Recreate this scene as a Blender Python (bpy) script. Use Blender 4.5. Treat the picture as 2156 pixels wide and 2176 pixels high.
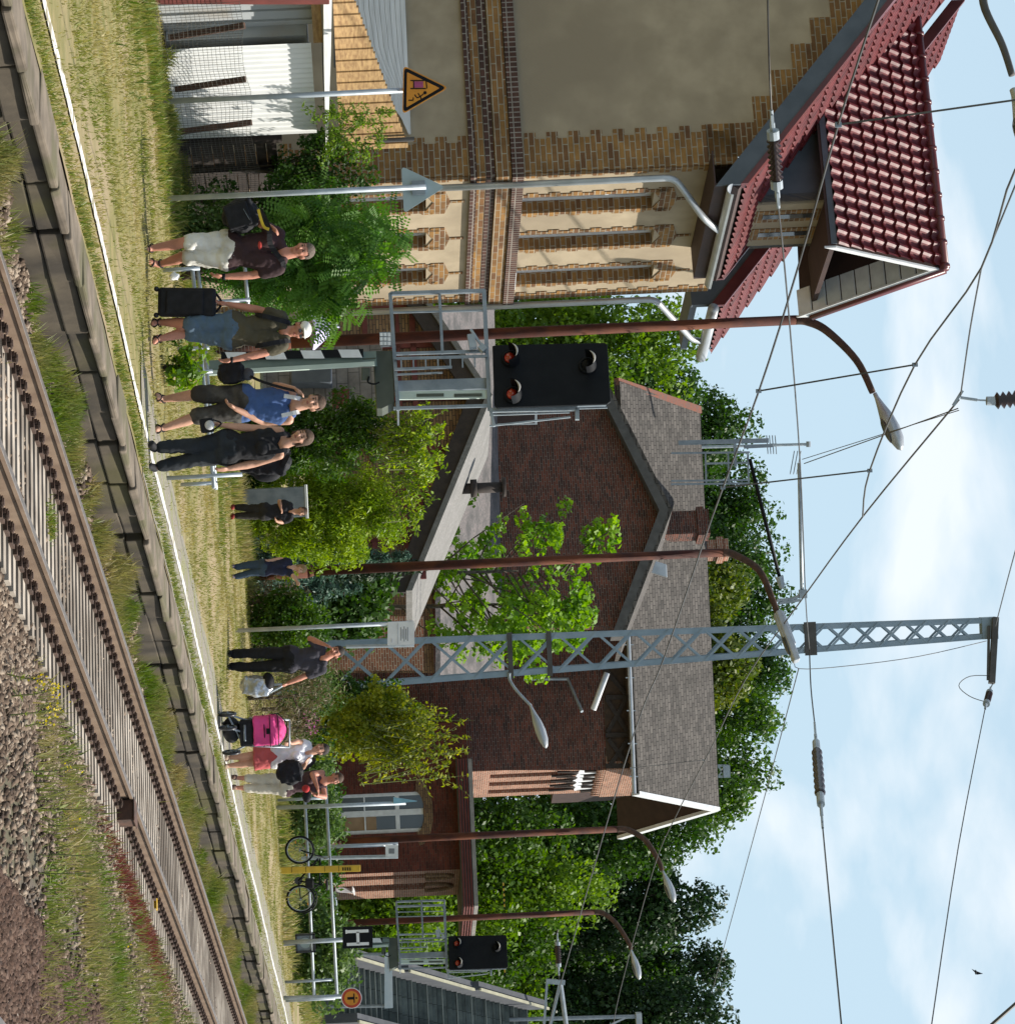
import bpy, bmesh, math, random
import numpy as np
from mathutils import Vector, Matrix
random.seed(7); rng = np.random.default_rng(7)
S = bpy.context.scene
for o in list(bpy.data.objects): bpy.data.objects.remove(o)
R = math.radians
# ------------------------------------------------------------------ camera
FPX, PU, PH, ROLL, CZ = 6500.0, 1088.0, 770.0, 0.045, 2.18
cs, sn = math.cos(ROLL), math.sin(ROLL)
UX = Vector((cs, 0, -sn)); HX = Vector((sn, 0, cs))       # photo directions in the world (the photo lies on its side)
cam = bpy.data.cameras.new('camera'); co = bpy.data.objects.new('camera', cam); S.collection.objects.link(co)
m = Matrix.Identity(4)
for i, v in enumerate((HX, -UX, Vector((0, -1, 0)))):
    for j in range(3): m[j][i] = v[j]
m[0][3], m[1][3], m[2][3] = 0, 0, CZ
co.matrix_world = m
cam.sensor_fit = 'VERTICAL'; cam.sensor_height = 24; cam.sensor_width = 24
cam.lens = FPX / 2176 * 24; cam.shift_x = (1078 - PH) / 2176; cam.shift_y = 0
cam.clip_start = .5; cam.clip_end = 6000
S.camera = co
# ------------------------------------------------------------------ light
SD = Vector((.975, .22, 0)).normalized(); EL = R(54)
SV = Vector((SD.x * math.cos(EL), SD.y * math.cos(EL), math.sin(EL)))
sl = bpy.data.lights.new('sun', 'SUN'); sl.energy = 5.0; sl.angle = R(.5); sl.color = (1, .95, .86)
so = bpy.data.objects.new('sun', sl); S.collection.objects.link(so); so.rotation_euler = SV.to_track_quat('Z', 'Y').to_euler()
W = bpy.data.worlds.new('World'); S.world = W; W.use_nodes = True
nt = W.node_tree; nt.nodes.clear(); N = nt.nodes.new; L = nt.links.new
out = N('ShaderNodeOutputWorld'); bg = N('ShaderNodeBackground'); sky = N('ShaderNodeTexSky')
sky.sky_type = 'NISHITA'; sky.sun_disc = False; sky.sun_elevation = EL; sky.sun_rotation = math.atan2(SD.x, SD.y)
sky.air_density = 1.2; sky.dust_density = 2.0; sky.ozone_density = 1.0
tc = N('ShaderNodeTexCoord'); mp = N('ShaderNodeMapping'); mp.inputs['Scale'].default_value = (5.6, 5.6, 13); mp.inputs['Location'].default_value = (3.9, 2.2, 0.2)
nz = N('ShaderNodeTexNoise'); nz.inputs['Scale'].default_value = 1.5; nz.inputs['Detail'].default_value = 7; nz.inputs['Roughness'].default_value = .5
nz.inputs['Distortion'].default_value = .25
L(tc.outputs['Generated'], mp.inputs[0]); L(mp.outputs[0], nz.inputs[0])
cr = N('ShaderNodeValToRGB'); cr.color_ramp.elements[0].position = .47; cr.color_ramp.elements[1].position = .63
cr.color_ramp.elements[0].color = (0, 0, 0, 1); cr.color_ramp.elements[1].color = (1, 1, 1, 1)
L(nz.outputs['Fac'], cr.inputs[0])
mx = N('ShaderNodeMix'); mx.data_type = 'RGBA'; mx.inputs[7].default_value = (4.9, 6.5, 7.7, 1)          # pale summer haze low down, deeper blue overhead
sp = N('ShaderNodeSeparateXYZ'); L(tc.outputs['Generated'], sp.inputs[0])
mr = N('ShaderNodeMapRange'); mr.inputs[1].default_value = .16; mr.inputs[2].default_value = .75; mr.inputs[3].default_value = .9; mr.inputs[4].default_value = .12
L(sp.outputs[2], mr.inputs[0]); L(mr.outputs[0], mx.inputs[0])
L(sky.outputs[0], mx.inputs[6])
mx2 = N('ShaderNodeMix'); mx2.data_type = 'RGBA'; mx2.inputs[7].default_value = (8.6, 8.8, 9.0, 1)
mu = N('ShaderNodeMath'); mu.operation = 'MULTIPLY'; mu.inputs[1].default_value = .8
L(cr.outputs[0], mu.inputs[0]); mu2 = N('ShaderNodeMath'); mu2.operation = 'MULTIPLY'; L(mu.outputs[0], mu2.inputs[0]); L(mr.outputs[0], mu2.inputs[1]); L(mu2.outputs[0], mx2.inputs[0]); L(mx.outputs[2], mx2.inputs[6])
L(mx2.outputs[2], bg.inputs[0]); bg.inputs[1].default_value = .085; L(bg.outputs[0], out.inputs[0])
S.view_settings.view_transform = 'Standard'; S.view_settings.look = 'None'; S.view_settings.gamma = 1
S.view_settings.exposure = .55
# ------------------------------------------------------------------ geometry of the place
PHI = math.atan(.333); TS, TC = math.sin(PHI), math.cos(PHI)
T3 = Vector((TS, TC, 0)); N3 = Vector((-TC, TS, 0)); Z3 = Vector((0, 0, 1))   # along the track, away from the track, up
def ray(u, h):
    a, b = (u - PU) / FPX, (h - PH) / FPX
    return Vector((0, 1, 0)) + a * UX + b * HX
C0 = Vector((0, 0, CZ))
def P(u, h, Y):
    r = ray(u, h); return C0 + r * (Y / r.y)
def G(u, h, z=0.0):
    r = ray(u, h); return C0 + r * ((z - CZ) / r.z)
def PPl(u, h, p0, nrm):
    r = ray(u, h); return C0 + r * ((Vector(p0) - C0).dot(nrm) / r.dot(nrm))
def PT(u, h, n):                                    # on the upright plane parallel to the track
    return PPl(u, h, N3 * n, N3)
def PN(u, h, t): return PPl(u, h, T3 * t, T3)
def F(t, n, z=0.0): return T3 * t + N3 * n + Vector((0, 0, z))
def tn(p): return p.dot(T3), p.dot(N3)
# ------------------------------------------------------------------ materials
def newmat(name):
    m = bpy.data.materials.new(name); m.use_nodes = True; return m, m.node_tree.nodes, m.node_tree.links, m.node_tree.nodes['Principled BSDF']
def ramp(nodes, p0, p1, c0=(0, 0, 0, 1), c1=(1, 1, 1, 1)):
    c = nodes.new('ShaderNodeValToRGB'); e = c.color_ramp.elements; e[0].position = p0; e[1].position = p1; e[0].color = c0; e[1].color = c1; return c
def rgba(c): return (c[0], c[1], c[2], 1)
def pm(name, c1, c2=None, sc=4, rough=.7, bump=0, metal=0, p=(.35, .65), c3=None, sc3=.6, uv=False, aniso=None, det=6, spec=.4):
    m, ns, lk, b = newmat(name)
    b.inputs['Roughness'].default_value = rough; b.inputs['Metallic'].default_value = metal
    b.inputs['Specular IOR Level'].default_value = spec
    if c2 is None: c2 = tuple(min(1, x * .8) for x in c1)
    if uv: src = ns.new('ShaderNodeTexCoord').outputs['UV']
    else: src = ns.new('ShaderNodeNewGeometry').outputs['Position']
    if aniso:
        mp = ns.new('ShaderNodeMapping'); mp.inputs['Scale'].default_value = aniso; lk.new(src, mp.inputs[0]); src = mp.outputs[0]
    n = ns.new('ShaderNodeTexNoise'); n.inputs['Scale'].default_value = sc; n.inputs['Detail'].default_value = det; lk.new(src, n.inputs[0])
    r = ramp(ns, p[0], p[1], rgba(c1), rgba(c2)); lk.new(n.outputs['Fac'], r.inputs[0]); col = r.outputs[0]
    if c3:
        n3 = ns.new('ShaderNodeTexNoise'); n3.inputs['Scale'].default_value = sc3; n3.inputs['Detail'].default_value = 5; lk.new(src, n3.inputs[0])
        r3 = ramp(ns, .48, .62); lk.new(n3.outputs['Fac'], r3.inputs[0])
        mx = ns.new('ShaderNodeMix'); mx.data_type = 'RGBA'; mx.inputs[7].default_value = rgba(c3)
        lk.new(r3.outputs[0], mx.inputs[0]); lk.new(col, mx.inputs[6]); col = mx.outputs[2]
    lk.new(col, b.inputs['Base Color'])
    if bump:
        bn = ns.new('ShaderNodeBump'); bn.inputs['Strength'].default_value = bump; bn.inputs['Distance'].default_value = .02
        lk.new(n.outputs['Fac'], bn.inputs['Height']); lk.new(bn.outputs[0], b.inputs['Normal'])
    return m
def brick(name, c1, c2, mortar, bw=.25, bh=.077, ms=.008, dark=None, rough=.8, offset=.5, vert=False, bumpd=.006):
    m, ns, lk, b = newmat(name); b.inputs['Roughness'].default_value = rough; b.inputs['Specular IOR Level'].default_value = .25
    src = ns.new('ShaderNodeTexCoord').outputs['UV']
    t = ns.new('ShaderNodeTexBrick'); t.offset = offset
    t.inputs['Scale'].default_value = 1; t.inputs['Brick Width'].default_value = bw; t.inputs['Row Height'].default_value = bh
    t.inputs['Mortar Size'].default_value = ms; t.inputs['Mortar Smooth'].default_value = .1; t.inputs['Bias'].default_value = 0
    t.inputs['Color1'].default_value = rgba(c1); t.inputs['Color2'].default_value = rgba(c2); t.inputs['Mortar'].default_value = rgba(mortar)
    if vert:
        mp = ns.new('ShaderNodeMapping'); mp.inputs['Rotation'].default_value = (0, 0, R(90)); lk.new(src, mp.inputs[0]); lk.new(mp.outputs[0], t.inputs[0])
    else: lk.new(src, t.inputs[0])
    n = ns.new('ShaderNodeTexNoise'); n.inputs['Scale'].default_value = 2.2; n.inputs['Detail'].default_value = 8; n.inputs['Roughness'].default_value = .7; lk.new(src, n.inputs[0])
    r = ramp(ns, .35, .68, (.55, .52, .5, 1), (1.25, 1.2, 1.15, 1)); lk.new(n.outputs['Fac'], r.inputs[0])
    mx = ns.new('ShaderNodeMix'); mx.data_type = 'RGBA'; mx.blend_type = 'MULTIPLY'; mx.inputs[0].default_value = .8
    lk.new(t.outputs[0], mx.inputs[6]); lk.new(r.outputs[0], mx.inputs[7]); lk.new(mx.outputs[2], b.inputs['Base Color'])
    bn = ns.new('ShaderNodeBump'); bn.invert = True; bn.inputs['Strength'].default_value = .8; bn.inputs['Distance'].default_value = bumpd
    lk.new(t.outputs['Fac'], bn.inputs['Height']); lk.new(bn.outputs[0], b.inputs['Normal'])
    return m
def leafmat(name, c1, c2, trans=.35):
    m, ns, lk, b = newmat(name); b.inputs['Roughness'].default_value = .5; b.inputs['Specular IOR Level'].default_value = .3
    at = ns.new('ShaderNodeAttribute'); at.attribute_name = 'tone'
    mx = ns.new('ShaderNodeMix'); mx.data_type = 'RGBA'; mx.inputs[6].default_value = rgba(c1); mx.inputs[7].default_value = rgba(c2)
    lk.new(at.outputs['Fac'], mx.inputs[0]); lk.new(mx.outputs[2], b.inputs['Base Color'])
    tr = ns.new('ShaderNodeBsdfTranslucent'); hs = ns.new('ShaderNodeHueSaturation'); hs.inputs['Value'].default_value = 1.5; hs.inputs['Saturation'].default_value = 1.15
    lk.new(mx.outputs[2], hs.inputs['Color']); lk.new(hs.outputs[0], tr.inputs[0])
    ms = ns.new('ShaderNodeMixShader'); ms.inputs[0].default_value = trans
    lk.new(b.outputs[0], ms.inputs[1]); lk.new(tr.outputs[0], ms.inputs[2]); lk.new(ms.outputs[0], ns['Material Output'].inputs[0])
    return m
M = {}
M['galv'] = pm('galvanised', (.27, .30, .33), (.19, .22, .25), 6, .45, 0, .55)
M['galvl'] = pm('galvanised_pale', (.38, .42, .45), (.28, .32, .35), 6, .5, 0, .3)
M['mast'] = pm('mast_paint', (.23, .30, .36), (.30, .37, .43), 3, .5, 0, .15)
M['rust'] = pm('rusty_paint', (.062, .013, .007), (.032, .009, .006), 7, .85, .4, 0, c3=(.115, .032, .011), sc3=2.5, aniso=(1, 1, .5))
M['rustdark'] = pm('dark_rust', (.10, .05, .032), (.05, .03, .022), 9, .85, .3)
M['black'] = pm('black', (.005, .006, .008), (.008, .009, .011), 5, .6, spec=.15)
M['bfab'] = pm('black_fabric', (.006, .006, .008), (.013, .013, .016), 14, .75, .4, spec=.3)
M['olive'] = pm('olive_steel', (.055, .065, .05), (.08, .09, .07), 4, .6)
M['greeng'] = pm('green_grey_steel', (.13, .18, .17), (.17, .22, .2), 4, .55, metal=.2)
M['palegreen'] = pm('pale_green', (.50, .58, .52), (.42, .5, .45), 4, .6)
M['white'] = pm('white_paint', (.78, .79, .8), (.66, .67, .68), 5, .55)
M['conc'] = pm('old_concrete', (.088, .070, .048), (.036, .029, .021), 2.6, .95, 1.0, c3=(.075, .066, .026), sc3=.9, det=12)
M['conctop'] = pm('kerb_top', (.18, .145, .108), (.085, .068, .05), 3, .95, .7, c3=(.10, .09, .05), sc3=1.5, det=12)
M['lampgrey'] = pm('lamp_shell', (.48, .5, .52), (.36, .38, .4), 3, .35, metal=.3)
M['glassy'] = pm('window_glass', (.03, .035, .04), (.05, .055, .06), 1.2, .08, spec=.8)
M['plastic_dark'] = pm('dark_plastic', (.03, .03, .035), None, 5, .35)
M['wire'] = pm('wire', (.10, .095, .09), (.06, .055, .05), 3, .5, metal=.4)
M['cer'] = pm('brown_ceramic', (.020, .010, .008), (.035, .016, .012), 5, .22)
# ------------------------------------------------------------------ mesh builder
def facs(v): return [tuple(x) for x in v]
class MB:
    def __init__(s): s.v = []; s.f = []; s.m = []
    def add(s, vs, fs, mi=0):
        b = len(s.v); s.v += [tuple(x) for x in vs]; s.f += [tuple(i + b for i in f) for f in fs]; s.m += [mi] * len(fs); return s
    def hexa(s, p, mi=0):                                          # p: 4 bottom, 4 top
        return s.add(p, [(3, 2, 1, 0), (4, 5, 6, 7), (0, 1, 5, 4), (1, 2, 6, 5), (2, 3, 7, 6), (3, 0, 4, 7)], mi)
    def obox(s, c, ax, ay, az, mi=0):                              # centre and three half-vectors
        c = Vector(c); ax, ay, az = Vector(ax), Vector(ay), Vector(az)
        return s.hexa([c - ax - ay - az, c + ax - ay - az, c + ax + ay - az, c - ax + ay - az, c - ax - ay + az, c + ax - ay + az, c + ax + ay + az, c - ax + ay + az], mi)
    def jit(s, k, a):
        for i in range(len(s.v) - k, len(s.v)): s.v[i] = tuple(s.v[i][j] + rng.uniform(-a, a) for j in range(3))
        return s
    def tbox(s, t0, t1, n0, n1, z0, z1, mi=0):
        q = [F(t0, n1), F(t0, n0), F(t1, n0), F(t1, n1)]
        return s.hexa([p + Z3 * z0 for p in q] + [p + Z3 * z1 for p in q], mi)
    def bar(s, a, b, w, d=None, up=None, mi=0):
        a, b = Vector(a), Vector(b); d = w if d is None else d
        x = (b - a).normalized(); up = Vector(up) if up is not None else (Z3 if abs(x.z) < .9 else Vector((0, 1, 0)))
        y = x.cross(up).normalized(); z = y.cross(x).normalized()
        return s.obox((a + b) / 2, (b - a) / 2, y * w / 2, z * d / 2, mi)
    def tube(s, pts, r, n=10, mi=0, caps=True):
        pts = [Vector(p) for p in pts]; rr = r if isinstance(r, (list, tuple)) else [r] * len(pts)
        b = len(s.v); ref = None
        for i, p in enumerate(pts):
            d = (pts[min(i + 1, len(pts) - 1)] - pts[max(i - 1, 0)]).normalized()
            if ref is None: ref = d.orthogonal().normalized()
            x = (ref - d * ref.dot(d)).normalized(); ref = x; y = d.cross(x)
            for k in range(n):
                a = 2 * math.pi * k / n; s.v.append(tuple(p + (x * math.cos(a) + y * math.sin(a)) * rr[i]))
        for i in range(len(pts) - 1):
            for k in range(n):
                k2 = (k + 1) % n; s.f.append((b + i * n + k, b + i * n + k2, b + (i + 1) * n + k2, b + (i + 1) * n + k)); s.m.append(mi)
        if caps:
            s.f.append(tuple(b + k for k in reversed(range(n)))); s.m.append(mi)
            e = b + (len(pts) - 1) * n; s.f.append(tuple(e + k for k in range(n))); s.m.append(mi)
        return s
    def ell(s, c, r, nu=12, nv=8, mi=0, rot=None):
        c = Vector(c); r = r if isinstance(r, (tuple, list)) else (r, r, r); vs = []; fs = []
        for j in range(nv + 1):
            th = math.pi * j / nv
            for i in range(nu):
                ph = 2 * math.pi * i / nu
                q = Vector((r[0] * math.sin(th) * math.cos(ph), r[1] * math.sin(th) * math.sin(ph), r[2] * math.cos(th)))
                if rot is not None: q = rot @ q
                vs.append(c + q)
        for j in range(nv):
            for i in range(nu):
                i2 = (i + 1) % nu; fs.append((j * nu + i, (j + 1) * nu + i, (j + 1) * nu + i2, j * nu + i2))
        return s.add(vs, fs, mi)
    def prism(s, poly, ext, mi=0):                                 # poly: 3D points in a plane; ext: extrusion vector
        poly = [Vector(p) for p in poly]; ext = Vector(ext); n = len(poly)
        nrm = Vector((0, 0, 0))
        for i in range(n): nrm += (poly[i] - poly[0]).cross(poly[(i + 1) % n] - poly[0])
        if nrm.dot(ext) > 0: poly.reverse()
        vs = poly + [p + ext for p in poly]
        fs = [tuple(range(n)), tuple(reversed(range(n, 2 * n)))] + [(i, i + n, (i + 1) % n + n, (i + 1) % n) for i in range(n)]
        return s.add(vs, fs, mi)
    def disc(s, c, nrm, r, th, n=20, mi=0):
        c = Vector(c); nrm = Vector(nrm).normalized()
        return s.tube([c - nrm * th / 2, c + nrm * th / 2], r, n, mi)
    def torus(s, c, nrm, R1, r, n=28, k=8, mi=0):
        c = Vector(c); nrm = Vector(nrm).normalized(); x = nrm.orthogonal().normalized(); y = nrm.cross(x); vs = []; fs = []
        for i in range(n):
            a = 2 * math.pi * i / n; d = x * math.cos(a) + y * math.sin(a)
            for j in range(k):
                b = 2 * math.pi * j / k; vs.append(c + d * (R1 + r * math.cos(b)) + nrm * r * math.sin(b))
        for i in range(n):
            for j in range(k): fs.append((i * k + j, ((i + 1) % n) * k + j, ((i + 1) % n) * k + (j + 1) % k, i * k + (j + 1) % k))
        return s.add(vs, fs, mi)
    def build(s, name, mat, parent=None, smooth=False, bevel=0):
        me = bpy.data.meshes.new(name)
        base = Vector((0, 0, 0))
        if parent is None and s.v:
            a = np.array(s.v); base = Vector(((a[:, 0].min() + a[:, 0].max()) / 2, (a[:, 1].min() + a[:, 1].max()) / 2, a[:, 2].min()))
        elif parent is not None: base = Vector(parent.get('_wb', (0, 0, 0)))
        me.from_pydata([tuple(Vector(v) - base) for v in s.v], [], s.f)
        for mm in (mat if isinstance(mat, (list, tuple)) else [mat]): me.materials.append(mm)
        me.polygons.foreach_set('material_index', s.m)
        uvl = me.uv_layers.new(name='UVMap')
        uvs = np.zeros((len(me.loops), 2), dtype=np.float32)
        V = [Vector(v) for v in s.v]
        for p in me.polygons:
            nn = p.normal
            t = Z3.cross(nn) if abs(nn.z) < .995 else Vector((1, 0, 0))
            if t.length < 1e-6: t = Vector((1, 0, 0))
            t.normalize(); bb = nn.cross(t)
            for li in p.loop_indices:
                q = V[me.loops[li].vertex_index]; uvs[li] = (q.dot(t), q.dot(bb))
        uvl.data.foreach_set('uv', uvs.ravel())
        if smooth: me.polygons.foreach_set('use_smooth', [True] * len(me.polygons))
        o = bpy.data.objects.new(name, me); S.collection.objects.link(o)
        if parent is None: o.location = base; o['_wb'] = tuple(base)
        else: o.parent = parent; o['_wb'] = tuple(base)
        if bevel:
            b = o.modifiers.new('b', 'BEVEL'); b.width = bevel; b.segments = 2; b.limit_method = 'ANGLE'
        return o
def empty(name, loc, label, cat, group=None):
    o = bpy.data.objects.new(name, None); S.collection.objects.link(o); o.location = loc; o['_wb'] = tuple(loc)
    o.empty_display_size = .2
    return tag(o, label, cat, group)
def tag(o, label, cat, group=None):
    o['label'] = label; o['category'] = cat
    if group: o['group'] = group
    return o
def struct(o, kind='structure'): o['kind'] = kind; return o
def stuff(o, label, cat): o['label'] = label; o['category'] = cat; o['kind'] = 'stuff'; return o
def copy_part(src, name, parent, loc, rot=None, scale=None, data=None):
    c = src.copy(); S.collection.objects.link(c); c.parent = parent; c.location = loc
    if rot is not None: c.rotation_euler = rot
    if scale is not None: c.scale = scale
    return c
def npmesh(name, V, Fq, mat, parent=None, tone=None, base=None):
    V = np.asarray(V, dtype=np.float32); Fq = np.asarray(Fq, dtype=np.int32); k = Fq.shape[1]
    if parent is not None: base = np.array(parent.get('_wb', (0, 0, 0)))
    if base is None: base = np.array([(V[:, 0].min() + V[:, 0].max()) / 2, (V[:, 1].min() + V[:, 1].max()) / 2, V[:, 2].min()])
    me = bpy.data.meshes.new(name); me.vertices.add(len(V)); me.vertices.foreach_set('co', (V - base).astype(np.float32).ravel())
    me.loops.add(Fq.size); me.loops.foreach_set('vertex_index', Fq.ravel())
    me.polygons.add(len(Fq)); me.polygons.foreach_set('loop_start', np.arange(len(Fq), dtype=np.int32) * k)
    me.update(calc_edges=True)
    for mm in (mat if isinstance(mat, (list, tuple)) else [mat]): me.materials.append(mm)
    if tone is not None:
        a = me.attributes.new('tone', 'FLOAT', 'POINT'); a.data.foreach_set('value', np.asarray(tone, dtype=np.float32))
    o = bpy.data.objects.new(name, me); S.collection.objects.link(o)
    o['_wb'] = tuple(float(x) for x in base)
    if parent is None: o.location = base
    else: o.parent = parent
    return o
def nrmz(a): return a / np.maximum(np.linalg.norm(a, axis=1, keepdims=True), 1e-9)
def leaves(pos, out, size, aspect=.6, jit=.9, tone=None, fold=True):
    """one leaf (a bent rhomb of two triangles) at each pos, turned roughly towards out"""
    n = len(pos); size = size * rng.uniform(.6, 1.35, (n, 1))
    nn = nrmz(out + rng.normal(0, jit, (n, 3))); d = nrmz(np.cross(nn, rng.normal(0, 1, (n, 3)))); e = np.cross(nn, d)
    a = pos - d * size * .5; b = pos + e * size * aspect * .5 + nn * size * .08; c = pos + d * size * .5; f = pos - e * size * aspect * .5 + nn * size * .08
    V = np.stack([a, b, c, f], 1).reshape(-1, 3); Q = np.arange(n * 4).reshape(n, 4)
    tt = np.repeat(tone, 4) if tone is not None else None
    return V, Q, tt
def blob_pts(blobs, dens, shell=.55, zmin=None):
    """points on/in a set of ellipsoid clumps (cx,cy,cz,rx,ry,rz)"""
    P_, O_, T_ = [], [], []
    for (cx, cy, cz, rx, ry, rz) in blobs:
        area = 4 * math.pi * ((rx * ry) ** 1.6 / 3 + (rx * rz) ** 1.6 / 3 + (ry * rz) ** 1.6 / 3) ** (1 / 1.6)
        n = max(6, int(area * dens)); d = nrmz(rng.normal(0, 1, (n, 3)))
        rad = shell + (1 - shell) * rng.random((n, 1)) ** .5; rad *= 1 + .12 * rng.normal(0, 1, (n, 1))
        P_.append(np.array([cx, cy, cz]) + d * rad * np.array([rx, ry, rz])); O_.append(d)
        T_.append(np.clip(rng.random() * .6 + rng.random(n) * .4, 0, 1))
    return np.concatenate(P_), np.concatenate(O_), np.concatenate(T_)
def crown_blobs(c, rad, n, br, seed=0, top=0.0, flat=1.0):
    r = np.random.default_rng(seed); out = []
    c = np.array(c, float); rad = np.array(rad, float)
    for i in range(n):
        d = r.normal(0, 1, 3); d /= np.linalg.norm(d)
        if d[1] > .45 and r.random() < .6: d[1] *= -1
        k = .35 + .65 * r.random() ** .7 + (.18 * r.random() if r.random() < .25 else 0)
        w = 1.0
        if top: w = 1 - top * max(0, d[2] * k)
        p = c + d * k * rad * np.array([w, w, 1]); b = br * (.6 + .8 * r.random())
        out.append((p[0], p[1], p[2], b, b, b * flat))
    return out
def tree(name, label, cat, base, crown_c, rad, nblob, br, leaf, dens, mat, trunk_r=.15, seed=0, group=None, top=0, flat=.8, aspect=.6, bark=None, jit=.9, limbs=7):
    """tapered trunk with limbs, and a crown of small leaves gathered in clumps"""
    e = empty(name, base, label, cat, group)
    base = Vector(base); cc = Vector(crown_c); r = random.Random(seed)
    bl = crown_blobs(crown_c, rad, nblob, br, seed, top, flat)
    p, o, t = blob_pts(bl, dens); ok = p[:, 2] > base.z + .05; p, o, t = p[ok], o[ok], t[ok]
    V, Q, tt = leaves(p, o, leaf, aspect, jit, t)
    npmesh('crown', V, Q, mat, e, tt)
    w = MB(); topz = cc + Vector((0, 0, rad[2] * .55))
    mid = base.lerp(topz, .45) + Vector((r.uniform(-.1, .1), 0, 0)) * rad[0] * .4
    w.tube([base, base.lerp(mid, .5), mid, topz], [trunk_r, trunk_r * .85, trunk_r * .6, trunk_r * .15], 8)
    for i in range(limbs):
        b = bl[(i * 3) % len(bl)]; s = base.lerp(topz, .3 + .5 * r.random()); q = Vector(b[:3])
        w.tube([s, s.lerp(q, .5) + Vector((0, 0, .1 * rad[2])), q], [trunk_r * .4, trunk_r * .25, trunk_r * .08], 6)
    w.build('trunk', bark or M['bark'], e, True)
    return e
M['bark'] = pm('bark', (.10, .08, .06), (.05, .04, .03), 8, .9, .8)
# ------------------------------------------------------------------ ground, platform, track
ZB = -.60
def gmat(name, cols, sc, rough=.95, bump=.6):
    return pm(name, cols[0], cols[1], sc, rough, bump, c3=cols[2], sc3=.9, det=10)
M['ballast'] = gmat('ballast_ground', ((.12, .095, .075), (.05, .038, .03), (.08, .07, .04)), 16)
M['meadow'] = gmat('meadow', ((.085, .10, .03), (.13, .12, .05), (.05, .07, .02)), 5)
M['dry'] = pm('dry_grass_soil', (.22, .18, .075), (.13, .125, .035), 3.5, .95, .8, c3=(.25, .195, .11), sc3=.5, det=12)
M['gravel'] = pm('fine_gravel', (.27, .245, .20), (.15, .135, .11), 30, .95, .6, c3=(.19, .19, .09), sc3=2.5, det=10)
g = MB()
nx, ny = 30, 30
xs = [-3000, -600, -150] + list(np.linspace(-60, 60, 24)) + [150, 600, 3000]; ys = [-200, -20] + list(np.linspace(0, 220, 24)) + [500, 1500, 4000]
vs = [(x, y, ZB - .05) for y in ys for x in xs]; w_ = len(xs)
g.add(vs, [(j * w_ + i, j * w_ + i + 1, (j + 1) * w_ + i + 1, (j + 1) * w_ + i) for j in range(len(ys) - 1) for i in range(w_ - 1)])
struct(g.build('ground', M['meadow']))
def strip(name, n0, n1, t0, t1, mat, zf, dt=1.0, dn=.35):
    tt = np.arange(t0, t1 + dt * .5, dt); nn_ = np.linspace(n0, n1, max(2, int(abs(n1 - n0) / dn) + 1)); V = []
    for t in tt:
        for n in nn_: q = F(t, n, zf(t, n)); V.append((q.x, q.y, q.z))
    w = len(nn_); fs = [(j * w + i, (j + 1) * w + i, (j + 1) * w + i + 1, j * w + i + 1) for j in range(len(tt) - 1) for i in range(w - 1)]
    b = MB(); b.add(V, fs); return b.build(name, mat, smooth=True)
def bump(t, n): return .018 * math.sin(t * 1.7 + n * 2.3) + .014 * math.sin(t * 4.1 - n * 3.1) + .01 * math.sin(t * 9.3 + n * 7.7)
def ballz(t, n):
    z = ZB + .5 * bump(t, n)
    d = abs(n - 8.22)
    if d < 1.3: z += -.005
    if n > 9.2: z += min(.5, n - 9.2) * .30 * (1 + .6 * math.sin(t * 1.9) * math.sin(t * .7))
    if 3.9 < n < 6.6: z += .05 * math.sin((n - 3.9) / 2.7 * math.pi)
    return z
struct(strip('ballast', -1, 9.7, 12, 130, M['ballast'], ballz, .5, .3))
EDGE = 9.78
def platz(t, n):
    z = bump(t, n) * .8 * min(1, max(0, abs(n - 10.8) - .35))
    if n < EDGE + .35: return -.012
    # a low grassy rise with a worn rut towards the back of the platform
    z += .07 * math.exp(-((n - 13.3) / .5) ** 2) * min(1, max(0, (t - 34) / 8))
    return z - .01
struct(strip('platform_lawn', EDGE + .36, 60, 10, 140, M['dry'], platz, .5, .35))
struct(strip('gravel_path', EDGE + .38, EDGE + 1.75, 29, 75, M['gravel'], lambda t, n: platz(t, n) + .012 + (0 if n > EDGE + .5 else -.004), .5, .25))
# platform edge: old concrete facing blocks with a kerb stone on top, each a little out of line
wall = MB(); top = MB(); t = 10.0; k = 0
while t < 120:
    ln = 1.0 + rng.uniform(-.22, .25)
    for dt in (0,):
        j = rng.uniform(-.028, .028); a = t + .003; b2 = t + ln - .003
        wall.tbox(a, b2, EDGE + .03 + j, EDGE + .34, -.95, -.28 + rng.uniform(-.004, .004)).jit(8, .011)
        wall.tbox(a + rng.uniform(0, .015), b2, EDGE + .012 + j * 1.4, EDGE + .34, -.2755, -.085).jit(8, .010)
        top.tbox(a, b2 - .004, EDGE - .045 + j, EDGE + .40, -.081, -.004 + rng.uniform(-.014, .004)).jit(8, .014)
    t += ln
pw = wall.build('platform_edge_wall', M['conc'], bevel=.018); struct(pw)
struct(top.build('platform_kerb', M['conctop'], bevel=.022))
M['line'] = pm('line_paint', (.72, .72, .69), (.58, .56, .52), 9, .8, c3=(.24, .21, .14), sc3=6)
nl = MB(); V = []; tt = np.arange(14, 110, .1); wob = rng.normal(0, 1, len(tt) + 20); wob = np.convolve(wob, np.ones(17) / 17, 'same')[:len(tt)]
for i, t in enumerate(tt):
    c = 10.80 + .045 * wob[i] + .03 * math.sin(t * .6); w = .068 + .022 * wob[(i * 3) % len(tt)]
    for n in (c - w, c + w): q = F(t, n, platz(t, n) + .018); V.append(tuple(q))
nl.add(V, [(2 * i, 2 * i + 2, 2 * i + 3, 2 * i + 1) for i in range(len(tt) - 1)])
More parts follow.
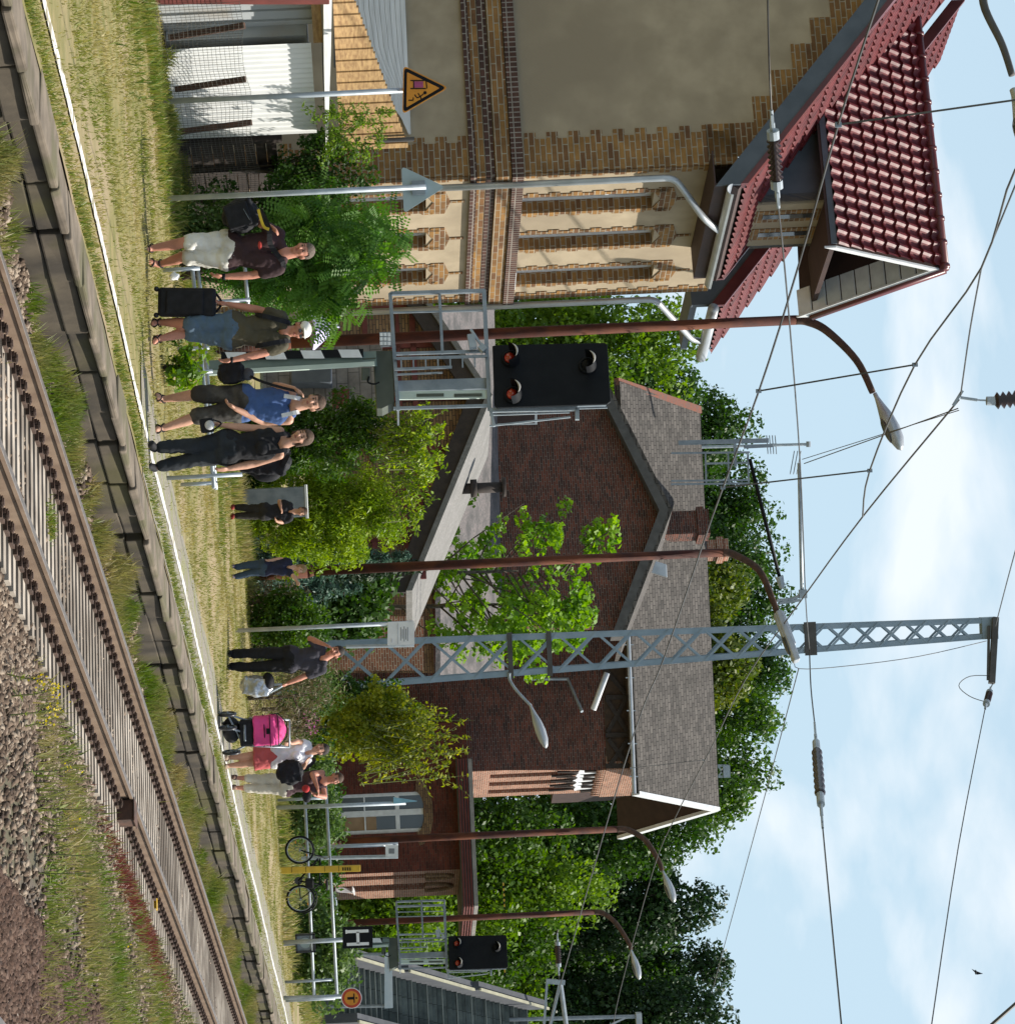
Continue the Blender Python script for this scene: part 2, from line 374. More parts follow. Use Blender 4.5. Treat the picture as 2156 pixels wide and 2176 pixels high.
struct(nl.build('painted_platform_line', M['line']))
# ------------------------------------------------------------------ railway track
M['railside'] = pm('rail_side', (.20, .14, .095), (.14, .092, .06), 4, .8, .2)
M['railtop'] = pm('rail_running_surface', (.20, .17, .15), (.14, .12, .10), 20, .45, metal=.5)
M['sleeper'] = pm('pale_sleeper', (.40, .35, .29), (.20, .165, .13), 3, .85, .3, c3=(.12, .095, .072), sc3=.5)
M['clip'] = pm('rusty_clip', (.085, .05, .035), (.045, .028, .02), 20, .8, .4)
def rail_mesh(n, t0, t1, gaps=()):
    b = MB(); z = -.37
    prof = [(-.0625, -.172), (.0625, -.172), (.0625, -.162), (.012, -.145), (.009, -.05), (.034, -.036), (.0355, -.004), (.03, 0), (-.03, 0), (-.0355, -.004), (-.034, -.036), (-.009, -.05), (-.012, -.145), (-.0625, -.162)]
    K = len(prof); V = [tuple(F(t, n + a, z + c)) for t in (t0, t1) for a, c in prof]
    fs = []; mi = []
    for i in range(K):
        b.add([V[i], V[(i + 1) % K], V[K + (i + 1) % K], V[K + i]], [(0, 1, 2, 3)], 1 if i in (6, 7, 8) else 0)
    b.add(V[:K], [tuple(reversed(range(K)))]); b.add(V[K:], [tuple(range(K))])
    return b
def track(nc, t0, t1, label, group=None, sp=.31, full=True):
    e = empty('railway_track', F(t0, nc, -.6), label, 'railway track', group)
    for s in (-1, 1): rail_mesh(nc + s * .7525, t0, t1).build('rail', [M['railside'], M['railtop']], e)
    sb = MB(); sb.tbox(t0, t0 + .15, nc - 1.2, nc + 1.2, -.66, -.545); s0 = sb.build('sleeper', M['sleeper'], e, bevel=0)
    cbs = (MB(), MB())
    for s in (-1, 1):
        for q in (-1, 1):
            c = nc + s * .7525 + q * .105
            cb = cbs[(s + 1) // 2]
            cb.tbox(t0 - .005, t0 + .155, c - .045, c + .045, -.546, -.515)
            cb.tube([F(t0 + .075, c, -.52), F(t0 + .075, c, -.47)], .03, 8); cb.tube([F(t0 + .075, c, -.49), F(t0 + .075, c, -.478)], .048, 8)
            cb.tbox(t0 + .02, t0 + .13, c - .02 - .02 * q, c + .02 - .02 * q, -.53, -.492)
    c0s = [cb.build('rail_fastening', M['clip'], s0) for cb in cbs]
    cnt = int((t1 - t0) / sp); first = 100 if full else 12
    restS = MB(); restC = MB()
    ms = [v.co.copy() for v in s0.data.vertices]
    fsS = [tuple(p.vertices) for p in s0.data.polygons]
    for i in range(1, cnt):
        d = T3 * (i * sp)
        if i < first:
            a = s0.copy(); S.collection.objects.link(a); a.parent = e; a.location = d + T3 * rng.uniform(-.012, .012)
            for c0 in c0s: c = c0.copy(); S.collection.objects.link(c); c.parent = a
        else:
            bse = Vector(e['_wb'])
            restS.add([bse + v + d for v in ms], fsS); [restC.add([bse + v.co + d for v in c0.data.vertices], [tuple(p.vertices) for p in c0.data.polygons]) for c0 in c0s]
    if restS.v:
        a = restS.build('far_sleepers', M['sleeper'], e); a['kind'] = 'stuff'
        c = restC.build('rail_fastenings', M['clip'], a); c['kind'] = 'stuff'
    return e
track(8.22, 18.0, 95, 'railway track with rusty clips and shiny rails running beside the platform edge')
track(2.56, 15.5, 40, 'second track whose rail just shows in the corner below the heap of brown stones', full=False, sp=.6)
rb = MB()   # rail joint drain box and the sensor on the near rail
for (u, h, n, nm, lab, mt, dims) in ((1727, 292, 7.33, 'track_box', 'dark steel box clamped beside the near rail', 'rustdark', (.34, .22, .20)), (1903, 357, 7.40, 'yellow_wheel_stop', 'small yellow bracket clamped across the near rail', 'yel', (.05, .30, .05))):
    if mt == 'yel': M['yel'] = pm('yellow_paint', (.62, .40, .03), (.5, .31, .03), 5, .5)
    q = PT(u, h, n); tt_, nn_ = tn(q); b = MB(); a, c, d = dims
    b.tbox(tt_ - a / 2, tt_ + a / 2, n - c / 2, n + c / 2, -.58, -.58 + d); b.tbox(tt_ - a / 2 - .03, tt_ + a / 2 + .03, n - c / 2 - .02, n + c / 2 + .02, -.58 + d + .002, -.56 + d)
    b.tube([F(tt_, n + .02, -.56), F(tt_ + .02, n + .28, -.56)], .02, 8)
    tag(b.build(nm, M[mt], bevel=.01), lab, nm.replace('_', ' '))
# ------------------------------------------------------------------ stones
ico = MB()
def stones(name, label, num, tf, nf, zf, size, mat, cat='ballast stones', wt=None):
    base = np.array([(1, 0, -.3), (-.4, .9, -.3), (-.5, -.85, -.3), (.1, .1, .9), (-.1, 0, -.9), (.7, .6, .45), (-.8, .05, .35), (.5, -.7, .4)]) * .5
    F8 = np.array([(3, 5, 6), (3, 6, 7), (3, 7, 5), (0, 5, 7), (1, 6, 5), (2, 7, 6), (0, 1, 5), (1, 2, 6), (2, 0, 7), (4, 1, 0), (4, 2, 1), (4, 0, 2)])
    t = tf(num); n = nf(num, t)
    keep = np.ones(num, bool)
    for r_ in (7.4675, 8.9725): keep &= abs(n - r_) > .20
    keep &= ~((abs(n - 8.22) < 1.25) & (((t - 18.0) % .31) < .17) & (rng.random(num) < .48))
    if wt is not None: keep &= wt(t, n)
    t, n = t[keep], n[keep]; num = len(t)
    z = np.array([zf(a, b) for a, b in zip(t, n)]) if callable(zf) else np.full(num, zf)
    P_ = np.outer(t, np.array(T3)) + np.outer(n, np.array(N3)); P_[:, 2] = z
    A = nrmz(rng.normal(0, 1, (num, 3))); B = nrmz(np.cross(A, rng.normal(0, 1, (num, 3)))); C_ = np.cross(A, B)
    s = size * rng.uniform(.5, 1.5, (num, 1, 1)) * rng.uniform(.7, 1.3, (num, 1, 3))
    bb = base[None] * s * (1 + .18 * rng.normal(0, 1, (num, 8, 3)))
    V = P_[:, None, :] + bb[:, :, 0:1] * A[:, None] + bb[:, :, 1:2] * B[:, None] + bb[:, :, 2:3] * C_[:, None]
    Q = (np.arange(num)[:, None, None] * 8 + F8[None]).reshape(-1, 3)
    o = npmesh(name, V.reshape(-1, 3), Q, mat, None, np.repeat(rng.random(num), 8)); stuff(o, label, cat)
def stonemat(name, c1, c2, c3):
    m, ns, lk, b = newmat(name); b.inputs['Roughness'].default_value = .9; b.inputs['Specular IOR Level'].default_value = .25
    at = ns.new('ShaderNodeAttribute'); at.attribute_name = 'tone'; r = ramp(ns, 0, 1, rgba(c1), rgba(c2)); e = r.color_ramp.elements.new(.86); e.color = rgba(c3)
    r.color_ramp.elements[1].position = .6; r.color_ramp.elements[1].color = rgba(c2); r.color_ramp.elements[2].color = rgba(c3)
    lk.new(at.outputs['Fac'], r.inputs[0]); lk.new(r.outputs[0], b.inputs['Base Color']); return m
M['stA'] = stonemat('ballast_stone', (.045, .029, .02), (.145, .104, .074), (.29, .235, .18))
M['stB'] = stonemat('rusty_stone', (.032, .018, .012), (.075, .043, .03), (.12, .08, .06))
def tpow(a, b, k=1.7): return lambda m: a + (b - a) * rng.random(m) ** k
stones('ballast_stones', 'grey brown ballast stones between and beside the rails', 60000, tpow(19, 60), lambda m, t: rng.uniform(6.2, 9.72, m), lambda t, n: ballz(t, n) + .012, .055, M['stA'])
stones('verge_stones', 'grey stones scattered in the weeds beside the track', 40000, tpow(19, 45), lambda m, t: rng.uniform(3.0, 6.6, m), lambda t, n: ballz(t, n) + .006, .055, M['stA'],
       wt=lambda t, n: rng.random(len(t)) < np.clip(.3 + np.abs(n - 5.1) * .45, .08, 1))
stones('rusty_stones', 'heap of coarse brown stones in the corner beside the second track', 46000, tpow(20, 44, 1.2), lambda m, t: 4.55 + (t - 20) * .03 - np.abs(rng.normal(0, 1.0, m)), lambda t, n: ballz(t, n) + .03, .062, M['stB'])
# ------------------------------------------------------------------ grass and weeds
def blades(name, label, cat, t, n, zf, hgt, wid, mat, lean=.5, tone=None, off=0.0, curve=True):
    m = len(t); z = np.array([zf(a, b) for a, b in zip(t, n)]) if callable(zf) else np.full(m, zf)
    P_ = np.outer(t, np.array(T3)) + np.outer(n, np.array(N3)); P_[:, 2] = z + off - .005
    hh = hgt * rng.uniform(.5, 1.4, (m, 1)) if np.isscalar(hgt) else hgt.reshape(-1, 1) * rng.uniform(.6, 1.3, (m, 1))
    a = rng.uniform(0, 2 * np.pi, m); side = np.stack([np.cos(a), np.sin(a), a * 0], 1) * wid * rng.uniform(.6, 1.3, (m, 1))
    a2 = rng.uniform(0, 2 * np.pi, m); ln = np.stack([np.cos(a2), np.sin(a2), a2 * 0], 1) * hh * lean * rng.random((m, 1))
    up = np.array([[0, 0, 1.0]]) * hh
    mid = P_ + up * .55 + ln * .35
    V = np.stack([P_ - side, P_ + side, mid + side * .7, P_ + up + ln, mid - side * .7], 1).reshape(-1, 3)
    Q = np.arange(m)[:, None] * 5 + np.array([[0, 1, 2, 4]]); Q2 = np.arange(m)[:, None] * 5 + np.array([[4, 2, 3, 3]])
    # quads plus tip triangles, kept as triangles throughout
    tri = np.concatenate([np.stack([Q[:, 0], Q[:, 1], Q[:, 2]], 1), np.stack([Q[:, 0], Q[:, 2], Q[:, 3]], 1), np.stack([Q2[:, 0], Q2[:, 1], Q2[:, 2]], 1)])
    tn_ = rng.random(m) if tone is None else np.clip(tone + rng.normal(0, .15, m), 0, 1)
    o = npmesh(name, V, tri, mat, None, np.repeat(tn_, 5)); stuff(o, label, cat); return o
M['blade'] = leafmat('lawn_blades', (.36, .30, .12), (.15, .18, .03), .3)
M['lush'] = leafmat('lush_blades', (.07, .14, .015), (.26, .24, .07), .3)
M['weedg'] = leafmat('verge_weeds', (.30, .25, .11), (.10, .16, .02), .3)
M['redweed'] = leafmat('red_weed', (.13, .035, .03), (.20, .07, .05), .3)
M['yflower'] = leafmat('yellow_flower', (.62, .50, .02), (.55, .42, .03), .3)
def fld(t, n, s1=.55, s2=1.3, ph=0):
    return .5 + .25 * np.sin(t * s1 + n * 2.1 + ph) + .2 * np.sin(t * s2 * 1.7 - n * 3.7 + ph * 2) + .15 * np.sin(t * 4.3 + n * 5.1 + ph)
num = 210000; t = 17 + 56 * rng.random(num) ** 1.5; n = EDGE + .4 + (rng.random(num) ** .9) * 8.5
gp = (n < EDGE + 1.55) & (n > EDGE + .85) & (t > 30) | (n > 10.95) & (n < 11.7) & (fld(t, n, .9, 1.9, 7) < .62); keep = rng.random(num) < np.where(gp, .05, np.clip(.35 + fld(t, n), .1, 1))
keep &= ~((abs(n - 10.8) < .14) & (rng.random(num) < .95)); t, n = t[keep], n[keep]
blades('lawn_grass', 'short dry yellow green grass on the platform', 'grass', t, n, platz, .045, .006, M['blade'], 1.1, fld(t, n, .33, .8))
num = 15000; t = 17 + 38 * rng.random(num); n = EDGE + .42 + np.abs(rng.normal(0, .13, num)); k = rng.random(num) < np.clip(fld(t, n, 1.3, 2) + .05, 0, 1); t, n = t[k], n[k]
blades('edge_grass', 'green tufts growing between the kerb and the white line', 'grass', t, n, platz, .06, .006, M['lush'], .9)
num = 46000; t = 22 + 24 * rng.random(num); n = 16.9 - np.abs(rng.normal(0, .9, num)) + .25 * np.sin(t * 2.1); k = rng.random(num) < np.clip(fld(t, n, 1.1, 2.2, 2) * 1.3 - .1, 0, 1); t, n = t[k], n[k]
blades('fence_grass', 'taller fresh green grass along the foot of the wire fence', 'grass', t, n, platz, .07 + .13 * np.clip(fld(t, n, 1.7, 3.1, 4), 0, 1) ** 2, .009, M['lush'], .9)
num = 60000; t = 19 + 50 * rng.random(num) ** 1.4; n = 5.35 + rng.normal(0, .85, num); k = (rng.random(num) < np.clip(fld(t, n, .7, 1.6, 1) * 1.2 - .15, 0, 1)) & (n < 7.0) & (t > 24 + (n - 5) * 0); t, n = t[k], n[k]
blades('verge_weeds', 'tall mixed green and straw weeds growing beside the near rail', 'weeds', t, n, ballz, .10 + .13 * np.clip(fld(t, n, 1.9, 3), 0, 1), .007, M['weedg'], .8, fld(t, n, .9, 2))
num = 60000; t = 18 + 52 * rng.random(num) ** 1.15; n = 9.68 - np.abs(rng.normal(0, .22, num)); f_ = fld(t, n, 1.15, 2.9, 3); k = rng.random(num) < np.clip(f_ * 1.7 - .42 + (t - 30) * .012, 0, 1); t, n = t[k], n[k]
blades('wall_foot_weeds', 'grass and weeds at the foot of the platform wall', 'weeds', t, n, ballz, .12 + .18 * np.clip(fld(t, n, 1.15, 2.9, 3) - .4, 0, 1), .008, M['weedg'], .7, fld(t, n, .6, 1.2, 5))
num = 4200; t = rng.normal(34.5, 1.7, num); n = 6.72 + (t - 34.5) * -.03 + rng.normal(0, .12, num)
blades('red_weeds', 'low dark red weeds in a strip beside the near rail', 'weeds', t, n, ballz, .10, .008, M['redweed'], .9)
def tuft(cx, cn, num, r, hgt, mat, name, label, cat='weeds', z=None):
    t = rng.normal(cx, r, num); n = rng.normal(cn, r * .8, num)
    return blades(name, label, cat, t, n, (ballz if z is None else z), hgt, .012, mat, .9)
for (u, h, r, hg, lab) in ((525, 52, .16, .28, 'green leafy weed growing at the foot of the platform wall, nearest one'), (1110, 110, .10, .10, 'fresh green weed patch between the two rails'), ):
    q = G(u, h - 12, -.58); a, b = tn(q); tuft(a, b, 420, r, hg, M['lush'], 'weed_patch', lab)
# upright weeds with yellow flowers and side leaves
def stemweed(u, h, hgt, label, nleaf=26, fl=0):
    q = G(u, h, -.57); e = empty('tall_weed', q, label, 'weed', 'tall weeds beside the near rail')
    b = MB(); tip = q + Vector((rng.uniform(-.08, .08), rng.uniform(-.05, .05), hgt)); b.tube([q, q.lerp(tip, .5) + Vector((.01, 0, 0)), tip], [.006, .005, .002], 6); b.build('stem', M['stem'], e)
    k = rng.random(nleaf) * .85 + .12; P_ = np.array([q.lerp(tip, x) for x in k]); d = nrmz(rng.normal(0, 1, (nleaf, 3)) * [1, 1, .25] + [0, 0, .3])
    L_ = (hgt * .22 * (1.15 - k))[:, None]; s = np.cross(d, [0, 0, 1.0]) * L_ * .14
    V = np.stack([P_, P_ + d * L_ * .5 + s, P_ + d * L_, P_ + d * L_ * .5 - s], 1).reshape(-1, 3)
    npmesh('foliage', V, np.arange(nleaf * 4).reshape(-1, 4), M['weedl'], e, rng.random(nleaf * 4))
    if fl:
        P_ = np.array([q.lerp(tip, 1 - .25 * rng.random()) for x in range(fl)]) + rng.normal(0, .03, (fl, 3)); V, Q, tt = leaves(P_, rng.normal(0, 1, (fl, 3)), .022, .9, 1, rng.random(fl))
        npmesh('flowers', V, Q, M['yflower'], e, tt)
M['stem'] = pm('weed_stem', (.14, .16, .05), None, 5, .8); M['weedl'] = leafmat('weed_leaf', (.14, .19, .03), (.22, .24, .05), .35)
for i, (u, h, hg, fl, lab) in enumerate(((1718, 75, .62, 0, 'tallest leafy weed leaning over the ballast beside the dark track box'), (1752, 95, .30, 6, 'short weed with yellow flowers below the tallest weed'), (1815, 100, .5, 0, 'feathery weed third along the verge'),
      (1855, 70, .60, 0, 'thin straw green weed fourth along the verge'), (1430, 5, .35, 26, 'weed with a yellow flower head lowest by the picture edge'), (1480, 20, .40, 30, 'bushy weed dotted with yellow flowers on the ballast slope'),
      (1520, 15, .42, 24, 'yellow flowered weed next to the bushy one'), (1545, 45, .28, 14, 'small yellow flowered weed above the others on the slope'), (1640, 40, .45, 10, 'weed with a few yellow flowers on bare ground'), (2010, 185, .4, 6, 'green weed with yellow tips near the brown stones'))):
    stemweed(u, h, hg, lab, 34, fl)
# ------------------------------------------------------------------ buildings
M['plaster'] = pm('plaster', (.40, .325, .225), (.31, .25, .17), 2.6, .95, .5, c3=(.28, .225, .155), sc3=.45, det=12)
M['ybrick'] = brick('yellow_clinker', (.31, .17, .055), (.15, .075, .035), (.34, .30, .23))
M['dbrick'] = brick('dark_clinker', (.10, .05, .038), (.06, .035, .03), (.30, .27, .24), bw=.12)
M['dsold'] = brick('dark_soldier', (.11, .055, .04), (.07, .04, .033), (.30, .27, .24), bw=.077, bh=.25, offset=0)
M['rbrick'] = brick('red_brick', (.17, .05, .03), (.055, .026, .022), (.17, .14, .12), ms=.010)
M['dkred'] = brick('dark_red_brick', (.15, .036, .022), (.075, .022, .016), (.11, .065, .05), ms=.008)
M['litbrick'] = brick('sunlit_brick', (.33, .13, .075), (.22, .09, .055), (.42, .35, .28), ms=.012)  # paler copy of the red brick with sunlight put into its colour
M['tanbrick'] = brick('tan_clinker', (.26, .17, .09), (.17, .10, .06), (.07, .055, .045), ms=.009)
M['block'] = brick('grey_block', (.24, .23, .22), (.19, .18, .175), (.12, .115, .11), bw=.5, bh=.25, ms=.012)
M['slate'] = brick('grey_shingle', (.125, .115, .105), (.075, .07, .064), (.03, .028, .026), bw=.28, bh=.17, ms=.012, bumpd=.015)
M['felt'] = pm('roof_felt', (.17, .145, .14), (.09, .088, .085), 14, .95, .6, c3=(.075, .072, .07), sc3=1.4, det=12)
M['tile'] = pm('glazed_red_tile', (.105, .014, .016), (.15, .024, .025), 6, .45, 0, spec=.3, c3=(.075, .012, .014), sc3=4)
M['tileridge'] = pm('dark_ridge_tile', (.085, .018, .018), (.12, .026, .025), 3, .35)
M['slateblue'] = pm('slate_blue_board', (.085, .10, .12), (.065, .078, .095), 4, .6)
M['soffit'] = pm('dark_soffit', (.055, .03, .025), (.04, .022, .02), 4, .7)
M['verge'] = pm('verge_board', (.10, .095, .09), (.07, .066, .062), 4, .8)
M['redtimber'] = pm('red_timber', (.15, .035, .028), (.10, .025, .02), 5, .75)
M['dktimber'] = pm('dark_timber', (.045, .034, .028), (.03, .023, .02), 6, .85)
M['gutter'] = pm('zinc', (.46, .48, .5), (.36, .38, .4), 3, .42, metal=.5)
M['sheet'] = pm('painted_sheet', (.80, .81, .80), (.72, .73, .72), 2, .5)
M['shadesheet'] = pm('shaded_sheet', (.42, .44, .45), (.35, .37, .38), 2, .5, c3=(.35, .33, .30), sc3=1.5)  # greyed sheet: the shadow under the roof is put into its colour
M['wboard'] = pm('weathered_board', (.74, .74, .74), (.60, .60, .60), 3, .85, .3, aniso=(.6, .6, 9))
M['plank'] = pm('yellow_plank', (.42, .27, .12), (.24, .14, .06), 5, .75, .2, aniso=(1, 1, 7))
M['wframe'] = pm('window_frame_white', (.70, .71, .72), (.58, .59, .6), 6, .5)
M['mesh'] = pm('fence_wire', (.12, .115, .10), (.07, .065, .055), 4, .6, metal=.3)
NW = 17.6; TA, _ = tn(PT(385, 738, NW)); TE, _ = tn(PT(650, 762, NW))
def wall_open(b, t0, t1, z0, z1, n0, n1, ops, mi=0):
    """upright wall along the track direction with true openings (ta,tb,za,zb)"""
    ts = sorted({t0, t1, *[x for o in ops for x in o[:2]]}); zs = sorted({z0, z1, *[x for o in ops for x in o[2:4]]})
    for i in range(len(ts) - 1):
        col = []
        for j in range(len(zs) - 1):
            tm, zm = (ts[i] + ts[i + 1]) / 2, (zs[j] + zs[j + 1]) / 2
            if any(o[0] < tm < o[1] and o[2] < zm < o[3] for o in ops): continue
            b.tbox(ts[i], ts[i + 1], n0, n1, zs[j], zs[j + 1], mi)
def zT(u, h, n=NW): return PT(u, h, n).z
def tT(u, h, n=NW): return tn(PT(u, h, n))[0]
e1 = empty('station_house', F(TA, NW, 0), 'tall plastered house with yellow clinker trim and a glossy dark red tiled roof', 'house')
zeave = 7.53
def zl(h, u=183): return PN(u, h, TA).z
def zN(u, h): return PN(u, h, TA).z
# windows of the lit side
ops = []
for c in (430, 508, 582):
    tc_ = tT(c, 1240); ops.append((tc_ - .27, tc_ + .27, zT(c, 1096), zT(c, 1386)))
for c in (430, 508, 582):
    tc_ = tT(c, 900); ops.append((tc_ - .27, tc_ + .27, zT(c, 640), zT(c, 905)))
b = MB(); wall_open(b, TA, TE, -.2, zeave, NW, NW + .35, ops)
GS = .84                                                           # gable slope
nr = NW + 6.2; zr = zeave + .25 + (nr - NW) * GS
b.prism([F(TA, NW + .352, -.2), F(TA, NW + 12.4, -.2), F(TA, NW + 12.4, zeave + .25), F(TA, nr, zr), F(TA, NW + .352, zeave + .25 + .3)], T3 * .3)
b.tbox(TE - .3, TE, NW + .352, NW + 12, -.2, zeave)
b.build('plaster_wall', M['plaster'], e1)
# quoins with toothed edge, both faces
q = MB(); q2 = MB(); z = -.1; k = 0
while z < zeave - .1:
    w = .60 if k % 2 else .50
    q.tbox(TA - .012, TA - .001, NW - .012, NW + w, z, z + .0765 * 2)
    w2 = .16 if k % 2 else .11
    q.tbox(TA - .012, TA + w2, NW - .012, NW - .001, z, z + .0765 * 2)
    w3 = .26 if k % 2 else .19
    q2.tbox(TE - w3, TE + .003, NW - .012, NW - .001, z, z + .0765 * 2)
    z += .153; k += 1
q.build('quoin', M['ybrick'], e1); q2.build('quoin', M['ybrick'], e1)
q = MB()                                                           # stepped clinker along the rake
for i in range(16):
    n0 = NW + .61 + i * .39; zz = zN(265, 1610) + i * .30 - .05
    q.prism([F(TA - .012, n0, zz), F(TA - .012, n0 + .39, zz), F(TA - .012, n0 + .39, zeave + .25 + (n0 + .39 - NW) * GS - .05), F(TA - .012, n0, zeave + .25 + (n0 - NW) * GS - .05)], T3 * .0105)
q.prism([F(TA - .012, NW + .1, zN(300, 1500)), F(TA - .012, NW + .609, zN(300, 1500)), F(TA - .012, NW + .609, zeave + .7), F(TA - .012, NW + .1, zeave + .25)], T3 * .0105)
q.build('stepped_clinker', M['ybrick'], e1)
# string course: five courses wrapping both faces
for nm, h0, h1, pr, mt in (('string_course', 988, 1001, .05, 'dbrick'), ('string_course', 1002, 1020, .03, 'ybrick'), ('string_course', 1022, 1040, .015, 'dbrick'), ('string_course', 1042, 1074, .06, 'ybrick'), ('string_course', 1076, 1100, .09, 'dsold')):
    z0, z1 = zl(h0), zl(h1); c = MB()
    c.tbox(TA - .012 - pr, TA - .013, NW - .013 - pr, NW + 12, z0, z1)
    c.tbox(TA - .012, TE + .02, NW - .013 - pr, NW - .013, z0 , z1)
    c.build(nm, M[mt], e1)
# window surrounds, reveals, frames
for i, (a, c, z0, z1) in enumerate(ops):
    s = MB(); k = 0; z = z0
    while z < z1 + .1:
        w = .13 if k % 2 else .08
        for (x0, x1) in ((a - w, a), (c, c + w)): s.tbox(x0, x1, NW - .014, NW - .0015, z, z + .150)
        z += .153; k += 1
    m_ = (a + c) / 2
    s.prism([F(a - .12, NW - .014, z1 + .08), F(a - .12, NW - .014, z1 + .26), F(m_, NW - .014, z1 + .34), F(c + .12, NW - .014, z1 + .26), F(c + .12, NW - .014, z1 + .08), F(c, NW - .014, z1 + .0), F(m_, NW - .014, z1 + .10), F(a, NW - .014, z1)], N3 * .012)
    s.tbox(m_ - .03, m_ + .03, NW - .016, NW - .003, z1 + .34, z1 + .54)
    s.tbox(c - .0105, c - .0005, NW + .001, NW + .24, z0, z1); s.build('window_surround', M['ybrick'], e1)
    f = MB(); y = NW + .17
    for (x0, x1, za, zb) in ((a, a + .07, z0, z1), (c - .09, c - .012, z0, z1), (a + .07, c - .09, z0, z0 + .08), (a + .07, c - .09, z1 - .08, z1), (m_ - .025, m_ + .025, z0 + .08, z1 - .08), (a + .07, m_ - .025, z0 + (z1 - z0) * .66, z0 + (z1 - z0) * .66 + .05), (m_ + .025, c - .09, z0 + (z1 - z0) * .66, z0 + (z1 - z0) * .66 + .05)):
        f.tbox(x0, x1, y, y + .06, za, zb)
    fo = f.build('window', M['wframe'], e1)
    gl = MB(); gl.tbox(a + .03, c - .03, y + .025, y + .035, z0, z1); gl.build('pane', M['glassy'], fo)
    sl_ = MB(); sl_.tbox(a - .05, c + .05, NW - .07, NW + .17, z0 - .04, z0 - .002); sl_.build('sill', M['wframe'], fo)
# roof: pantiles as real waves
def pantile(origin, au, av, U, V, edge=None, cp=.19, rp=.33, hgt=.045, sub=6, name='roof_tiles', parent=None, mat=None):
    """tiles on a plane: au runs across the columns, av runs up the slope; edge(v)->(u0,u1)"""
    nn = au.cross(av).normalized(); nn = nn if nn.z > 0 else -nn; nc = int(U / cp * sub) + 1; nrw = int(V / rp) + 1; V_ = []; fs = []; w = nc + 1
    rows = []
    for r_ in range(nrw):
        rows += [(r_ * rp, .035), (min(V, (r_ + .55) * rp), .02), (min(V, (r_ + 1) * rp - .002), 0)]
        if (r_ + 1) * rp >= V: break
    for v, lift in rows:
        u0, u1 = edge(v) if edge else (0, U)
        for c in range(w):
            u = min(max(c * cp / sub, u0), u1); ph = (u / cp) % 1
            hz = hgt * (math.sin(ph * 2 * math.pi) * .5 + .5) ** 1.4 + lift
            V_.append(origin + au * u + av * v + nn * hz)
    for r_ in range(len(rows) - 1):
        for c in range(nc): fs.append((r_ * w + c, r_ * w + c + 1, (r_ + 1) * w + c + 1, (r_ + 1) * w + c))
    mb = MB(); mb.add(V_, fs); o = mb.build(name, mat or M['tile'], parent); return o
ca = math.atan(GS); upv = N3 * math.cos(ca) + Z3 * math.sin(ca)
NE = NW - .48; tR0, tR1 = TA - .42, tT(587, 1534, NE)
ez = zeave + .22 - .48 * GS + .02
pantile(F(tR0, NE, ez + .16), T3, upv, tR1 - tR0, 8.7, parent=e1)
b = MB(); nv = (upv.cross(T3)).normalized()
if nv.z < 0: nv = -nv
p = [F(tR0 + .02, NE, ez), F(tR1 - .02, NE, ez), F(tR1 - .02, NE, ez) + upv * 8.7, F(tR0 + .02, NE, ez) + upv * 8.7]
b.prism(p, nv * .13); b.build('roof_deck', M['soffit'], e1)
back = F(tR0, NE, ez) + upv * 8.7; bk = N3 * math.cos(ca) - Z3 * math.sin(ca)
b = MB(); b.prism([back, back + T3 * (tR1 - tR0), back + T3 * (tR1 - tR0) + bk * 8.7, back + bk * 8.7], nv * .02 + Z3 * .15); b.build('rear_roof_slope', M['tile'], e1)
b = MB(); b.prism([F(tR0 - .03, NE - .03, ez - .20), F(tR0 - .03, NE - .03, ez + .13), F(tR0 - .03, NE - .03, ez + .13) + upv * 8.8, F(tR0 - .03, NE - .03, ez - .20) + upv * 8.8], T3 * .045)
b.build('rake_board', M['slateblue'], e1)
b = MB(); b.prism([F(tR0 - .05, NE - .03, ez + .135), F(tR0 - .05, NE - .03, ez + .23), F(tR0 - .05, NE - .03, ez + .23) + upv * 8.8, F(tR0 - .05, NE - .03, ez + .135) + upv * 8.8], T3 * .16)
b.prism([F(tR1 + .02, NE - .03, ez + .0), F(tR1 + .02, NE - .03, ez + .23), F(tR1 + .02, NE - .03, ez + .23) + upv * 8.7, F(tR1 + .02, NE - .03, ez + .0) + upv * 8.7], T3 * .05)
b.build('verge_tiles', M['tileridge'], e1)
b = MB(); b.tbox(tR0, tR1, NE - .02, NE + .01, ez - .22, ez + .05); b.tbox(tR0, tR1, NE + .011, NW + .02, ez - .22, ez - .20); b.build('eave_board', M['soffit'], e1)
b = MB(); gz = ez + .02; nG = NE - .11                                 # half round gutter
pts = []
for (t_) in (tR0 - .05, tR1): pts.append([F(t_, nG + .085 * math.cos(a), gz + .085 * math.sin(a)) for a in np.linspace(math.pi, 2 * math.pi, 9)])
pts2 = [[F(t_, nG + .078 * math.cos(a), gz + .078 * math.sin(a)) for a in np.linspace(math.pi, 2 * math.pi, 9)] for t_ in (tR0 - .05, tR1)]
for i in range(8):
    b.hexa([pts[0][i], pts[0][i + 1], pts[1][i + 1], pts[1][i], pts2[0][i], pts2[0][i + 1], pts2[1][i + 1], pts2[1][i]])
b.build('gutter', M['gutter'], e1)
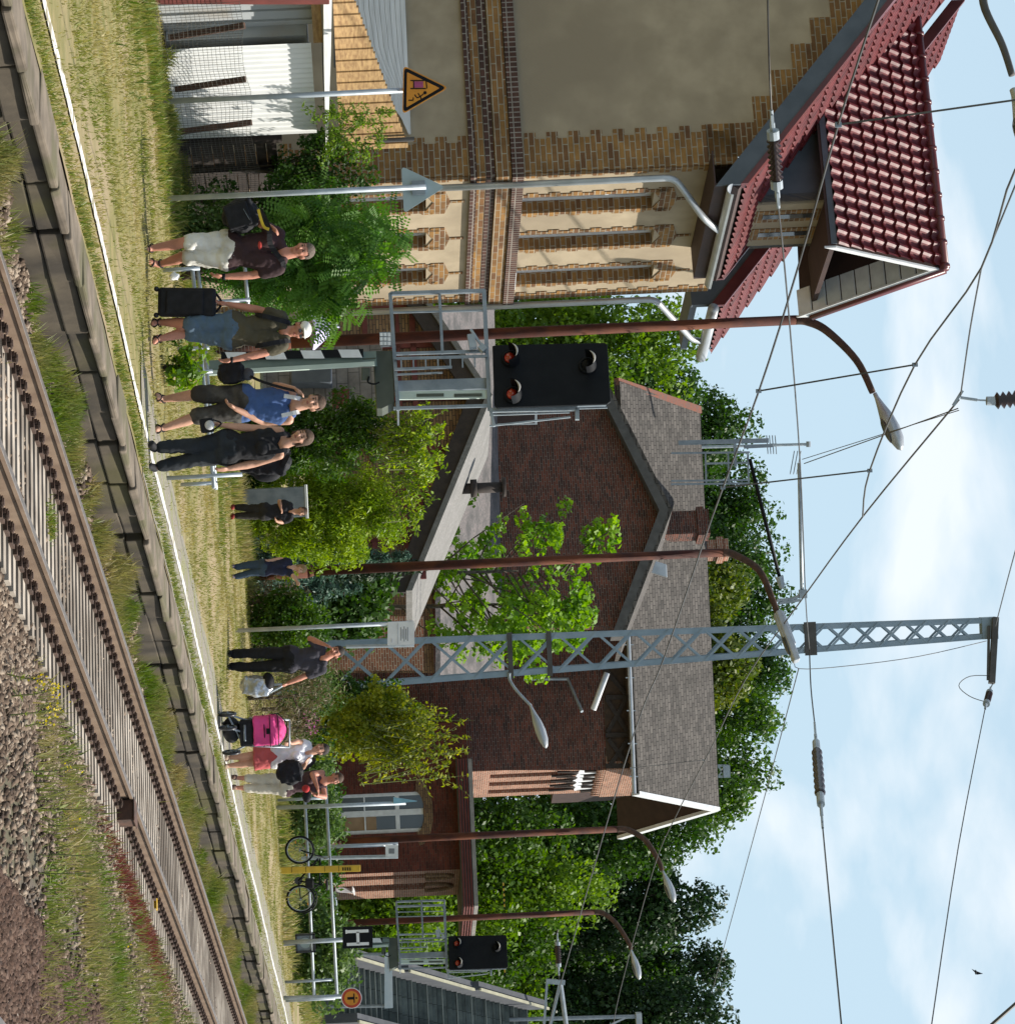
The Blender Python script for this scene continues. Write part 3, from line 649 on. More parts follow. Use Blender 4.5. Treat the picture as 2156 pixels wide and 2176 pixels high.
def pipe(name, pts, r, mat, parent):
    b = MB(); sm = []
    pts = [Vector(p) for p in pts]
    for i, p in enumerate(pts):
        if 0 < i < len(pts) - 1:
            a = (pts[i - 1] - p).normalized() * min(.14, (pts[i - 1] - p).length * .4); c = (pts[i + 1] - p).normalized() * min(.14, (pts[i + 1] - p).length * .4)
            for k in range(5): x = k / 4; sm.append((p + a) * (1 - x) ** 2 + p * 2 * x * (1 - x) + (p + c) * x * x)
        else: sm.append(p)
    b.tube(sm, r, 12)
    return b.build(name, mat, parent, True)
tp = TA + .10
pipe('downpipe', [F(tp, NW - .12, 0), F(tp, NW - .12, zN(340, 1470) - .25), F(tp + .45, NE - .08, ez - .28), F(tp + .85, nG, ez - .02)], .048, M['gutter'], e1)
ztp = PT(632, 1392, NW - .1).z; n2 = NW - .12; pE = PT(722, 1470, n2 - .09)
pipe('downpipe', [F(TE + .02, NW - .10, 0), F(TE + .02, NW - .10, ztp), pE, pE + Z3 * .2 + T3 * .1], .048, M['gutter'], e1)
# dormer: cheek, lit front, two window slits, its own tiled saddle roof
d0, d1 = tT(426, 1650), tT(523, 1660); zf0 = zT(430, 1619); zf1 = zT(450, 1742)
dm = MB(); dn = NW - .02; wl = (zf1 - zf0)
dm.tbox(d0, d1, dn, dn + .12, zf0 - .1, zf1); df = dm.build('dormer_front', M['plaster'], e1)
for k in (.3, .68):
    c = d0 + (d1 - d0) * k; w = MB(); w.tbox(c - .19, c + .19, dn - .012, dn - .001, zf0 - .05, zf1 - .01); wo = w.build('window', M['ybrick'], df)
    w = MB(); w.tbox(c - .07, c + .07, dn - .02, dn - .0125, zf0 + .05, zf1 - .08); w.build('pane', M['glassy'], wo)
ck = MB(); ck.prism([F(d0, dn, zf0 - .2), F(d0, dn, zf1), F(d0, NE + (zf1 - ez) / GS, zf1)], T3 * .1); ck.build('dormer_cheek', M['slateblue'], e1); ck = MB(); ck.prism([F(d1 - .1, dn, zf0 - .2), F(d1 - .1, dn, zf1), F(d1 - .1, NE + (zf1 - ez) / GS, zf1)], T3 * .1)
ck.build('dormer_cheek', M['slateblue'], e1)
dR = PN(521, 1775, d0 - .35); dEt, dEn = tn(dR); zE = dR.z          # near eave, overhanging end
ridge_t = (d0 + d1) / 2; ridge_p = PN(570, 1998, ridge_t); rn = tn(ridge_p)[1]; zR = ridge_p.z
nL = NE + (zE - ez - .16) / GS                                         # where the eave meets the main slope
nRl = NE + (zR - ez - .16) / GS
eR = F(dEt, dEn, zE); rR = F(ridge_t, rn, zR); eL = F(dEt, nL, zE)
av_ = F(ridge_t, 0, zR) - F(dEt, 0, zE); sl_l = av_.length; av_.normalize(); au_ = N3
def dedge(v): x = v / sl_l; return (rn + (dEn - rn) * (1 - x)) * 1.0 - min(dEn, rn), (nL + (nRl - nL) * x) - min(dEn, rn)
n00 = min(dEn, rn)
pantile(F(dEt, n00, zE), N3, av_, max(nL, nRl) - n00, sl_l, dedge, cp=.185, rp=.235, hgt=.05, parent=e1, name='dormer_tiles')
farE_t = 2 * ridge_t - dEt + .1
fE = F(farE_t, dEn - .05, zE - .1)
b = MB(); th = Z3 * -.10
b.prism([eR, rR, F(ridge_t, nRl, zR), eL], th); b.prism([fE, rR, F(ridge_t, nRl, zR), F(farE_t, nL, zE)], th); b.build('dormer_deck', M['soffit'], e1)
b = MB(); b.prism([fE, rR, F(ridge_t, nRl, zR), F(farE_t, nL, zE - .1)], Z3 * .07); b.build('dormer_far_slope', M['tile'], e1)
b = MB(); b.tube([F(ridge_t, rn - .03, zR + .045), F(ridge_t, nRl, zR + .045)], .075, 10)
for i in range(12): b.tube([F(ridge_t, rn + i * .37, zR + .05), F(ridge_t, rn + i * .37 + .05, zR + .05)], .085, 10)
b.bar(fE + Z3 * .05, rR + Z3 * .05, .13, .12); b.build('dormer_ridge', M['tileridge'], e1, True)
b = MB()
for k in range(9):
    a0 = k / 9; a1 = (k + .86) / 9
    x0 = fE.lerp(rR, a0); x1 = fE.lerp(rR, a1); y0 = eR.lerp(rR, a0)
    b.prism([x0 + N3 * -.02 - Z3 * .11, x1 + N3 * -.02 - Z3 * .11, x1 + N3 * .40 - Z3 * .11, x0 + N3 * .40 - Z3 * .11], Z3 * -.015)
b.prism([eR - N3 * .035, rR - N3 * .035, rR - N3 * .035 - Z3 * .16, eR - N3 * .035 - Z3 * .16], N3 * .03)
b.prism([fE - N3 * .035, rR - N3 * .035, rR - N3 * .035 - Z3 * .16, fE - N3 * .035 - Z3 * .16], N3 * .03)
b.build('dormer_barge', M['wframe'], e1)
b = MB(); b.prism([F(dEt + .12, dn + .3, zE), F(ridge_t, dn + .3, zR - .12), F(farE_t - .1, dn + .3, zE)], N3 * .1)
b.tbox(d0 - .33, d1 + .3, dEn + .1, dn - .01, zf1 + .0, zf1 + .07)
b.tbox(d0 - .33, d0 - .002, dn - .01, nL, zf1 + .0, zf1 + .07)
b.build('dormer_soffit', M['soffit'], e1)
b = MB(); b.tbox(d0 - .37, d0 - .335, dEn + .02, nL, zf1 - .03, zE + .02); b.build('dormer_eave_board', M['slateblue'], e1)
# set back rear roof on the same slope, with its own gutter and grey side panel
n2 = NW - .12; p2_ = PT(646, 1518, n2); q2_ = PT(747, 1492, n2); u0_, u1_ = tn(p2_)[0], tn(q2_)[0]; ez2 = (p2_.z + q2_.z) / 2 - .05
pantile(F(u0_, n2, ez2 + .12), T3, upv, u1_ - u0_, 6.5, parent=e1, name='rear_roof_tiles')
b = MB(); b.prism([F(u0_ + .02, n2, ez2), F(u1_ - .02, n2, ez2), F(u1_ - .02, n2, ez2) + upv * 6.5, F(u0_ + .02, n2, ez2) + upv * 6.5], nv * .1); b.build('rear_roof_deck', M['soffit'], e1)
b = MB(); b.prism([F(u0_ - .03, n2 - .03, ez2 - .02), F(u0_ - .03, n2 - .03, ez2 + .2), F(u0_ - .03, n2 - .03, ez2 + .2) + upv * 6.5, F(u0_ - .03, n2 - .03, ez2 - .02) + upv * 6.5], T3 * .08); b.build('rear_verge_tiles', M['tileridge'], e1)
b = MB(); b.prism([F(u0_, n2, ez2 - .30), F(u0_, n2, ez2), F(u0_, n2, ez2) + upv * 3.2, F(u0_, n2 + 2.4, ez2 - .30)], T3 * .1); b.tbox(u0_ + .1, u1_, n2 + .05, n2 + .5, ez2 - .30, ez2 - .2); b.build('side_panel', M['slateblue'], e1)
b = MB(); b.tube([F(u0_ - .05, n2 - .09, ez2 + .02), F(u1_ + .02, n2 - .09, ez2 + .02)], .085, 12); b.build('rear_gutter', M['gutter'], e1, True)
# ------------------------------------------------------------------ wooden shed in front of the house
es = empty('shed', F(34, 17.3, 0), 'patchwork shed of white corrugated sheet, sheet coloured in shade grey and yellow planks against the house', 'shed')
NS = 17.2
def corr(b, pts_t0, t1, n, z0, z1, pitch=.135, amp=.011, slope=0.0):
    m_ = int((t1 - pts_t0) / pitch * 8) + 1; vs = []
    for i in range(m_ + 1):
        t = pts_t0 + i * pitch / 8; a = amp * math.sin(i * math.pi / 4)
        for z in (z0, z1): vs.append(F(t, n + a - .002 * i * slope, z + (slope * (t - pts_t0) if z == z1 else 0)))
    b.add(vs, [(2 * i, 2 * i + 2, 2 * i + 3, 2 * i + 1) for i in range(m_)])
ts0, ts1 = tT(99, 480, NS), tT(289, 480, NS); zs1 = zT(200, 668, NS)
b = MB(); corr(b, ts0, ts1, NS, 0, zs1); b.build('corrugated_wall', M['sheet'], es)
b = MB(); tg0 = tT(-40, 480, NS + .25)
for i in range(9):
    a = tg0 + (ts0 - tg0) * i / 9; b.tbox(a + .01, tg0 + (ts0 - tg0) * (i + 1) / 9 - .01, NS + .25 + (i % 2) * .02, NS + .30 + (i % 2) * .02, 0, zs1 + .1)
b.tbox(ts0 + .02, ts1 - .02, NS + .12, NS + 1.1, .05, zs1 - .05); b.build('shaded_wall', M['shadesheet'], es)
b = MB(); a = tT(-40, 690, NS - .35); c = tT(332, 695, NS - .35)
b.prism([F(a, NS - .26, zT(0, 690, NS - .35)), F(a, NS - .26, zT(0, 709, NS - .35)), F(tT(120, 704, NS - .35), NS - .26, zT(120, 704, NS - .35)), F(c, NS - .26, zT(332, 697, NS - .35)), F(c, NS - .26, zT(332, 693, NS - .35)), F(tT(150, 688, NS - .35), NS - .26, zT(150, 689, NS - .35))], N3 * 1.2)
b.build('roof', M['wboard'], es)
b = MB(); b.tbox(tT(-30, 672, NS), tT(88, 672, NS - .05), NS - .07, NS - .02, zT(50, 664, NS), zT(50, 684, NS)); b.build('beam', M['plank'], es)
b = MB(); NP = NS + .42
k = 0; t = tT(-20, 760, NP); te = tT(318, 760, NP)
while t < te:
    w = .155; x = (t - tT(-20, 760, NP)) / (te - tT(-20, 760, NP)); zt = zT(100, 752 + 118 * x, NP)
    b.tbox(t, t + w - .012, NP + (k % 2) * .018, NP + .03 + (k % 2) * .018, zT(100, 712, NP), zt); t += w; k += 1
b.build('plank_wall', M['plank'], es)
b = MB(); tb = TA - .10                                            # white weathered boarding that covers the upper wall
pl = [(-60, 735), (40, 742), (90, 760), (100, 757), (128, 775), (168, 790), (160, 800), (235, 838), (245, 850), (285, 868), (285, 873), (-60, 859)]
nbd = 11
for i in range(nbd):
    # boards run lengthwise; lower edge is ragged
    f0, f1 = i / nbd, (i + .93) / nbd
    def low(u):
        for (a_, b_) in zip(pl[:9], pl[1:10]):
            if a_[0] <= u <= b_[0] or b_[0] <= u <= a_[0]: return a_[1] + (b_[1] - a_[1]) * ((u - a_[0]) / max(1e-6, (b_[0] - a_[0])) if b_[0] != a_[0] else 0)
        return 868
    us = [-60, 20, 60, 100, 140, 180, 220, 250, 284]
    up_ = [(u, low(u) + (859 + 14 * (u + 60) / 345 - low(u)) * f1) for u in us]; lo_ = [(u, low(u) + (859 + 14 * (u + 60) / 345 - low(u)) * f0) for u in us]
    for k in range(len(us) - 1):
        b.prism([PN(*lo_[k], tb), PN(*lo_[k + 1], tb), PN(*up_[k + 1], tb), PN(*up_[k], tb)], T3 * .03)
b.build('white_boarding', M['wboard'], es)
b = MB(); b.prism([PN(62, 709, tb - 1.2), PN(140, 735, tb - 1.2), PN(145, 722, tb - 1.2), PN(140, 709, tb - 1.2)], T3 * .05); b.build('felt_flap', M['verge'], es); b = MB(); b.tube([F(tT(285, 870, NP) + .05, NP - .05, zT(285, 800, NP)), F(tT(285, 870, NP) + .05, NP - .05, zT(285, 880, NP))], .03, 8); b.build('corner_pipe', M['verge'], es)
b = MB()
b.prism([PT(-20, 312, 16.9), PT(10, 312, 16.9), PT(10, 700, 16.9), PT(-20, 700, 16.9)], N3 * .1); tag(b.build('wooden_post', M['redtimber'], bevel=.008), 'red brown timber post at the left edge in front of the shed', 'post')
# ------------------------------------------------------------------ wire mesh fence with leaning dark bars behind it
ef = empty('wire_fence', F(32, 16.6, 0), 'low wire mesh fence with leaning dark brown bars behind it in front of the shed', 'wire fence')
NF = 16.75; tf0, tf1 = tT(8, 430, NF), tT(770, 430, NF)
b = MB(); hf = 1.05; t = tf0
zfn = lambda t: 1.0 + .03 * math.sin(t * 3) + .01 * math.sin(t * 11)
for i in range(20):
    pts = [F(tf0 + (tf1 - tf0) * k / 20, NF + .01 * math.sin(k * 2 + i), zfn(tf0 + (tf1 - tf0) * k / 20) * i / 19.0 + .01 + .004 * math.sin(k * 1.7 + i)) for k in range(21)]
    b.tube(pts, .0028, 4, caps=False)
while t < tf1:
    b.tube([F(t, NF, 0), F(t + .012 * math.sin(t * 9), NF + .01, zfn(t) + .02)], .0028, 4, caps=False); t += .065
b.build('mesh', M['mesh'], ef)
for (u, h0, h1, dx) in ((72, 372, 520, -18), (182, 385, 522, -14), (272, 395, 535, -12), (640, 420, 560, 0)):
    b = MB(); b.bar(PT(u - dx * .0 + 8, h0 - 12, NF + .09), PT(u + dx, h1, NF + .09), .07, .07); b.build('post', M['rustdark'], ef)  # dark brown bars just behind the mesh, most of them leaning
b = MB(); zb0_, zb1_ = 0.0, zT(350, 592, 17.25)
for i in range(9): b.tbox(tT(293, 480, 17.25), tT(470, 480, 17.25), 17.25 + (i % 2) * .015, 17.28 + (i % 2) * .015, zb0_ + i * (zb1_ - zb0_) / 9 + .008, zb0_ + (i + 1) * (zb1_ - zb0_) / 9 - .004)
for u in (296, 360, 425): b.tbox(tT(u, 480, 17.2), tT(u, 480, 17.2) + .09, 17.16, 17.24, 0, zb1_ + .08)
tag(b.build('board_fence', M['dktimber']), 'dark weathered board fence in shadow between shed and robinia', 'fence')
# ------------------------------------------------------------------ annex: clinker gable with dark red timber framing
ea = empty('annex', P(950, 700, 72), 'low half timbered clinker annex with a grey felt gable roof behind the bushes', 'annex')
ta = tn(P(840, 800, 72))[0]
def A_(u, h, dt=0): return PN(u, h, ta + dt)
b = MB(); b.prism([A_(560, 690), A_(1256, 690), A_(1250, 862), A_(842, 1022), A_(640, 905), A_(560, 860)], T3 * .3); b.build('clinker_wall', M['tanbrick'], ea)
b = MB()
for (u0, h0, u1, h1, w) in ((590, 770, 1240, 800, 10), (600, 872, 1230, 900, 11), (640, 842, 1245, 868, 7), (742, 690, 732, 940, 9), (852, 690, 845, 1000, 9), (958, 690, 952, 965, 9), (1052, 690, 1046, 935, 9), (1150, 690, 1145, 890, 9), (655, 690, 648, 890, 9), (600, 690, 597, 850, 9)):
    b.bar(A_(u0, h0, -.03), A_(u1, h1, -.03), .012 * w, .06, up=T3)
b.build('timber_frame', M['redtimber'], ea)
b = MB()
for (u0, h0, u1, h1) in ((742, 790, 852, 795), (852, 880, 958, 885)): b.bar(A_(u0 + 6, h0 + 18, -.02), A_(u1 - 6, h1 + 18, -.02), .3, .05, up=T3)
b.build('dark_rail', M['dktimber'], ea)
b = MB(); ap, le, re = A_(842, 1032, -.5), A_(600, 872, -.5), A_(1258, 862, -.5)
b.prism([le, ap, ap - Z3 * .42, le - Z3 * .42], T3 * .12); b.prism([ap, re, re - Z3 * .36, ap - Z3 * .42], T3 * .12); b.build('barge_board', M['dktimber'], ea)
b = MB(); b.prism([ap - T3 * .1 + Z3 * .01, re - T3 * .1 + Z3 * .01, re + T3 * 3.8 + Z3 * .01, ap + T3 * 4.2 + Z3 * .01], Z3 * .14); b.prism([le - T3 * .1 + Z3 * .01, ap - T3 * .1 + Z3 * .01, ap + T3 * 4.2 + Z3 * .01, le + T3 * 4.2 + Z3 * .01], Z3 * .14)
M['felt2'] = pm('pale_roof_felt', (.21, .20, .19), (.14, .135, .125), 16, .95, .6, c3=(.15, .145, .135), sc3=1.8, det=12)
b.build('roof', M['felt2'], ea)
b = MB(); b.prism([A_(600, 868, -.45), A_(842, 1026, -.45), A_(842, 1020, -.45), A_(1258, 858, -.45), A_(1258, 852, -.45), A_(842, 1006, -.45), A_(600, 850, -.45)], T3 * .4); b.build('soffit', M['soffit'], ea)
b = MB(); q0 = A_(1040, 955, 1.5); b.tube([q0, q0 + Z3 * 1.25], .13, 12); b.tube([q0 + Z3 * 1.25, q0 + Z3 * 1.33], .24, 12); b.tube([q0 + Z3 * .5, q0 + Z3 * .65], .22, 12)
tag(b.build('vent_pipe', M['dktimber'], None, True), 'dark vent pipe with a flared cap standing on the grey felt annex roof', 'vent pipe')
b = MB(); bw = tn(P(820, 700, 66))[0]
b.prism([PN(735, 560, bw), PN(905, 560, bw), PN(900, 812, bw), PN(730, 812, bw)], T3 * .25); bo = b.build('block_wall', M['block']); tag(bo, 'grey concrete block wall with a small brown shutter in front of the annex', 'wall')
b = MB(); b.prism([PN(828, 707, bw - .05), PN(868, 707, bw - .05), PN(866, 742, bw - .05), PN(826, 742, bw - .05)], T3 * .045); b.build('shutter', M['redtimber'], bo, bevel=.01)
b = MB(); b.prism([PN(780, 618, bw - .5), PN(812, 618, bw - .5), PN(812, 705, bw - .5), PN(780, 705, bw - .5)], T3 * .4)
tag(b.build('metal_cabinet', M['slateblue'], bevel=.03), 'dark blue grey metal cabinet against the block wall', 'cabinet')
b = MB(); q = [P(640, 655, 41.5), P(745, 668, 41.5), P(695, 722, 41.5)]; c_ = P(697, 664, 41.2)
b.add([P(636, 650, 41.0), P(748, 664, 41.0), P(705, 672, 40.2), P(690, 655, 42.4), P(694, 722, 41.4)], [(0, 2, 4), (2, 1, 4), (1, 3, 4), (3, 0, 4)])
po = empty('parasol', F(*tn(P(697, 600, 41.4)), 0), 'pale lavender parasol behind the man in the white cap', 'parasol')
b.build('canopy', pm('lavender_cloth', (.50, .46, .72), (.44, .40, .66), 3, .8), po); b = MB(); b.tube([P(694, 722, 41.4) - Z3 * 2.3, P(694, 722, 41.4)], .02, 8); b.build('pole', M['galvl'], po)
# ------------------------------------------------------------------ big brick station building
eb = empty('brick_station', P(1300, 690, 103), 'large dark red brick station building with grey shingle roofs and chimneys', 'station building')
tw = tn(P(1083, 1000, 100))[0]
def B_(u, h, dt=0): return PN(u, h, tw + dt)
b = MB(); b.prism([B_(850, 700), B_(1331, 700), B_(1331, 1315), B_(1083, 1410), B_(850, 1296)], T3 * .4)
b.build('gable_wall', M['rbrick'], eb)
b = MB(); eL_, aP_, eR_ = B_(826, 1290, -.6), B_(1083, 1420, -.6), B_(1352, 1318, -.6)
b.prism([eL_, aP_, aP_ - Z3 * .30, eL_ - Z3 * .30], T3 * .5); b.prism([aP_, eR_, eR_ - Z3 * .30, aP_ - Z3 * .30], T3 * .5); b.build('barge_board', M['verge'], eb)
b = MB(); b.prism([eL_, aP_, aP_ + T3 * 5, eL_ + T3 * 5], Z3 * .12); b.prism([aP_, eR_, eR_ + T3 * 3, aP_ + T3 * 5], Z3 * .12); b.build('wing_roof', M['slate'], eb)
w = MB(); w.prism([B_(872, 1040, -.02), B_(904, 1040, -.02), B_(902, 1141, -.02), B_(870, 1141, -.02)], T3 * .015); wf = w.build('window', M['wframe'], eb)
w = MB(); w.prism([B_(876, 1045, -.03), B_(900, 1045, -.03), B_(899, 1136, -.03), B_(875, 1136, -.03)], T3 * .008); w.build('pane', M['soffit'], wf)
YE, YR, YF = 103.2, 107.2, 111.2
E0, E1, R0, R1 = P(811, 1309, YE), P(1686, 1349, YE), P(872, 1479, YR), P(1720, 1520, YR)
FE = P(1780, 1316, YF); F0 = E0 + (FE - E1)
b = MB(); sn_ = (E1 - E0).cross(R0 - E0).normalized(); sn_ = sn_ if sn_.z > 0 else -sn_
b.prism([E0, E1, R1, R0], sn_ * .14); b.prism([F0, FE, R1, R0], Z3 * .14); b.build('main_roof', M['slate'], eb)
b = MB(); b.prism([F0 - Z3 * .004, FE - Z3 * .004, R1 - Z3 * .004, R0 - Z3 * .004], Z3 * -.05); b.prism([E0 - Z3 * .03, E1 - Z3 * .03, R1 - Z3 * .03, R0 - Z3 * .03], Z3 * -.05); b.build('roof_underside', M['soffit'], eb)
b = MB(); b.bar(E1 + Z3 * .02, R1 + Z3 * .02, .12, .32); b.bar(FE, R1, .12, .25); b.build('verge_strip', M['wframe'], eb)
b = MB(); b.bar(E0, R0 + Z3 * .1, .25, .2); b.build('verge_tiles', pm('terracotta', (.25, .09, .055), (.17, .10, .08), 6, .8), eb)
b = MB(); b.tube([P(1338, 1334, YE - .1), P(1686, 1347, YE - .1)], .075, 10)
for i in range(5): u = 1370 + i * 70; b.bar(P(u, 1326 + i * 2.6, YE - .1), P(u, 1345 + i * 2.6, YE - .1), .04)
b.build('gutter', M['gutter'], eb)
YW = 104.0
k0 = P(1331, 700, YW); k1 = P(1636, 700, YW); LE = 3.9               # end wall length
b = MB(); b.prism([P(1331, 700, YW), P(1638, 700, YW), P(1636, 1337, YW), P(1331, 1325, YW)], Vector((0, .4, 0))); b.build('front_wall', M['rbrick'], eb)
b = MB(); ty = YW - .06
fr = [P(1400, 1280, ty), P(1632, 1290, ty), P(1632, 1336, ty), P(1400, 1326, ty)]
b.prism(fr, Vector((0, .055, 0))); tf = b.build('timber_band', pm('brown_panel', (.07, .04, .022), (.04, .025, .016), 5, .85), eb)
b = MB()
for q_, (a, c) in enumerate((((1484, 1288), (1556, 1332)), ((1484, 1330), (1556, 1290)), ((1570, 1292), (1628, 1334)), ((1570, 1334), (1628, 1294)), ((1420, 1284), (1475, 1328)))): b.bar(P(a[0], a[1], ty - .05 - .005 * (q_ % 2)), P(c[0], c[1], ty - .05 - .005 * (q_ % 2)), .14, .05, up=Vector((0, 1, 0)))
for u in (1482, 1562, 1628): b.bar(P(u, 1286, ty - .05), P(u - 1, 1335, ty - .05), .16, .07, up=Vector((0, 1, 0)))
b.build('brace', M['dktimber'], tf)
gw = MB(); gi = -T3 * 0
g0 = P(1636, 1345, YW)
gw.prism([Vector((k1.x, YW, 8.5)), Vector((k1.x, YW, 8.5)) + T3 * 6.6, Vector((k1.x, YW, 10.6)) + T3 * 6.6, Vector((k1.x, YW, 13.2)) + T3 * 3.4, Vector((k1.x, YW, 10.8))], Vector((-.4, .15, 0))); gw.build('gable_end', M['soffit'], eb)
K1 = Vector((P(1640, 1000, YW).x, YW, 0)); nK = tn(K1)[1]; tK = tn(K1)[0]
def zK(h, u=1660): return (PPl(u, h, K1, N3)).z
b = MB(); opz = []
z0, z1 = zK(1040), zK(1236)
for i in range(3): a = tK + .55 + i * 1.15; opz.append((a, a + .55, z0, z1))
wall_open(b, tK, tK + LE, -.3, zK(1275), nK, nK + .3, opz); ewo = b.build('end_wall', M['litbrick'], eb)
for (a, c, z0_, z1_) in opz:
    s = MB(); m_ = (a + c) / 2
    s.tbox(a, c, nK + .2, nK + .25, z0_, z1_, 0); s.build('niche', M['dkred'], ewo)
    s = MB()
    for sgn in (-1, 1):
        arc = [F(m_ + sgn * (c - a) * .62 * math.cos(x), nK - .03, z1_ + .75 * math.sin(x)) for x in np.linspace(0, 1.45, 7)]
        s.tube(arc, .07, 6)
    s.build('pointed_arch', M['dktimber'], ewo)
b = MB(); pz = [F(tK + .5, nK - .006, zK(1226)), F(tK + .5, nK - .006, zK(1258))]
for i in range(8): pz.append(F(tK + .7 + i * .36, nK - .006, zK(1268 if i % 2 else 1256)))
pz += [F(tK + 3.5, nK - .006, zK(1250)), F(tK + 3.5, nK - .006, zK(1224)), F(tK + 2.1, nK - .006, zK(1216))]
b.prism(pz, N3 * .004); b.build('white_paint_patch', M['white'], ewo)
for i in range(4):
    b = MB(); c = tK + .75 + i * .72; b.tube([F(c + .30 * math.cos(x), nK - .03, zK(1166) + .92 * math.sin(x)) for x in np.linspace(.05, 2.9, 12)], .045, 6); b.build('dark_scrawl', M['dktimber'], ewo)
b = MB(); b.tbox(tK - .1, tK + LE + .1, nK - .16, nK + .3, zK(1278), zK(1345))
for i in range(14): b.prism([F(tK + i * .28, nK - .15, zK(1278)), F(tK + i * .28 + .26, nK - .15, zK(1278)), F(tK + i * .28 + .13, nK - .15, zK(1278) - .32)], N3 * .06)
b.build('shingled_upper_wall', M['litbrick'], eb)
# lower wing with the canopy
YL = 102.2; k2 = P(1853, 850, YL)
aw0, aw1, az0, az1 = P(1690, 713, YL), P(1776, 713, YL), P(1730, 713, YL).z, P(1730, 900, YL).z
b = MB()
zt_ = P(1750, 1000, YL).z; xs_ = (P(1540, 850, YL).x, aw0.x, aw1.x, k2.x); 
for (x0, x1, za, zb) in ((xs_[0], xs_[1], -.3, zt_), (xs_[2], xs_[3], -.3, zt_), (xs_[1], xs_[2], -.3, az0), (xs_[1], xs_[2], az1, zt_)):
    b.obox(((x0 + x1) / 2, YL + .2, (za + zb) / 2), ((x1 - x0) / 2, 0, 0), (0, .2, 0), (0, 0, (zb - za) / 2))
b.build('wing_wall', M['dkred'], eb)
wn = MB(); X0, X1, Z0_, Z1_ = xs_[1], xs_[2], az0, az1; xm = (X0 + X1) / 2; zt2 = Z0_ + (Z1_ - Z0_) * .68
for (x0, x1, za, zb) in ((X0, X0 + .12, Z0_, Z1_), (X1 - .12, X1, Z0_, Z1_), (xm - .1, xm + .1, Z0_, Z1_), (X0 + .12, X1 - .12, zt2, zt2 + .14), (X0 + .12, X1 - .12, Z0_, Z0_ + .12), (X0 + .12, X1 - .12, Z0_ + .95, Z0_ + 1.0)):
    wn.obox(((x0 + x1) / 2, YL + .14, (za + zb) / 2), ((x1 - x0) / 2, 0, 0), (0, .04 + .003 * (x0 == xm - .1), 0), (0, 0, (zb - za) / 2))
wo = wn.build('window', M['wframe'], eb)
pn = MB(); pn.obox((xm, YL + .17, (Z0_ + Z1_) / 2), ((X1 - X0) / 2, 0, 0), (0, .01, 0), (0, 0, (Z1_ - Z0_) / 2)); pn.build('pane', M['glassy'], wo)
pn = MB(); pn.obox((xm + .38, YL + .155, Z0_ + .75), (.3, 0, 0), (0, .004, 0), (0, 0, .6)); pn.build('curtain', pm('beige_curtain', (.33, .22, .13), None, 3, .9), wo)
ar = MB(); cx = xm; rad = (X1 - X0) / 2 + .15
arc = [(cx + (rad + .3) * math.cos(x) * 1.0, Z1_ - .18 + .50 * math.sin(x)) for x in np.linspace(math.pi, 0, 13)]; arc2 = [(cx + (rad - .14) * math.cos(x), Z1_ - .26 + .28 * math.sin(x)) for x in np.linspace(0, math.pi, 13)]
for i in range(12):
    a, b2, c, d = arc[i], arc[i + 1], arc2[11 - i], arc2[12 - i]
    ar.prism([Vector((a[0], YL - .03, a[1])), Vector((b2[0], YL - .03, b2[1])), Vector((c[0], YL - .03, c[1])), Vector((d[0], YL - .03, d[1]))], Vector((0, .02, 0)))
ar.build('window_arch', M['tanbrick'], eb)
nQ = tn(k2)[1]; tQ = tn(k2)[0]; zq = lambda h: PPl(1880, h, k2, N3).z
b = MB(); o2 = [(tQ + .5, tQ + 1.1, zq(705), zq(903)), (tQ + 2.0, tQ + 3.0, zq(705), zq(903))]
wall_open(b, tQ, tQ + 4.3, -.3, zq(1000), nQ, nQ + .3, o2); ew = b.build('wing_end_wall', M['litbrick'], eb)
for (a, c, z0_, z1_) in o2:
    s = MB(); s.tbox(a, c, nQ + .2, nQ + .25, z0_, z1_); s.build('niche', M['dkred'], ew)
    s = MB(); m_ = (a + c) / 2
    for sgn in (-1, 1): s.tube([F(m_ + sgn * (c - a) * .55 * math.cos(x), nQ - .03, z1_ + .9 * math.sin(x)) for x in np.linspace(0, 1.5, 7)], .09, 6)
    s.build('pointed_arch', M['tanbrick'], ew)
for p, q in ((F(tQ + 2.2, nQ - .05, zq(712)), F(tQ + 2.6, nQ - .05, zq(752))), (F(tQ + 2.1, nQ - .06, zq(748)), F(tQ + 2.9, nQ - .06, zq(752))), (F(tQ + 1.95, nQ - .05, zq(700)), F(tQ + 3.1, nQ - .05, zq(702)))): b = MB(); b.bar(p, q, .16, .04); b.build('loose_board', M['wframe'], ew)
b = MB(); cz0, cz1 = P(1750, 975, 101).z, P(1750, 1000, 101).z; c0_ = P(1612, 990, 101.2); c1_ = P(1925, 990, 101.2)
pl = [Vector((c0_.x, 101.2, cz0)), Vector((c1_.x, 101.2, cz0)), Vector((c1_.x, 101.2, cz0)) + T3 * 7, Vector((c0_.x, 101.2, cz0)) + T3 * 7]
b.prism(pl, Z3 * (cz1 - cz0)); b.build('canopy_edge', M['verge'], eb)
b = MB(); b.prism([p_ + Z3 * (cz1 - cz0 + .003) + Vector((0, -.08, 0)) for p_ in pl], Z3 * .13); b.build('canopy_roof', pm('canopy_sheet', (.27, .25, .23), (.18, .17, .155), 4, .8, .3), eb)
b = MB()
for i in range(4): b.tube([Vector((c0_.x, 101.15, cz0 + .06 + i * .09)), Vector((c1_.x + .02, 101.15, cz0 + .06 + i * .09)), Vector((c1_.x + .02, 101.15, cz0 + .06 + i * .09)) + T3 * 7], .03, 6)
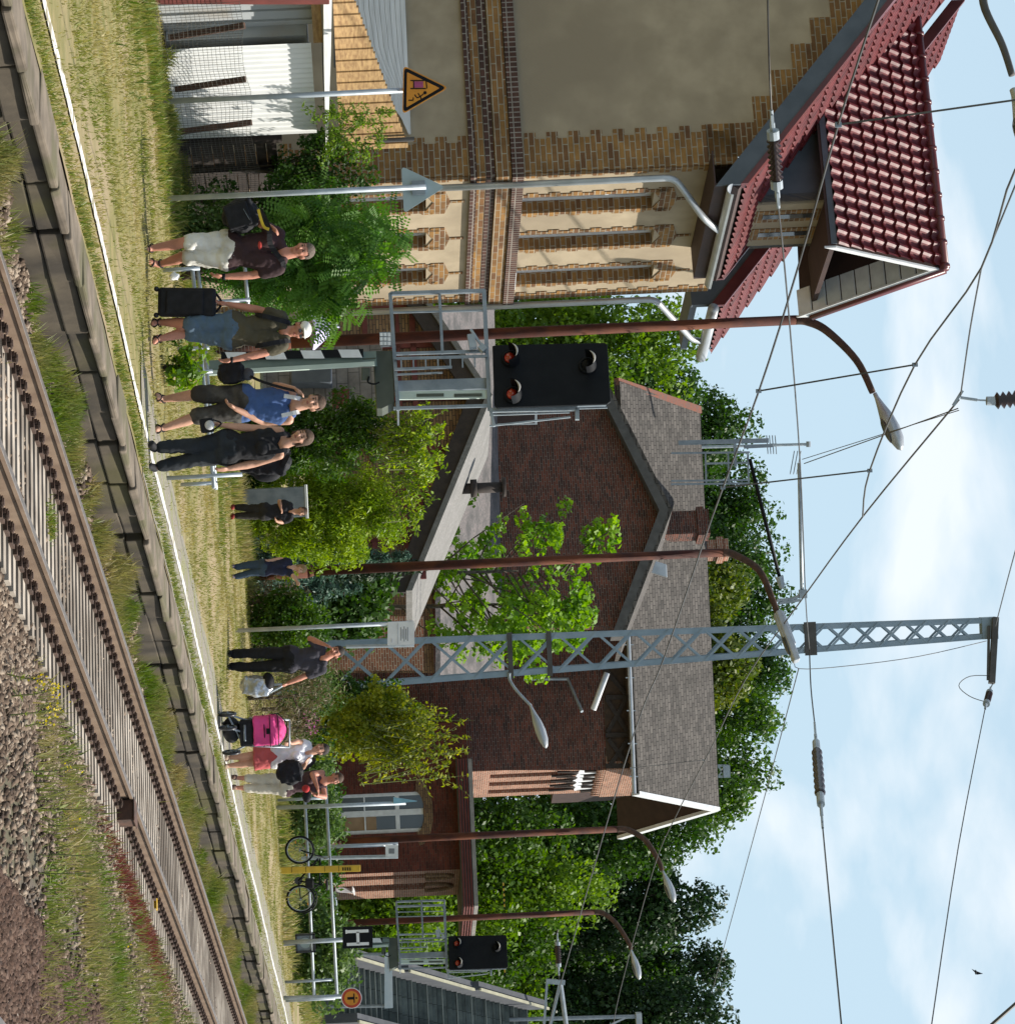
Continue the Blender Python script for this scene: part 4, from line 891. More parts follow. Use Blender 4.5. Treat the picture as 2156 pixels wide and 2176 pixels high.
b.build('canopy_moulding', M['redtimber'], eb)
# lean-to roof in front of the wing
b = MB(); b.prism([P(648, 925, 92), P(1436, 925, 92), P(1430, 1062, 98.8), P(655, 1040, 98.8)], Vector((0, .05, .15))); b.build('lean_to_roof', M['felt'], eb)
b = MB(); b.prism([P(700, 690, 92.5), P(1430, 690, 92.5), P(1430, 922, 92.5), P(700, 905, 92.5)], Vector((0, .3, 0))); b.build('lean_to_wall', M['tanbrick'], eb)
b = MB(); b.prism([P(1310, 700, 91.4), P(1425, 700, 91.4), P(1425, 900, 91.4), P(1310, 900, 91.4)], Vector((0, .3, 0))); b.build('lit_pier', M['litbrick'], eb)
# chimneys
for (u0, u1, h0, h1, Y, capw) in ((1089, 1146, 1408, 1503, 105.0, .1), (1152, 1192, 1450, 1545, 107.6, .08)):
    x0, x1 = P(u0, 1460, Y).x, P(u1, 1460, Y).x; z0_, z1_ = P(u0, h0, Y).z, P(u0, h1, Y).z; b = MB()
    c = Vector(((x0 + x1) / 2, Y, (z0_ + z1_) / 2)); hw = (x1 - x0) / 2
    b.obox(c - Z3 * .1, T3 * hw * .9, N3 * hw * .9, Z3 * ((z1_ - z0_) / 2 - .1)); b.obox(Vector((c.x, c.y, z1_ - .3)), T3 * (hw * .9 + capw), N3 * (hw * .9 + capw), Z3 * .12); b.obox(Vector((c.x, c.y, z1_ - .08)), T3 * (hw * .9 + .02), N3 * (hw * .9 + .02), Z3 * .08)
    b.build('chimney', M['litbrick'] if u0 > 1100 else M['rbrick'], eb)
# ------------------------------------------------------------------ grey concrete stairs to the footbridge
est = empty('footbridge_stairs', P(2060, 690, 98), 'grey concrete stairs with pale parapet copings climbing to a footbridge at the right edge', 'stairs')
M['step'] = brick('grey_step', (.15, .18, .175), (.11, .135, .13), (.06, .07, .068), bw=.6, bh=.33, ms=.012, offset=0)
M['nosing'] = pm('step_nosing', (.40, .42, .38), None, 4, .8); M['cope'] = pm('coping', (.36, .35, .25), (.28, .27, .2), 4, .85)
st0, sn0 = tn(P(2040, 712, 98)); zs = .35; b = MB(); b2 = MB(); nst = 40; run, rise = .30, .172
for i in range(nst):
    wd = 1.75 if i < 9 else 3.6
    b.tbox(st0 + i * run, st0 + (i + 1) * run + (.0), sn0 - wd, sn0, -.4 if i < 9 else zs + (i - 6) * rise, zs + (i + 1) * rise)
    if i < 9 or i % 3 == 0: b2.tbox(st0 + i * run - .02, st0 + i * run + .06, sn0 - wd, sn0 - .002, zs + (i + 1) * rise + .002, zs + (i + 1) * rise + .03)
b.build('steps', M['step'], est); b2.build('nosings', M['nosing'], est)
for nm, nA in (('parapet', sn0 + .002), ('parapet', sn0 - 1.75 - .302)):
    for (i0, i1) in ((0, 10), (10, 24), (24, 40)):
        b = MB(); ta_, tb_ = st0 + i0 * run - .2, st0 + i1 * run - .2; za, zb = zs + i0 * rise + .95, zs + i1 * rise + .75
        b.prism([F(ta_, nA, -.3 if i0 < 10 else za - 1.6), F(tb_, nA, -.3 if i0 < 10 else zb - 1.6), F(tb_, nA, zb), F(ta_, nA, za)], N3 * .3)
        po_ = b.build(nm, pm('parapet_grey', (.085, .09, .10), (.06, .065, .075), 2, .9, .2) if 'pg' not in M else M['pg'], est); M['pg'] = po_.data.materials[0]
        b = MB(); b.prism([F(ta_ - .04, nA - .03, za + .002), F(tb_, nA - .03, zb + .002), F(tb_, nA - .03, zb + .07), F(ta_ - .04, nA - .03, za + .07)], N3 * .09); b.build('coping', M['cope'], po_)
# ------------------------------------------------------------------ trees and shrubs
M['lfdark'] = leafmat('dark_foliage', (0.018, 0.052, 0.008), (0.058, 0.124, 0.016), .3)
M['lfmid'] = leafmat('mid_foliage', (0.020, 0.062, 0.007), (0.085, 0.160, 0.016), .35)
M['lflight'] = leafmat('light_foliage', (0.046, 0.117, 0.010), (0.195, 0.299, 0.026), .38)
M['lfyel'] = leafmat('yellow_green_foliage', (0.072, 0.130, 0.010), (0.338, 0.338, 0.026), .4)
M['lfspruce'] = leafmat('spruce_foliage', (.015, .032, .016), (.03, .06, .024), .15)
M['lfsp2'] = leafmat('dark_needle_foliage', (.012, .032, .010), (.035, .075, .02), .2)
M['lfyt'] = leafmat('flowering_tree_foliage', (.03, .08, .008), (.17, .19, .025), .3)
M['lfblue'] = leafmat('blue_spruce_foliage', (0.046, 0.098, 0.072), (0.104, 0.182, 0.130), .2)
M['lfrob'] = leafmat('robinia_foliage', (0.033, 0.111, 0.016), (0.143, 0.273, 0.039), .4)
M['lfcyp'] = leafmat('bright_cypress_foliage', (0.098, 0.195, 0.008), (0.312, 0.403, 0.018), .35)
M['lfmaple'] = leafmat('maple_foliage', (0.065, 0.169, 0.010), (0.234, 0.377, 0.033), .42)
M['lfhedge'] = leafmat('hedge_foliage', (0.039, 0.091, 0.019), (0.130, 0.195, 0.052), .3)
M['needle_dead'] = leafmat('dry_twigs', (.11, .08, .045), (.19, .15, .08), .1)
GT = 'trees behind the station'
def bgtree(u, hb, ht, hw, Y, mat, lab, seed, leaf=.23, nb=60, dens=16.0, top=.25, cat='tree', base_u=None, br=None, jit=.8):
    """background tree from its place in the photo: centre u, crown from hb to ht, half width hw"""
    c = P(u, (hb + ht) / 2, Y); sc = Y / FPX; rx = hw * sc; rz = (ht - hb) / 2 * sc
    b = P(u, 700, Y); base = (b.x + (c.x - b.x) * 0, Y, ZB)
    return tree('tree', lab, cat, base, (c.x, Y, c.z), (rx, min(rx, 7), rz), int(nb * 2.4), br or max(.75, rx * .24), leaf, dens, mat, .22 + rx * .02, seed, GT, top)
bg = [
 (742, 830, 1490, 150, 118, 'lflight', 'fresh green tree between the plastered house and the brick station', 3, 70),
 (660, 700, 1290, 130, 122, 'lfmid', 'green tree just right of the tall house wall, lower than its neighbour', 4, 50),
 (850, 1180, 1490, 90, 135, 'lfdark', 'dark tree whose top meets the left end of the station roof', 5, 40),
 (930, 1250, 1590, 100, 140, 'lfdark', 'round dark green treetop left of the roof antennas', 6, 50),
 (1030, 1280, 1615, 95, 150, 'lfdark', 'dark treetop directly behind the roof antenna frame', 7, 45),
 (1110, 1280, 1650, 90, 150, 'lfdark', 'dark treetop behind the two chimneys', 8, 45),
 (1205, 1300, 1650, 95, 146, 'lfdark', 'dark treetop right of the chimneys', 9, 45),
 (1290, 1320, 1668, 75, 150, 'lfdark', 'dark treetop left of the lattice mast', 10, 45),
 (1265, 1300, 1575, 110, 132, 'lfyt', 'tree with yellow flower clusters right of the chimneys', 11, 60),
 (1410, 1300, 1600, 100, 130, 'lfyt', 'tree with yellow flower clusters behind the lattice mast', 12, 60),
 (1425, 1350, 1690, 85, 150, 'lfdark', 'tallest dark treetop behind the lattice mast', 13, 45),
 (1530, 1250, 1660, 110, 145, 'lfmid', 'dark green treetop right of the lattice mast above the shingle ridge', 14, 55),
 (1640, 1150, 1640, 110, 142, 'lfmid', 'broad treetop over the right end of the station roof', 15, 60),
 (1720, 1080, 1585, 105, 138, 'lfmid', 'treetop sloping down beyond the roof gable', 16, 60),
 (1790, 850, 1500, 100, 135, 'lfdark', 'tree between the roof gable and the fourth rusty lamp', 17, 70),
 (1780, 700, 1180, 120, 126, 'lfmid', 'lower leafy tree above the canopy roof', 18, 60),
 (1900, 680, 1310, 110, 128, 'lflight', 'bright green tree behind the fourth rusty lamp', 19, 80),
 (2010, 680, 1240, 100, 130, 'lfmid', 'green tree above the right signal head', 20, 70),
 (1960, 1000, 1440, 110, 142, 'lfdark', 'dark tree mass filling between the spruces', 24, 60),
 (2090, 1000, 1470, 110, 144, 'lfdark', 'dark tree mass behind the far lamp post', 25, 60),
 (1945, 960, 1530, 92, 140, 'lfsp2', 'dark irregular tree rising behind the third lamp head', 26, 80),
 (2058, 950, 1575, 82, 145, 'lfsp2', 'tallest dark tree near the right edge', 27, 80),
 (2160, 950, 1565, 80, 138, 'lfsp2', 'dark tree cut by the right edge of the view', 28, 80),
 (1865, 960, 1440, 70, 143, 'lfsp2', 'slimmer dark tree left of the tall dark trees', 29, 60),
 (2130, 700, 1180, 90, 136, 'lflight', 'light green tree behind the concrete stairs', 21, 60),
 (1960, 620, 960, 120, 118, 'lflight', 'low bright tree right of the brick wing behind the right signal', 22, 50),
 (2060, 620, 900, 110, 133, 'lfmid', 'low green tree behind the foot of the stairs', 23, 50)]
for (u, hb, ht, hw, Y, mt, lab, sd, nb) in bg: bgtree(u, hb, ht, hw, Y, M[mt], lab, sd, nb=nb)
def conifer(u, hb, ht, hw, Y, mat, lab, seed, leaf=.3, name='spruce_tree', group=None, n_lay=26, per=26, droop=.2, aspect=.3, zb=ZB):
    r = np.random.default_rng(seed); c = P(u, (hb + ht) / 2, Y); sc = Y / FPX; zt = P(u, ht, Y).z; zb_ = P(u, hb, Y).z; rad = hw * sc
    e = empty(name, (c.x, Y, zb), lab, 'conifer', group)
    w = MB(); w.tube([(c.x, Y, zb), (c.x, Y, zb + (zt - zb) * .5), (c.x, Y, zt)], [rad * .06 + .05, rad * .04 + .03, .01], 8)
    Pp, Oo, Tt = [], [], []
    for k in range(n_lay):
        f = k / (n_lay - 1); z = zb_ + (zt - zb_) * f; R_ = rad * (1 - f) ** .85 + .05 * rad
        m_ = max(4, int(per * (1 - f * .7)))
        for i in range(m_):
            a = r.uniform(0, 2 * np.pi); ln = R_ * r.uniform(.6, 1.15); tone = r.uniform(0, 1)
            q = np.linspace(.15, 1, max(4, int(ln / leaf * 2.6)))
            pts = np.stack([c.x + np.cos(a) * ln * q, Y + np.sin(a) * ln * q, z - droop * ln * q + .16 * ln * q ** 3 + r.uniform(-.1, .1)], 1)
            pts = np.repeat(pts, 3, 0) + r.normal(0, leaf * .25, (len(pts) * 3, 3)); Pp.append(pts)
            Oo.append(np.tile([np.cos(a) * .4, np.sin(a) * .4, .9], (len(pts), 1))); Tt.append(np.full(len(pts), tone))
        if k % 3 == 0:
            for a in (0, 2, 4): w.tube([(c.x, Y, z), (c.x + math.cos(a + k) * R_ * .8, Y + math.sin(a + k) * R_ * .8, z - droop * R_ * .6)], [.02 + .01 * rad, .006], 5)
    w.build('trunk', M['bark'], e, True)
    p, o, t = np.concatenate(Pp), np.concatenate(Oo), np.concatenate(Tt); V, Q, tt = leaves(p, o, leaf, aspect, .6, t); npmesh('crown', V, Q, mat, e, tt)
    return e
def shrub(lab, u, hb, ht, hw, Y, mat, seed, leaf, nb, dens, br=None, cat='shrub', name='shrub', zb=0, trunk=.04, top=0, aspect=.55, jit=.9, depth=None, group=None, limbs=7):
    c = P(u, (hb + ht) / 2, Y); sc = Y / FPX; rx = hw * sc; rz = (ht - hb) / 2 * sc
    return tree(name, lab, cat, (c.x, Y, zb), (c.x, Y, c.z), (rx, depth or rx * .8, rz), nb, br or rx * .32, leaf, dens, mat, trunk, seed, group, top, 1, aspect, jit=jit, limbs=limbs)
# feathery robinia: leaves set in rows along short stalks
def robinia(lab, u, hb, ht, hw, Y, seed, nst, mat, leaflen=.35, pair=9, zb=0, drop=.5):
    r = np.random.default_rng(seed); c = P(u, (hb + ht) / 2, Y); sc = Y / FPX; rx, rz = hw * sc, (ht - hb) / 2 * sc
    e = empty('robinia_tree', (c.x, Y, zb), lab, 'tree')
    bl = crown_blobs((c.x, Y, c.z), (rx, rx * .7, rz), 34, rx * .33, seed); Pp, Oo, Tt = [], [], []
    dens = nst
    p, o, t = blob_pts(bl, dens, .4); V_ = []; T_ = []
    n = len(p); d = nrmz(o * .8 + r.normal(0, .5, (n, 3)) - np.array([0, 0, drop])); s = nrmz(np.cross(d, r.normal(0, 1, (n, 3)) * .5 + np.array([0, -1, .4]))); L_ = leaflen * r.uniform(.6, 1.2, (n, 1)); l = .055 * r.uniform(.8, 1.2, (n, 1))
    for k in range(pair):
        q = p + d * L_ * (k + .5) / pair - np.array([0, 0, .12]) * L_ * (k / pair) ** 2
        for sg in (-1, 1):
            b = q + s * sg * l; w = d * l * .28
            V_.append(np.stack([q, (q + b) / 2 + w, b, (q + b) / 2 - w], 1)); T_.append(t)
    V = np.concatenate(V_).reshape(-1, 3); T_ = np.repeat(np.concatenate(T_), 4)
    npmesh('crown', V, np.arange(len(V)).reshape(-1, 4), mat, e, T_)
    w = MB(); base = Vector((c.x, Y, zb))
    for i in range(10):
        q = Vector(bl[i * 3][:3]); w.tube([base + Vector((r.uniform(-.1, .1), 0, 0)), base.lerp(q, .5) + Vector((0, 0, .2)), q], [.035, .022, .008], 6)
    w.build('trunk', M['bark'], e, True); return e
robinia('feathery robinia bush at the house corner behind the first man', 565, 470, 850, 118, 38.9, 41, 62, M['lfrob'])
robinia('smaller robinia leaning over the wire fence beside the sign pole', 480, 560, 850, 75, 40.2, 42, 50, M['lfrob'])
shrub('dense dark leafed shrub at the foot of the robinia', 490, 450, 760, 110, 39.9, M['lfdark'], 43, .08, 44, 230, zb=0)
shrub('pale leafed undergrowth behind the first bag', 490, 370, 560, 75, 38.6, M['lfhedge'], 44, .06, 60, 300, zb=0)
shrub('dark hedge shrub in the gap between shed and robinia', 350, 580, 790, 75, 40.6, M['lfdark'], 45, .07, 44, 230, br=.16)
# long thin shoots reaching over the shed roof
e = empty('climbing_vine', F(36.5, 16.9, 0), 'vine with long arching green shoots hanging over the end of the shed roof', 'vine')
b = MB(); pl_ = []
for i in range(34):
    p0 = PT(250 + rng.uniform(-10, 60), 700 + rng.uniform(-40, 110), 16.9); d = Vector((rng.uniform(-.5, .6), rng.uniform(-.3, .1), rng.uniform(.2, .8)))
    pts = [p0 + d * (k * .13) + Vector((0, 0, -.035 * k * k * .35)) for k in range(6)]; b.tube(pts, [.008, .007, .006, .005, .004, .002], 5); pl_ += [tuple(q + Vector(rng.normal(0, .025, 3))) for q in pts for _ in range(9)]
b.build('stem', M['stem'], e); pa = np.array(pl_); V, Q, tt = leaves(pa, rng.normal(0, 1, pa.shape), .055, .4, 1, rng.random(len(pa))); npmesh('foliage', V, Q, M['lflight'], e, tt)
# bright green cypress / juniper mass
shrub('large bright yellow green cypress behind the boy and the grey cabinet', 1090, 505, 868, 112, 56.0, M['lfcyp'], 51, .10, 260, 230, br=.17, aspect=.28, cat='cypress', name='cypress_tree', trunk=.1, jit=.7)
shrub('dark green part of the cypress hedge behind the women on the left', 925, 480, 870, 80, 54.0, M['lfmid'], 52, .10, 170, 210, br=.18, aspect=.3, cat='cypress', name='cypress_tree', trunk=.08)
def spray(lab, u, hb, ht, hw, Y, num, mat, seed):
    r = np.random.default_rng(seed); e = empty('shrub_shoots', P(u, hb, Y), lab, 'shrub'); b = MB(); pl_ = []
    for i in range(num):
        p0 = P(u + r.uniform(-hw, hw), hb + r.uniform(-20, 40), Y + r.uniform(-.4, .4)); tip = P(u + r.uniform(-1.1, 1.3) * hw, ht - r.uniform(0, .5) * (ht - hb), Y + r.uniform(-.5, .5))
        pts = [p0.lerp(tip, k / 5) + Vector((0, 0, .12 * math.sin(k / 5 * 3.14))) for k in range(6)]; b.tube(pts, [.012, .01, .008, .006, .004, .002], 5)
        pl_ += [tuple(pts[k].lerp(pts[k + 1], r.random()) + Vector(r.normal(0, .03, 3))) for k in range(5) for _ in range(7)]
    b.build('stem', M['stem'], e); pa = np.array(pl_); V, Q, tt = leaves(pa, r.normal(0, 1, pa.shape), .11, .35, 1, r.random(len(pa))); npmesh('foliage', V, Q, mat, e, tt)
spray('pale green shoots spraying up from the dark cypress toward the annex gable', 930, 800, 960, 70, 53.5, 46, M['lfcyp'], 53)
spray('thin shoots at the top of the bright cypress', 1040, 830, 930, 80, 55.5, 26, M['lfcyp'], 54)
conifer(1190, 520, 860, 75, 58.5, M['lfblue'], 'blue green spruce sapling left of the lattice mast foot', 55, .13, 'spruce_tree', None, 22, 26, .35, .22, 0)
conifer(1255, 530, 760, 80, 60.5, M['lfblue'], 'lower blue green spruce beside the timetable post', 56, .13, 'spruce_tree', None, 18, 24, .35, .22, 0)
conifer(1210, 620, 900, 60, 62.5, M['lfspruce'], 'dark young spruce behind the rusty lamp', 57, .15, 'spruce_tree', None, 20, 24, .3, .25, 0)
# maple in front of the wing
def maple(lab, u, h0, ht, Y, seed, spread, mat):
    r = random.Random(seed); base = P(u, h0, Y); base = Vector((base.x, Y, 0)); e = empty('maple_tree', base, lab, 'tree')
    w = MB(); tips = []; w.tube([base, P(u + 5, 860, Y), P(u - 2, 1100, Y)], [.09, .06, .03], 8)
    for i in range(26):
        hh = 850 + i * 14; s = P(u + 3, hh, Y); a = r.uniform(0, 6.28); ln = spread * r.uniform(.5, 1.05) * (1 - .35 * i / 26)
        t_ = s + Vector((math.cos(a) * ln, math.sin(a) * ln * .7, ln * r.uniform(.5, 1.1))); w.tube([s, s.lerp(t_, .5) + Vector((0, 0, -.15)), t_], [.03, .018, .006], 6)
        tips += [s.lerp(t_, .45 + .6 * r.random()) for _ in range(4)] + [t_]
    w.build('trunk', M['bark'], e, True); bl = [(p.x + r.gauss(0, .22), p.y, p.z + r.gauss(0, .15), .34, .34, .2) for p in tips if r.random() < .72]
    p, o, t = blob_pts(bl, 40, .2); V, Q, tt = leaves(p, o * .4 + np.array([0, 0, .8]), .15, .9, .8, t); npmesh('crown', V, Q, mat, e, tt)
maple('young maple with open branches in front of the brick gable', 1215, 600, 1270, 79, 61, 2.5, M['lfmaple'])
maple('second young maple beside the lattice mast in front of the felt roof', 1285, 600, 1180, 81, 62, 2.0, M['lfmaple'])
shrub('dark green bushy growth under the maple beside the mast', 1270, 620, 800, 80, 70, M['lfdark'], 63, .16, 40, 90, br=.5)
shrub('yellow green birch like shrub right of the mast', 1540, 670, 920, 88, 58, M['lfyel'], 64, .08, 170, 150, br=.15, cat='shrub', jit=.9, aspect=.7)
shrub('darker shrub at the left foot of the yellow green shrub', 1500, 590, 860, 70, 60, M['lfdark'], 65, .09, 110, 170, br=.18)
spray('yellow green shoots reaching past the shrub toward the window', 1590, 780, 1010, 80, 57.5, 40, M['lfyel'], 66)
shrub('pale grey green tamarisk in front of the mast foot', 1455, 600, 720, 50, 54, M['lfhedge'], 67, .09, 34, 120, aspect=.2, br=.22)
shrub('thin dry twiggy bush behind the man with the silver bag', 1480, 500, 700, 100, 53, M['needle_dead'], 68, .10, 40, 95, aspect=.12, br=.3, jit=1.2)
shrub('yellow green bush behind the standing man', 1320, 530, 680, 60, 56, M['lfmid'], 69, .08, 90, 170, br=.17)
shrub('dark green bush left of the standing man', 1330, 520, 700, 60, 57.5, M['lfdark'], 70, .10, 30, 130, br=.3)
shrub('dry brown twigs at the foot of the blue spruce', 1280, 515, 640, 45, 56.5, M['needle_dead'], 71, .12, 22, 110, aspect=.12, br=.25, jit=1.2)
shrub('leafy plant growing at the signal foot', 780, 340, 420, 50, 34.6, M['lflight'], 72, .10, 16, 130, br=.12, aspect=.6)
shrub('weedy shrub behind the platform railing left of the bicycle', 1740, 620, 720, 60, 71, M['lfhedge'], 73, .11, 30, 90, br=.3)
shrub('rough shrub between railing and stairs', 2010, 630, 740, 110, 74, M['lfhedge'], 74, .14, 36, 60, br=.4)
shrub('straw coloured shrub in front of the brick wing', 1640, 600, 700, 90, 72, M['lfhedge'], 75, .12, 36, 80, br=.35)
shrub('dark low shrub below the wing window', 1780, 640, 720, 130, 84, M['lfdark'], 76, .15, 40, 60, br=.4)
shrub('green bushes behind the low wall beside the annex', 640, 480, 640, 90, 52, M['lfhedge'], 77, .1, 40, 110, br=.35)
shrub('low green bush beside the grey cabinet', 960, 490, 600, 80, 56.5, M['lfdark'], 78, .1, 30, 120, br=.3)
num = 30000; t = 47 + 26 * rng.random(num); n = 17.4 + rng.uniform(-1.0, 3.5, num); k = rng.random(num) < .7; t, n = t[k], n[k]
blades('rough_grass', 'longer rough grass at the back of the platform below the shrubs', 'grass', t, n, platz, .18, .012, M['weedg'], .8, fld(t, n, .5, 1.1))
num = 16000; t = 66 + 40 * rng.random(num); n = 13.5 + rng.uniform(-1.0, 9, num)
blades('far_rough_grass', 'rough grass beyond the railing near the stairs', 'grass', t, n, platz, .25, .02, M['weedg'], .8, fld(t, n, .5, 1.1))
# pink willow herb
e = empty('pink_flowers', P(1545, 560, 53.5), 'pink flower spikes behind the stroller', 'flowers'); b = MB(); pa = []
for i in range(5):
    q = P(1520 + i * 10, 560, 53.5 + rng.uniform(-.2, .2)); hgt = rng.uniform(.9, 1.15); b.tube([q, q + Vector((.03, 0, hgt))], .006, 5); pa += [tuple(q + Vector((rng.normal(0, .03), rng.normal(0, .03), hgt * rng.uniform(.72, 1)))) for _ in range(14)]
b.build('stem', M['stem'], e); pa = np.array(pa); V, Q, tt = leaves(pa, rng.normal(0, 1, pa.shape), .032, .8, 1, rng.random(len(pa))); npmesh('flower_heads', V, Q, leafmat('pink_petal', (.45, .10, .32), (.6, .2, .45)), e, tt)
# ------------------------------------------------------------------ rusty lamps
def smooth_path(pts, k=5):
    pts = [Vector(p) for p in pts]; out = []
    for i in range(len(pts) - 1):
        p0, p1, p2, p3 = pts[max(i - 1, 0)], pts[i], pts[i + 1], pts[min(i + 2, len(pts) - 1)]
        for j in range(k):
            t = j / k; out.append(.5 * ((2 * p1) + (p2 - p0) * t + (2 * p0 - 5 * p1 + 4 * p2 - p3) * t * t + (3 * p1 - p0 - 3 * p2 + p3) * t ** 3))
    return out + [pts[-1]]
def lamp_head(b, a, c, w, flat=.45, n=10):
    """drop shaped shell from a to c"""
    a, c = Vector(a), Vector(c); d = (c - a); L_ = d.length; d.normalize(); s = d.cross(Z3).normalized(); up = s.cross(d)
    prof = [(0, .26), (.08, .30), (.22, .52), (.4, .85), (.62, 1.0), (.82, .86), (.95, .5), (1, .08)]; vs = []; K = 14
    for f, r in prof:
        for k in range(K):
            x = 2 * math.pi * k / K; vs.append(a + d * L_ * f + s * math.cos(x) * r * w / 2 + up * (math.sin(x) * r * w * flat * (1 if math.sin(x) > 0 else .75)))
    fs = [(i * K + k, (i + 1) * K + k, (i + 1) * K + (k + 1) % K, i * K + (k + 1) % K) for i in range(len(prof) - 1) for k in range(K)]
    fs += [tuple(range(K)), tuple(reversed(range((len(prof) - 1) * K, len(prof) * K)))]
    b.add(vs, fs)
def lamp(lab, base_u, Y, arm, head, r0, boxy=False, dark=False):
    top = P(arm[0][0], arm[0][1], Y); tt_, nn_ = tn(top); base = Vector((top.x, top.y, 0)); e = empty('street_lamp', base, lab, 'street lamp', 'lamps in a row along the platform')
    pts = [PN(u, h, tt_) for u, h in arm]; b = MB(); b.tube([base, top], [r0 * 1.25, r0], 14); b.tube([base, base + Z3 * 1.1], r0 * 1.7, 14)
    b.tube([base + Z3 * 1.1, base + Z3 * 1.22], [r0 * 1.7, r0 * 1.2], 14); b.build('pole', M['rust'], e, True)
    b = MB(); sp = smooth_path(pts, 6); b.tube(sp, [r0 * (1 - .35 * i / len(sp)) for i in range(len(sp))], 12); b.build('arm', M['rustdark'] if not dark else M['verge'], e, True)
    b = MB(); a, c = PN(*head[0], tt_), PN(*head[1], tt_)
    if boxy: d = (c - a); b.bar(a, c, .26, .13); b.bar(a + d * .02, c - d * .3, .18, .2); ho = b.build('lamp_head', M['lampgrey'], e, False, .03)
    else: lamp_head(b, a, c, .30); ho = b.build('lamp_head', M['lampgrey'], e, True)
    b = MB(); a2, c2 = a.lerp(c, .42), a.lerp(c, .88); dn_ = Vector((0, 0, -.075)); b.ell((a2 + c2) / 2 + dn_, ((c2 - a2).length * .5, .11, .05), 12, 8, rot=(c2 - a2).to_track_quat('X', 'Z').to_matrix()); b.build('lens', M['glassy'], ho, True)
    return e
lamp('nearest rusty lamp, standing behind the large signal at the end of the plastered house', 729, 46.4, [(680, 1690), (683, 1715), (704, 1757), (766, 1819), (834, 1853)], [(836, 1857), (957, 1914)], .075)
lamp('rusty lamp behind the girl with a square grey head in front of the lattice mast', 1211, 57.6, [(1174, 1535), (1179, 1560), (1211, 1611), (1273, 1640), (1307, 1652)], [(1300, 1652), (1406, 1692)], .078, True)
lamp('rusty lamp in front of the brick wing beside the bicycle', 1785, 81.5, [(1762, 1310), (1764, 1335), (1785, 1370), (1828, 1398), (1850, 1406)], [(1850, 1407), (1918, 1432)], .085)
lamp('rusty lamp farthest along the platform next to the H sign', 1963, 94.6, [(1938, 1262), (1941, 1282), (1962, 1308), (2003, 1335), (2018, 1340)], [(2018, 1340), (2082, 1358)], .085)
lamp('lamp whose curved arm just enters the top left corner of the view', -180, 27.0, [(-190, 1700), (-150, 1960), (-60, 2070), (20, 2092), (95, 2128), (160, 2149)], [(190, 2150), (330, 2205)], .045, dark=True)
# ------------------------------------------------------------------ lattice mast
YM = 62.0; em = empty('lattice_mast', Vector((P(1412, 760, YM).x, YM, 0)), 'tall tapering blue grey lattice mast carrying the overhead wires', 'mast')
zt0, zt1 = 0.0, P(1334, 2112, YM).z
def mx_(z, side):                                                  # edge of the mast at a height
    f = (z - P(1406, 840, YM).z) / (P(1334, 2110, YM).z - P(1406, 840, YM).z)
    hw = (.46 * (1 - f) + .195 * f); c = P(1406, 840, YM).x * (1 - f) + (P(1334, 2110, YM).x) * f
    return c + side * hw
def my_(z, side): f = z / zt1; return YM + side * (.30 * (1 - f) + .12 * f)
b = MB()
for sx in (-1, 1):
    for sy in (-1, 1):
        a, c = Vector((mx_(0, sx), my_(0, sy), 0)), Vector((mx_(zt1, sx), my_(zt1, sy), zt1))
        b.bar(a - Vector((sx * .05, 0, 0)), c - Vector((sx * .04, 0, 0)), .11, .014, up=Vector((0, 1, 0))); b.bar(a - Vector((0, sy * .04, 0)), c - Vector((0, sy * .03, 0)), .014, .09, up=Vector((0, 1, 0)))
b.build('chord', M['mast'], em)
b = MB(); z = .4; k = 0
while z < zt1 - .5:
    st = (mx_(z, 1) - mx_(z, -1)) * 1.02; z2 = min(z + st, zt1 - .3)
    for sy in (-1, 1):
        b.bar((mx_(z, -1), my_(z, sy) + .01 * sy, z), (mx_(z2, 1), my_(z2, sy) + .01 * sy, z2), .045, .01, up=Vector((0, 1, 0)))
        b.bar((mx_(z, 1), my_(z, sy) + .025 * sy, z), (mx_(z2, -1), my_(z2, sy) + .025 * sy, z2), .045, .01, up=Vector((0, 1, 0)))
    for sx in (-1, 1): b.bar((mx_(z, sx), my_(z, -1), z), (mx_(z2, sx), my_(z2, 1), z2), .01, .04)
    z = z2
b.build('bracing', M['mast'], em)
b = MB(); b.obox((mx_(zt1, 0), YM, zt1 - .12), (.22, 0, 0), (0, .15, 0), (0, 0, .16)); b.build('mast_cap', M['mast'], em)
for h in (1082, 1165, 1719):
    b = MB(); z = P(1380, h, YM).z; b.obox(((mx_(z, 1) + mx_(z, -1)) / 2, my_(z, -1) - .04, z), ((mx_(z, 1) - mx_(z, -1)) / 2 + .06, 0, 0), (0, .02, 0), (0, 0, .05 if h != 1719 else .12)); b.build('clamp_band', M['verge'], em)
b = MB(); a = P(1313, 2114, YM - .2); b.bar(a, P(1452, 2106, YM - .6), .14, .12); b.bar(P(1330, 2100, YM - .2), P(1445, 2098, YM - .6), .05, .05); b.build('top_arm', M['verge'], em)
eL2 = empty('mast_lamp', P(1437, 1082, YM - .4), 'grey lamp on a curved bracket fixed to the lattice mast', 'lamp')
b = MB(); b.tube(smooth_path([P(1430, 1082, YM - .4), P(1445, 1083, YM - .4), P(1468, 1098, YM - .45), P(1500, 1128, YM - .5)]), .03, 10); b.build('bracket', M['galvl'], eL2, True)
b = MB(); lamp_head(b, P(1498, 1126, YM - .5), P(1590, 1160, YM - .7), .24, .5); ho = b.build('lamp_head', M['lampgrey'], eL2, True)
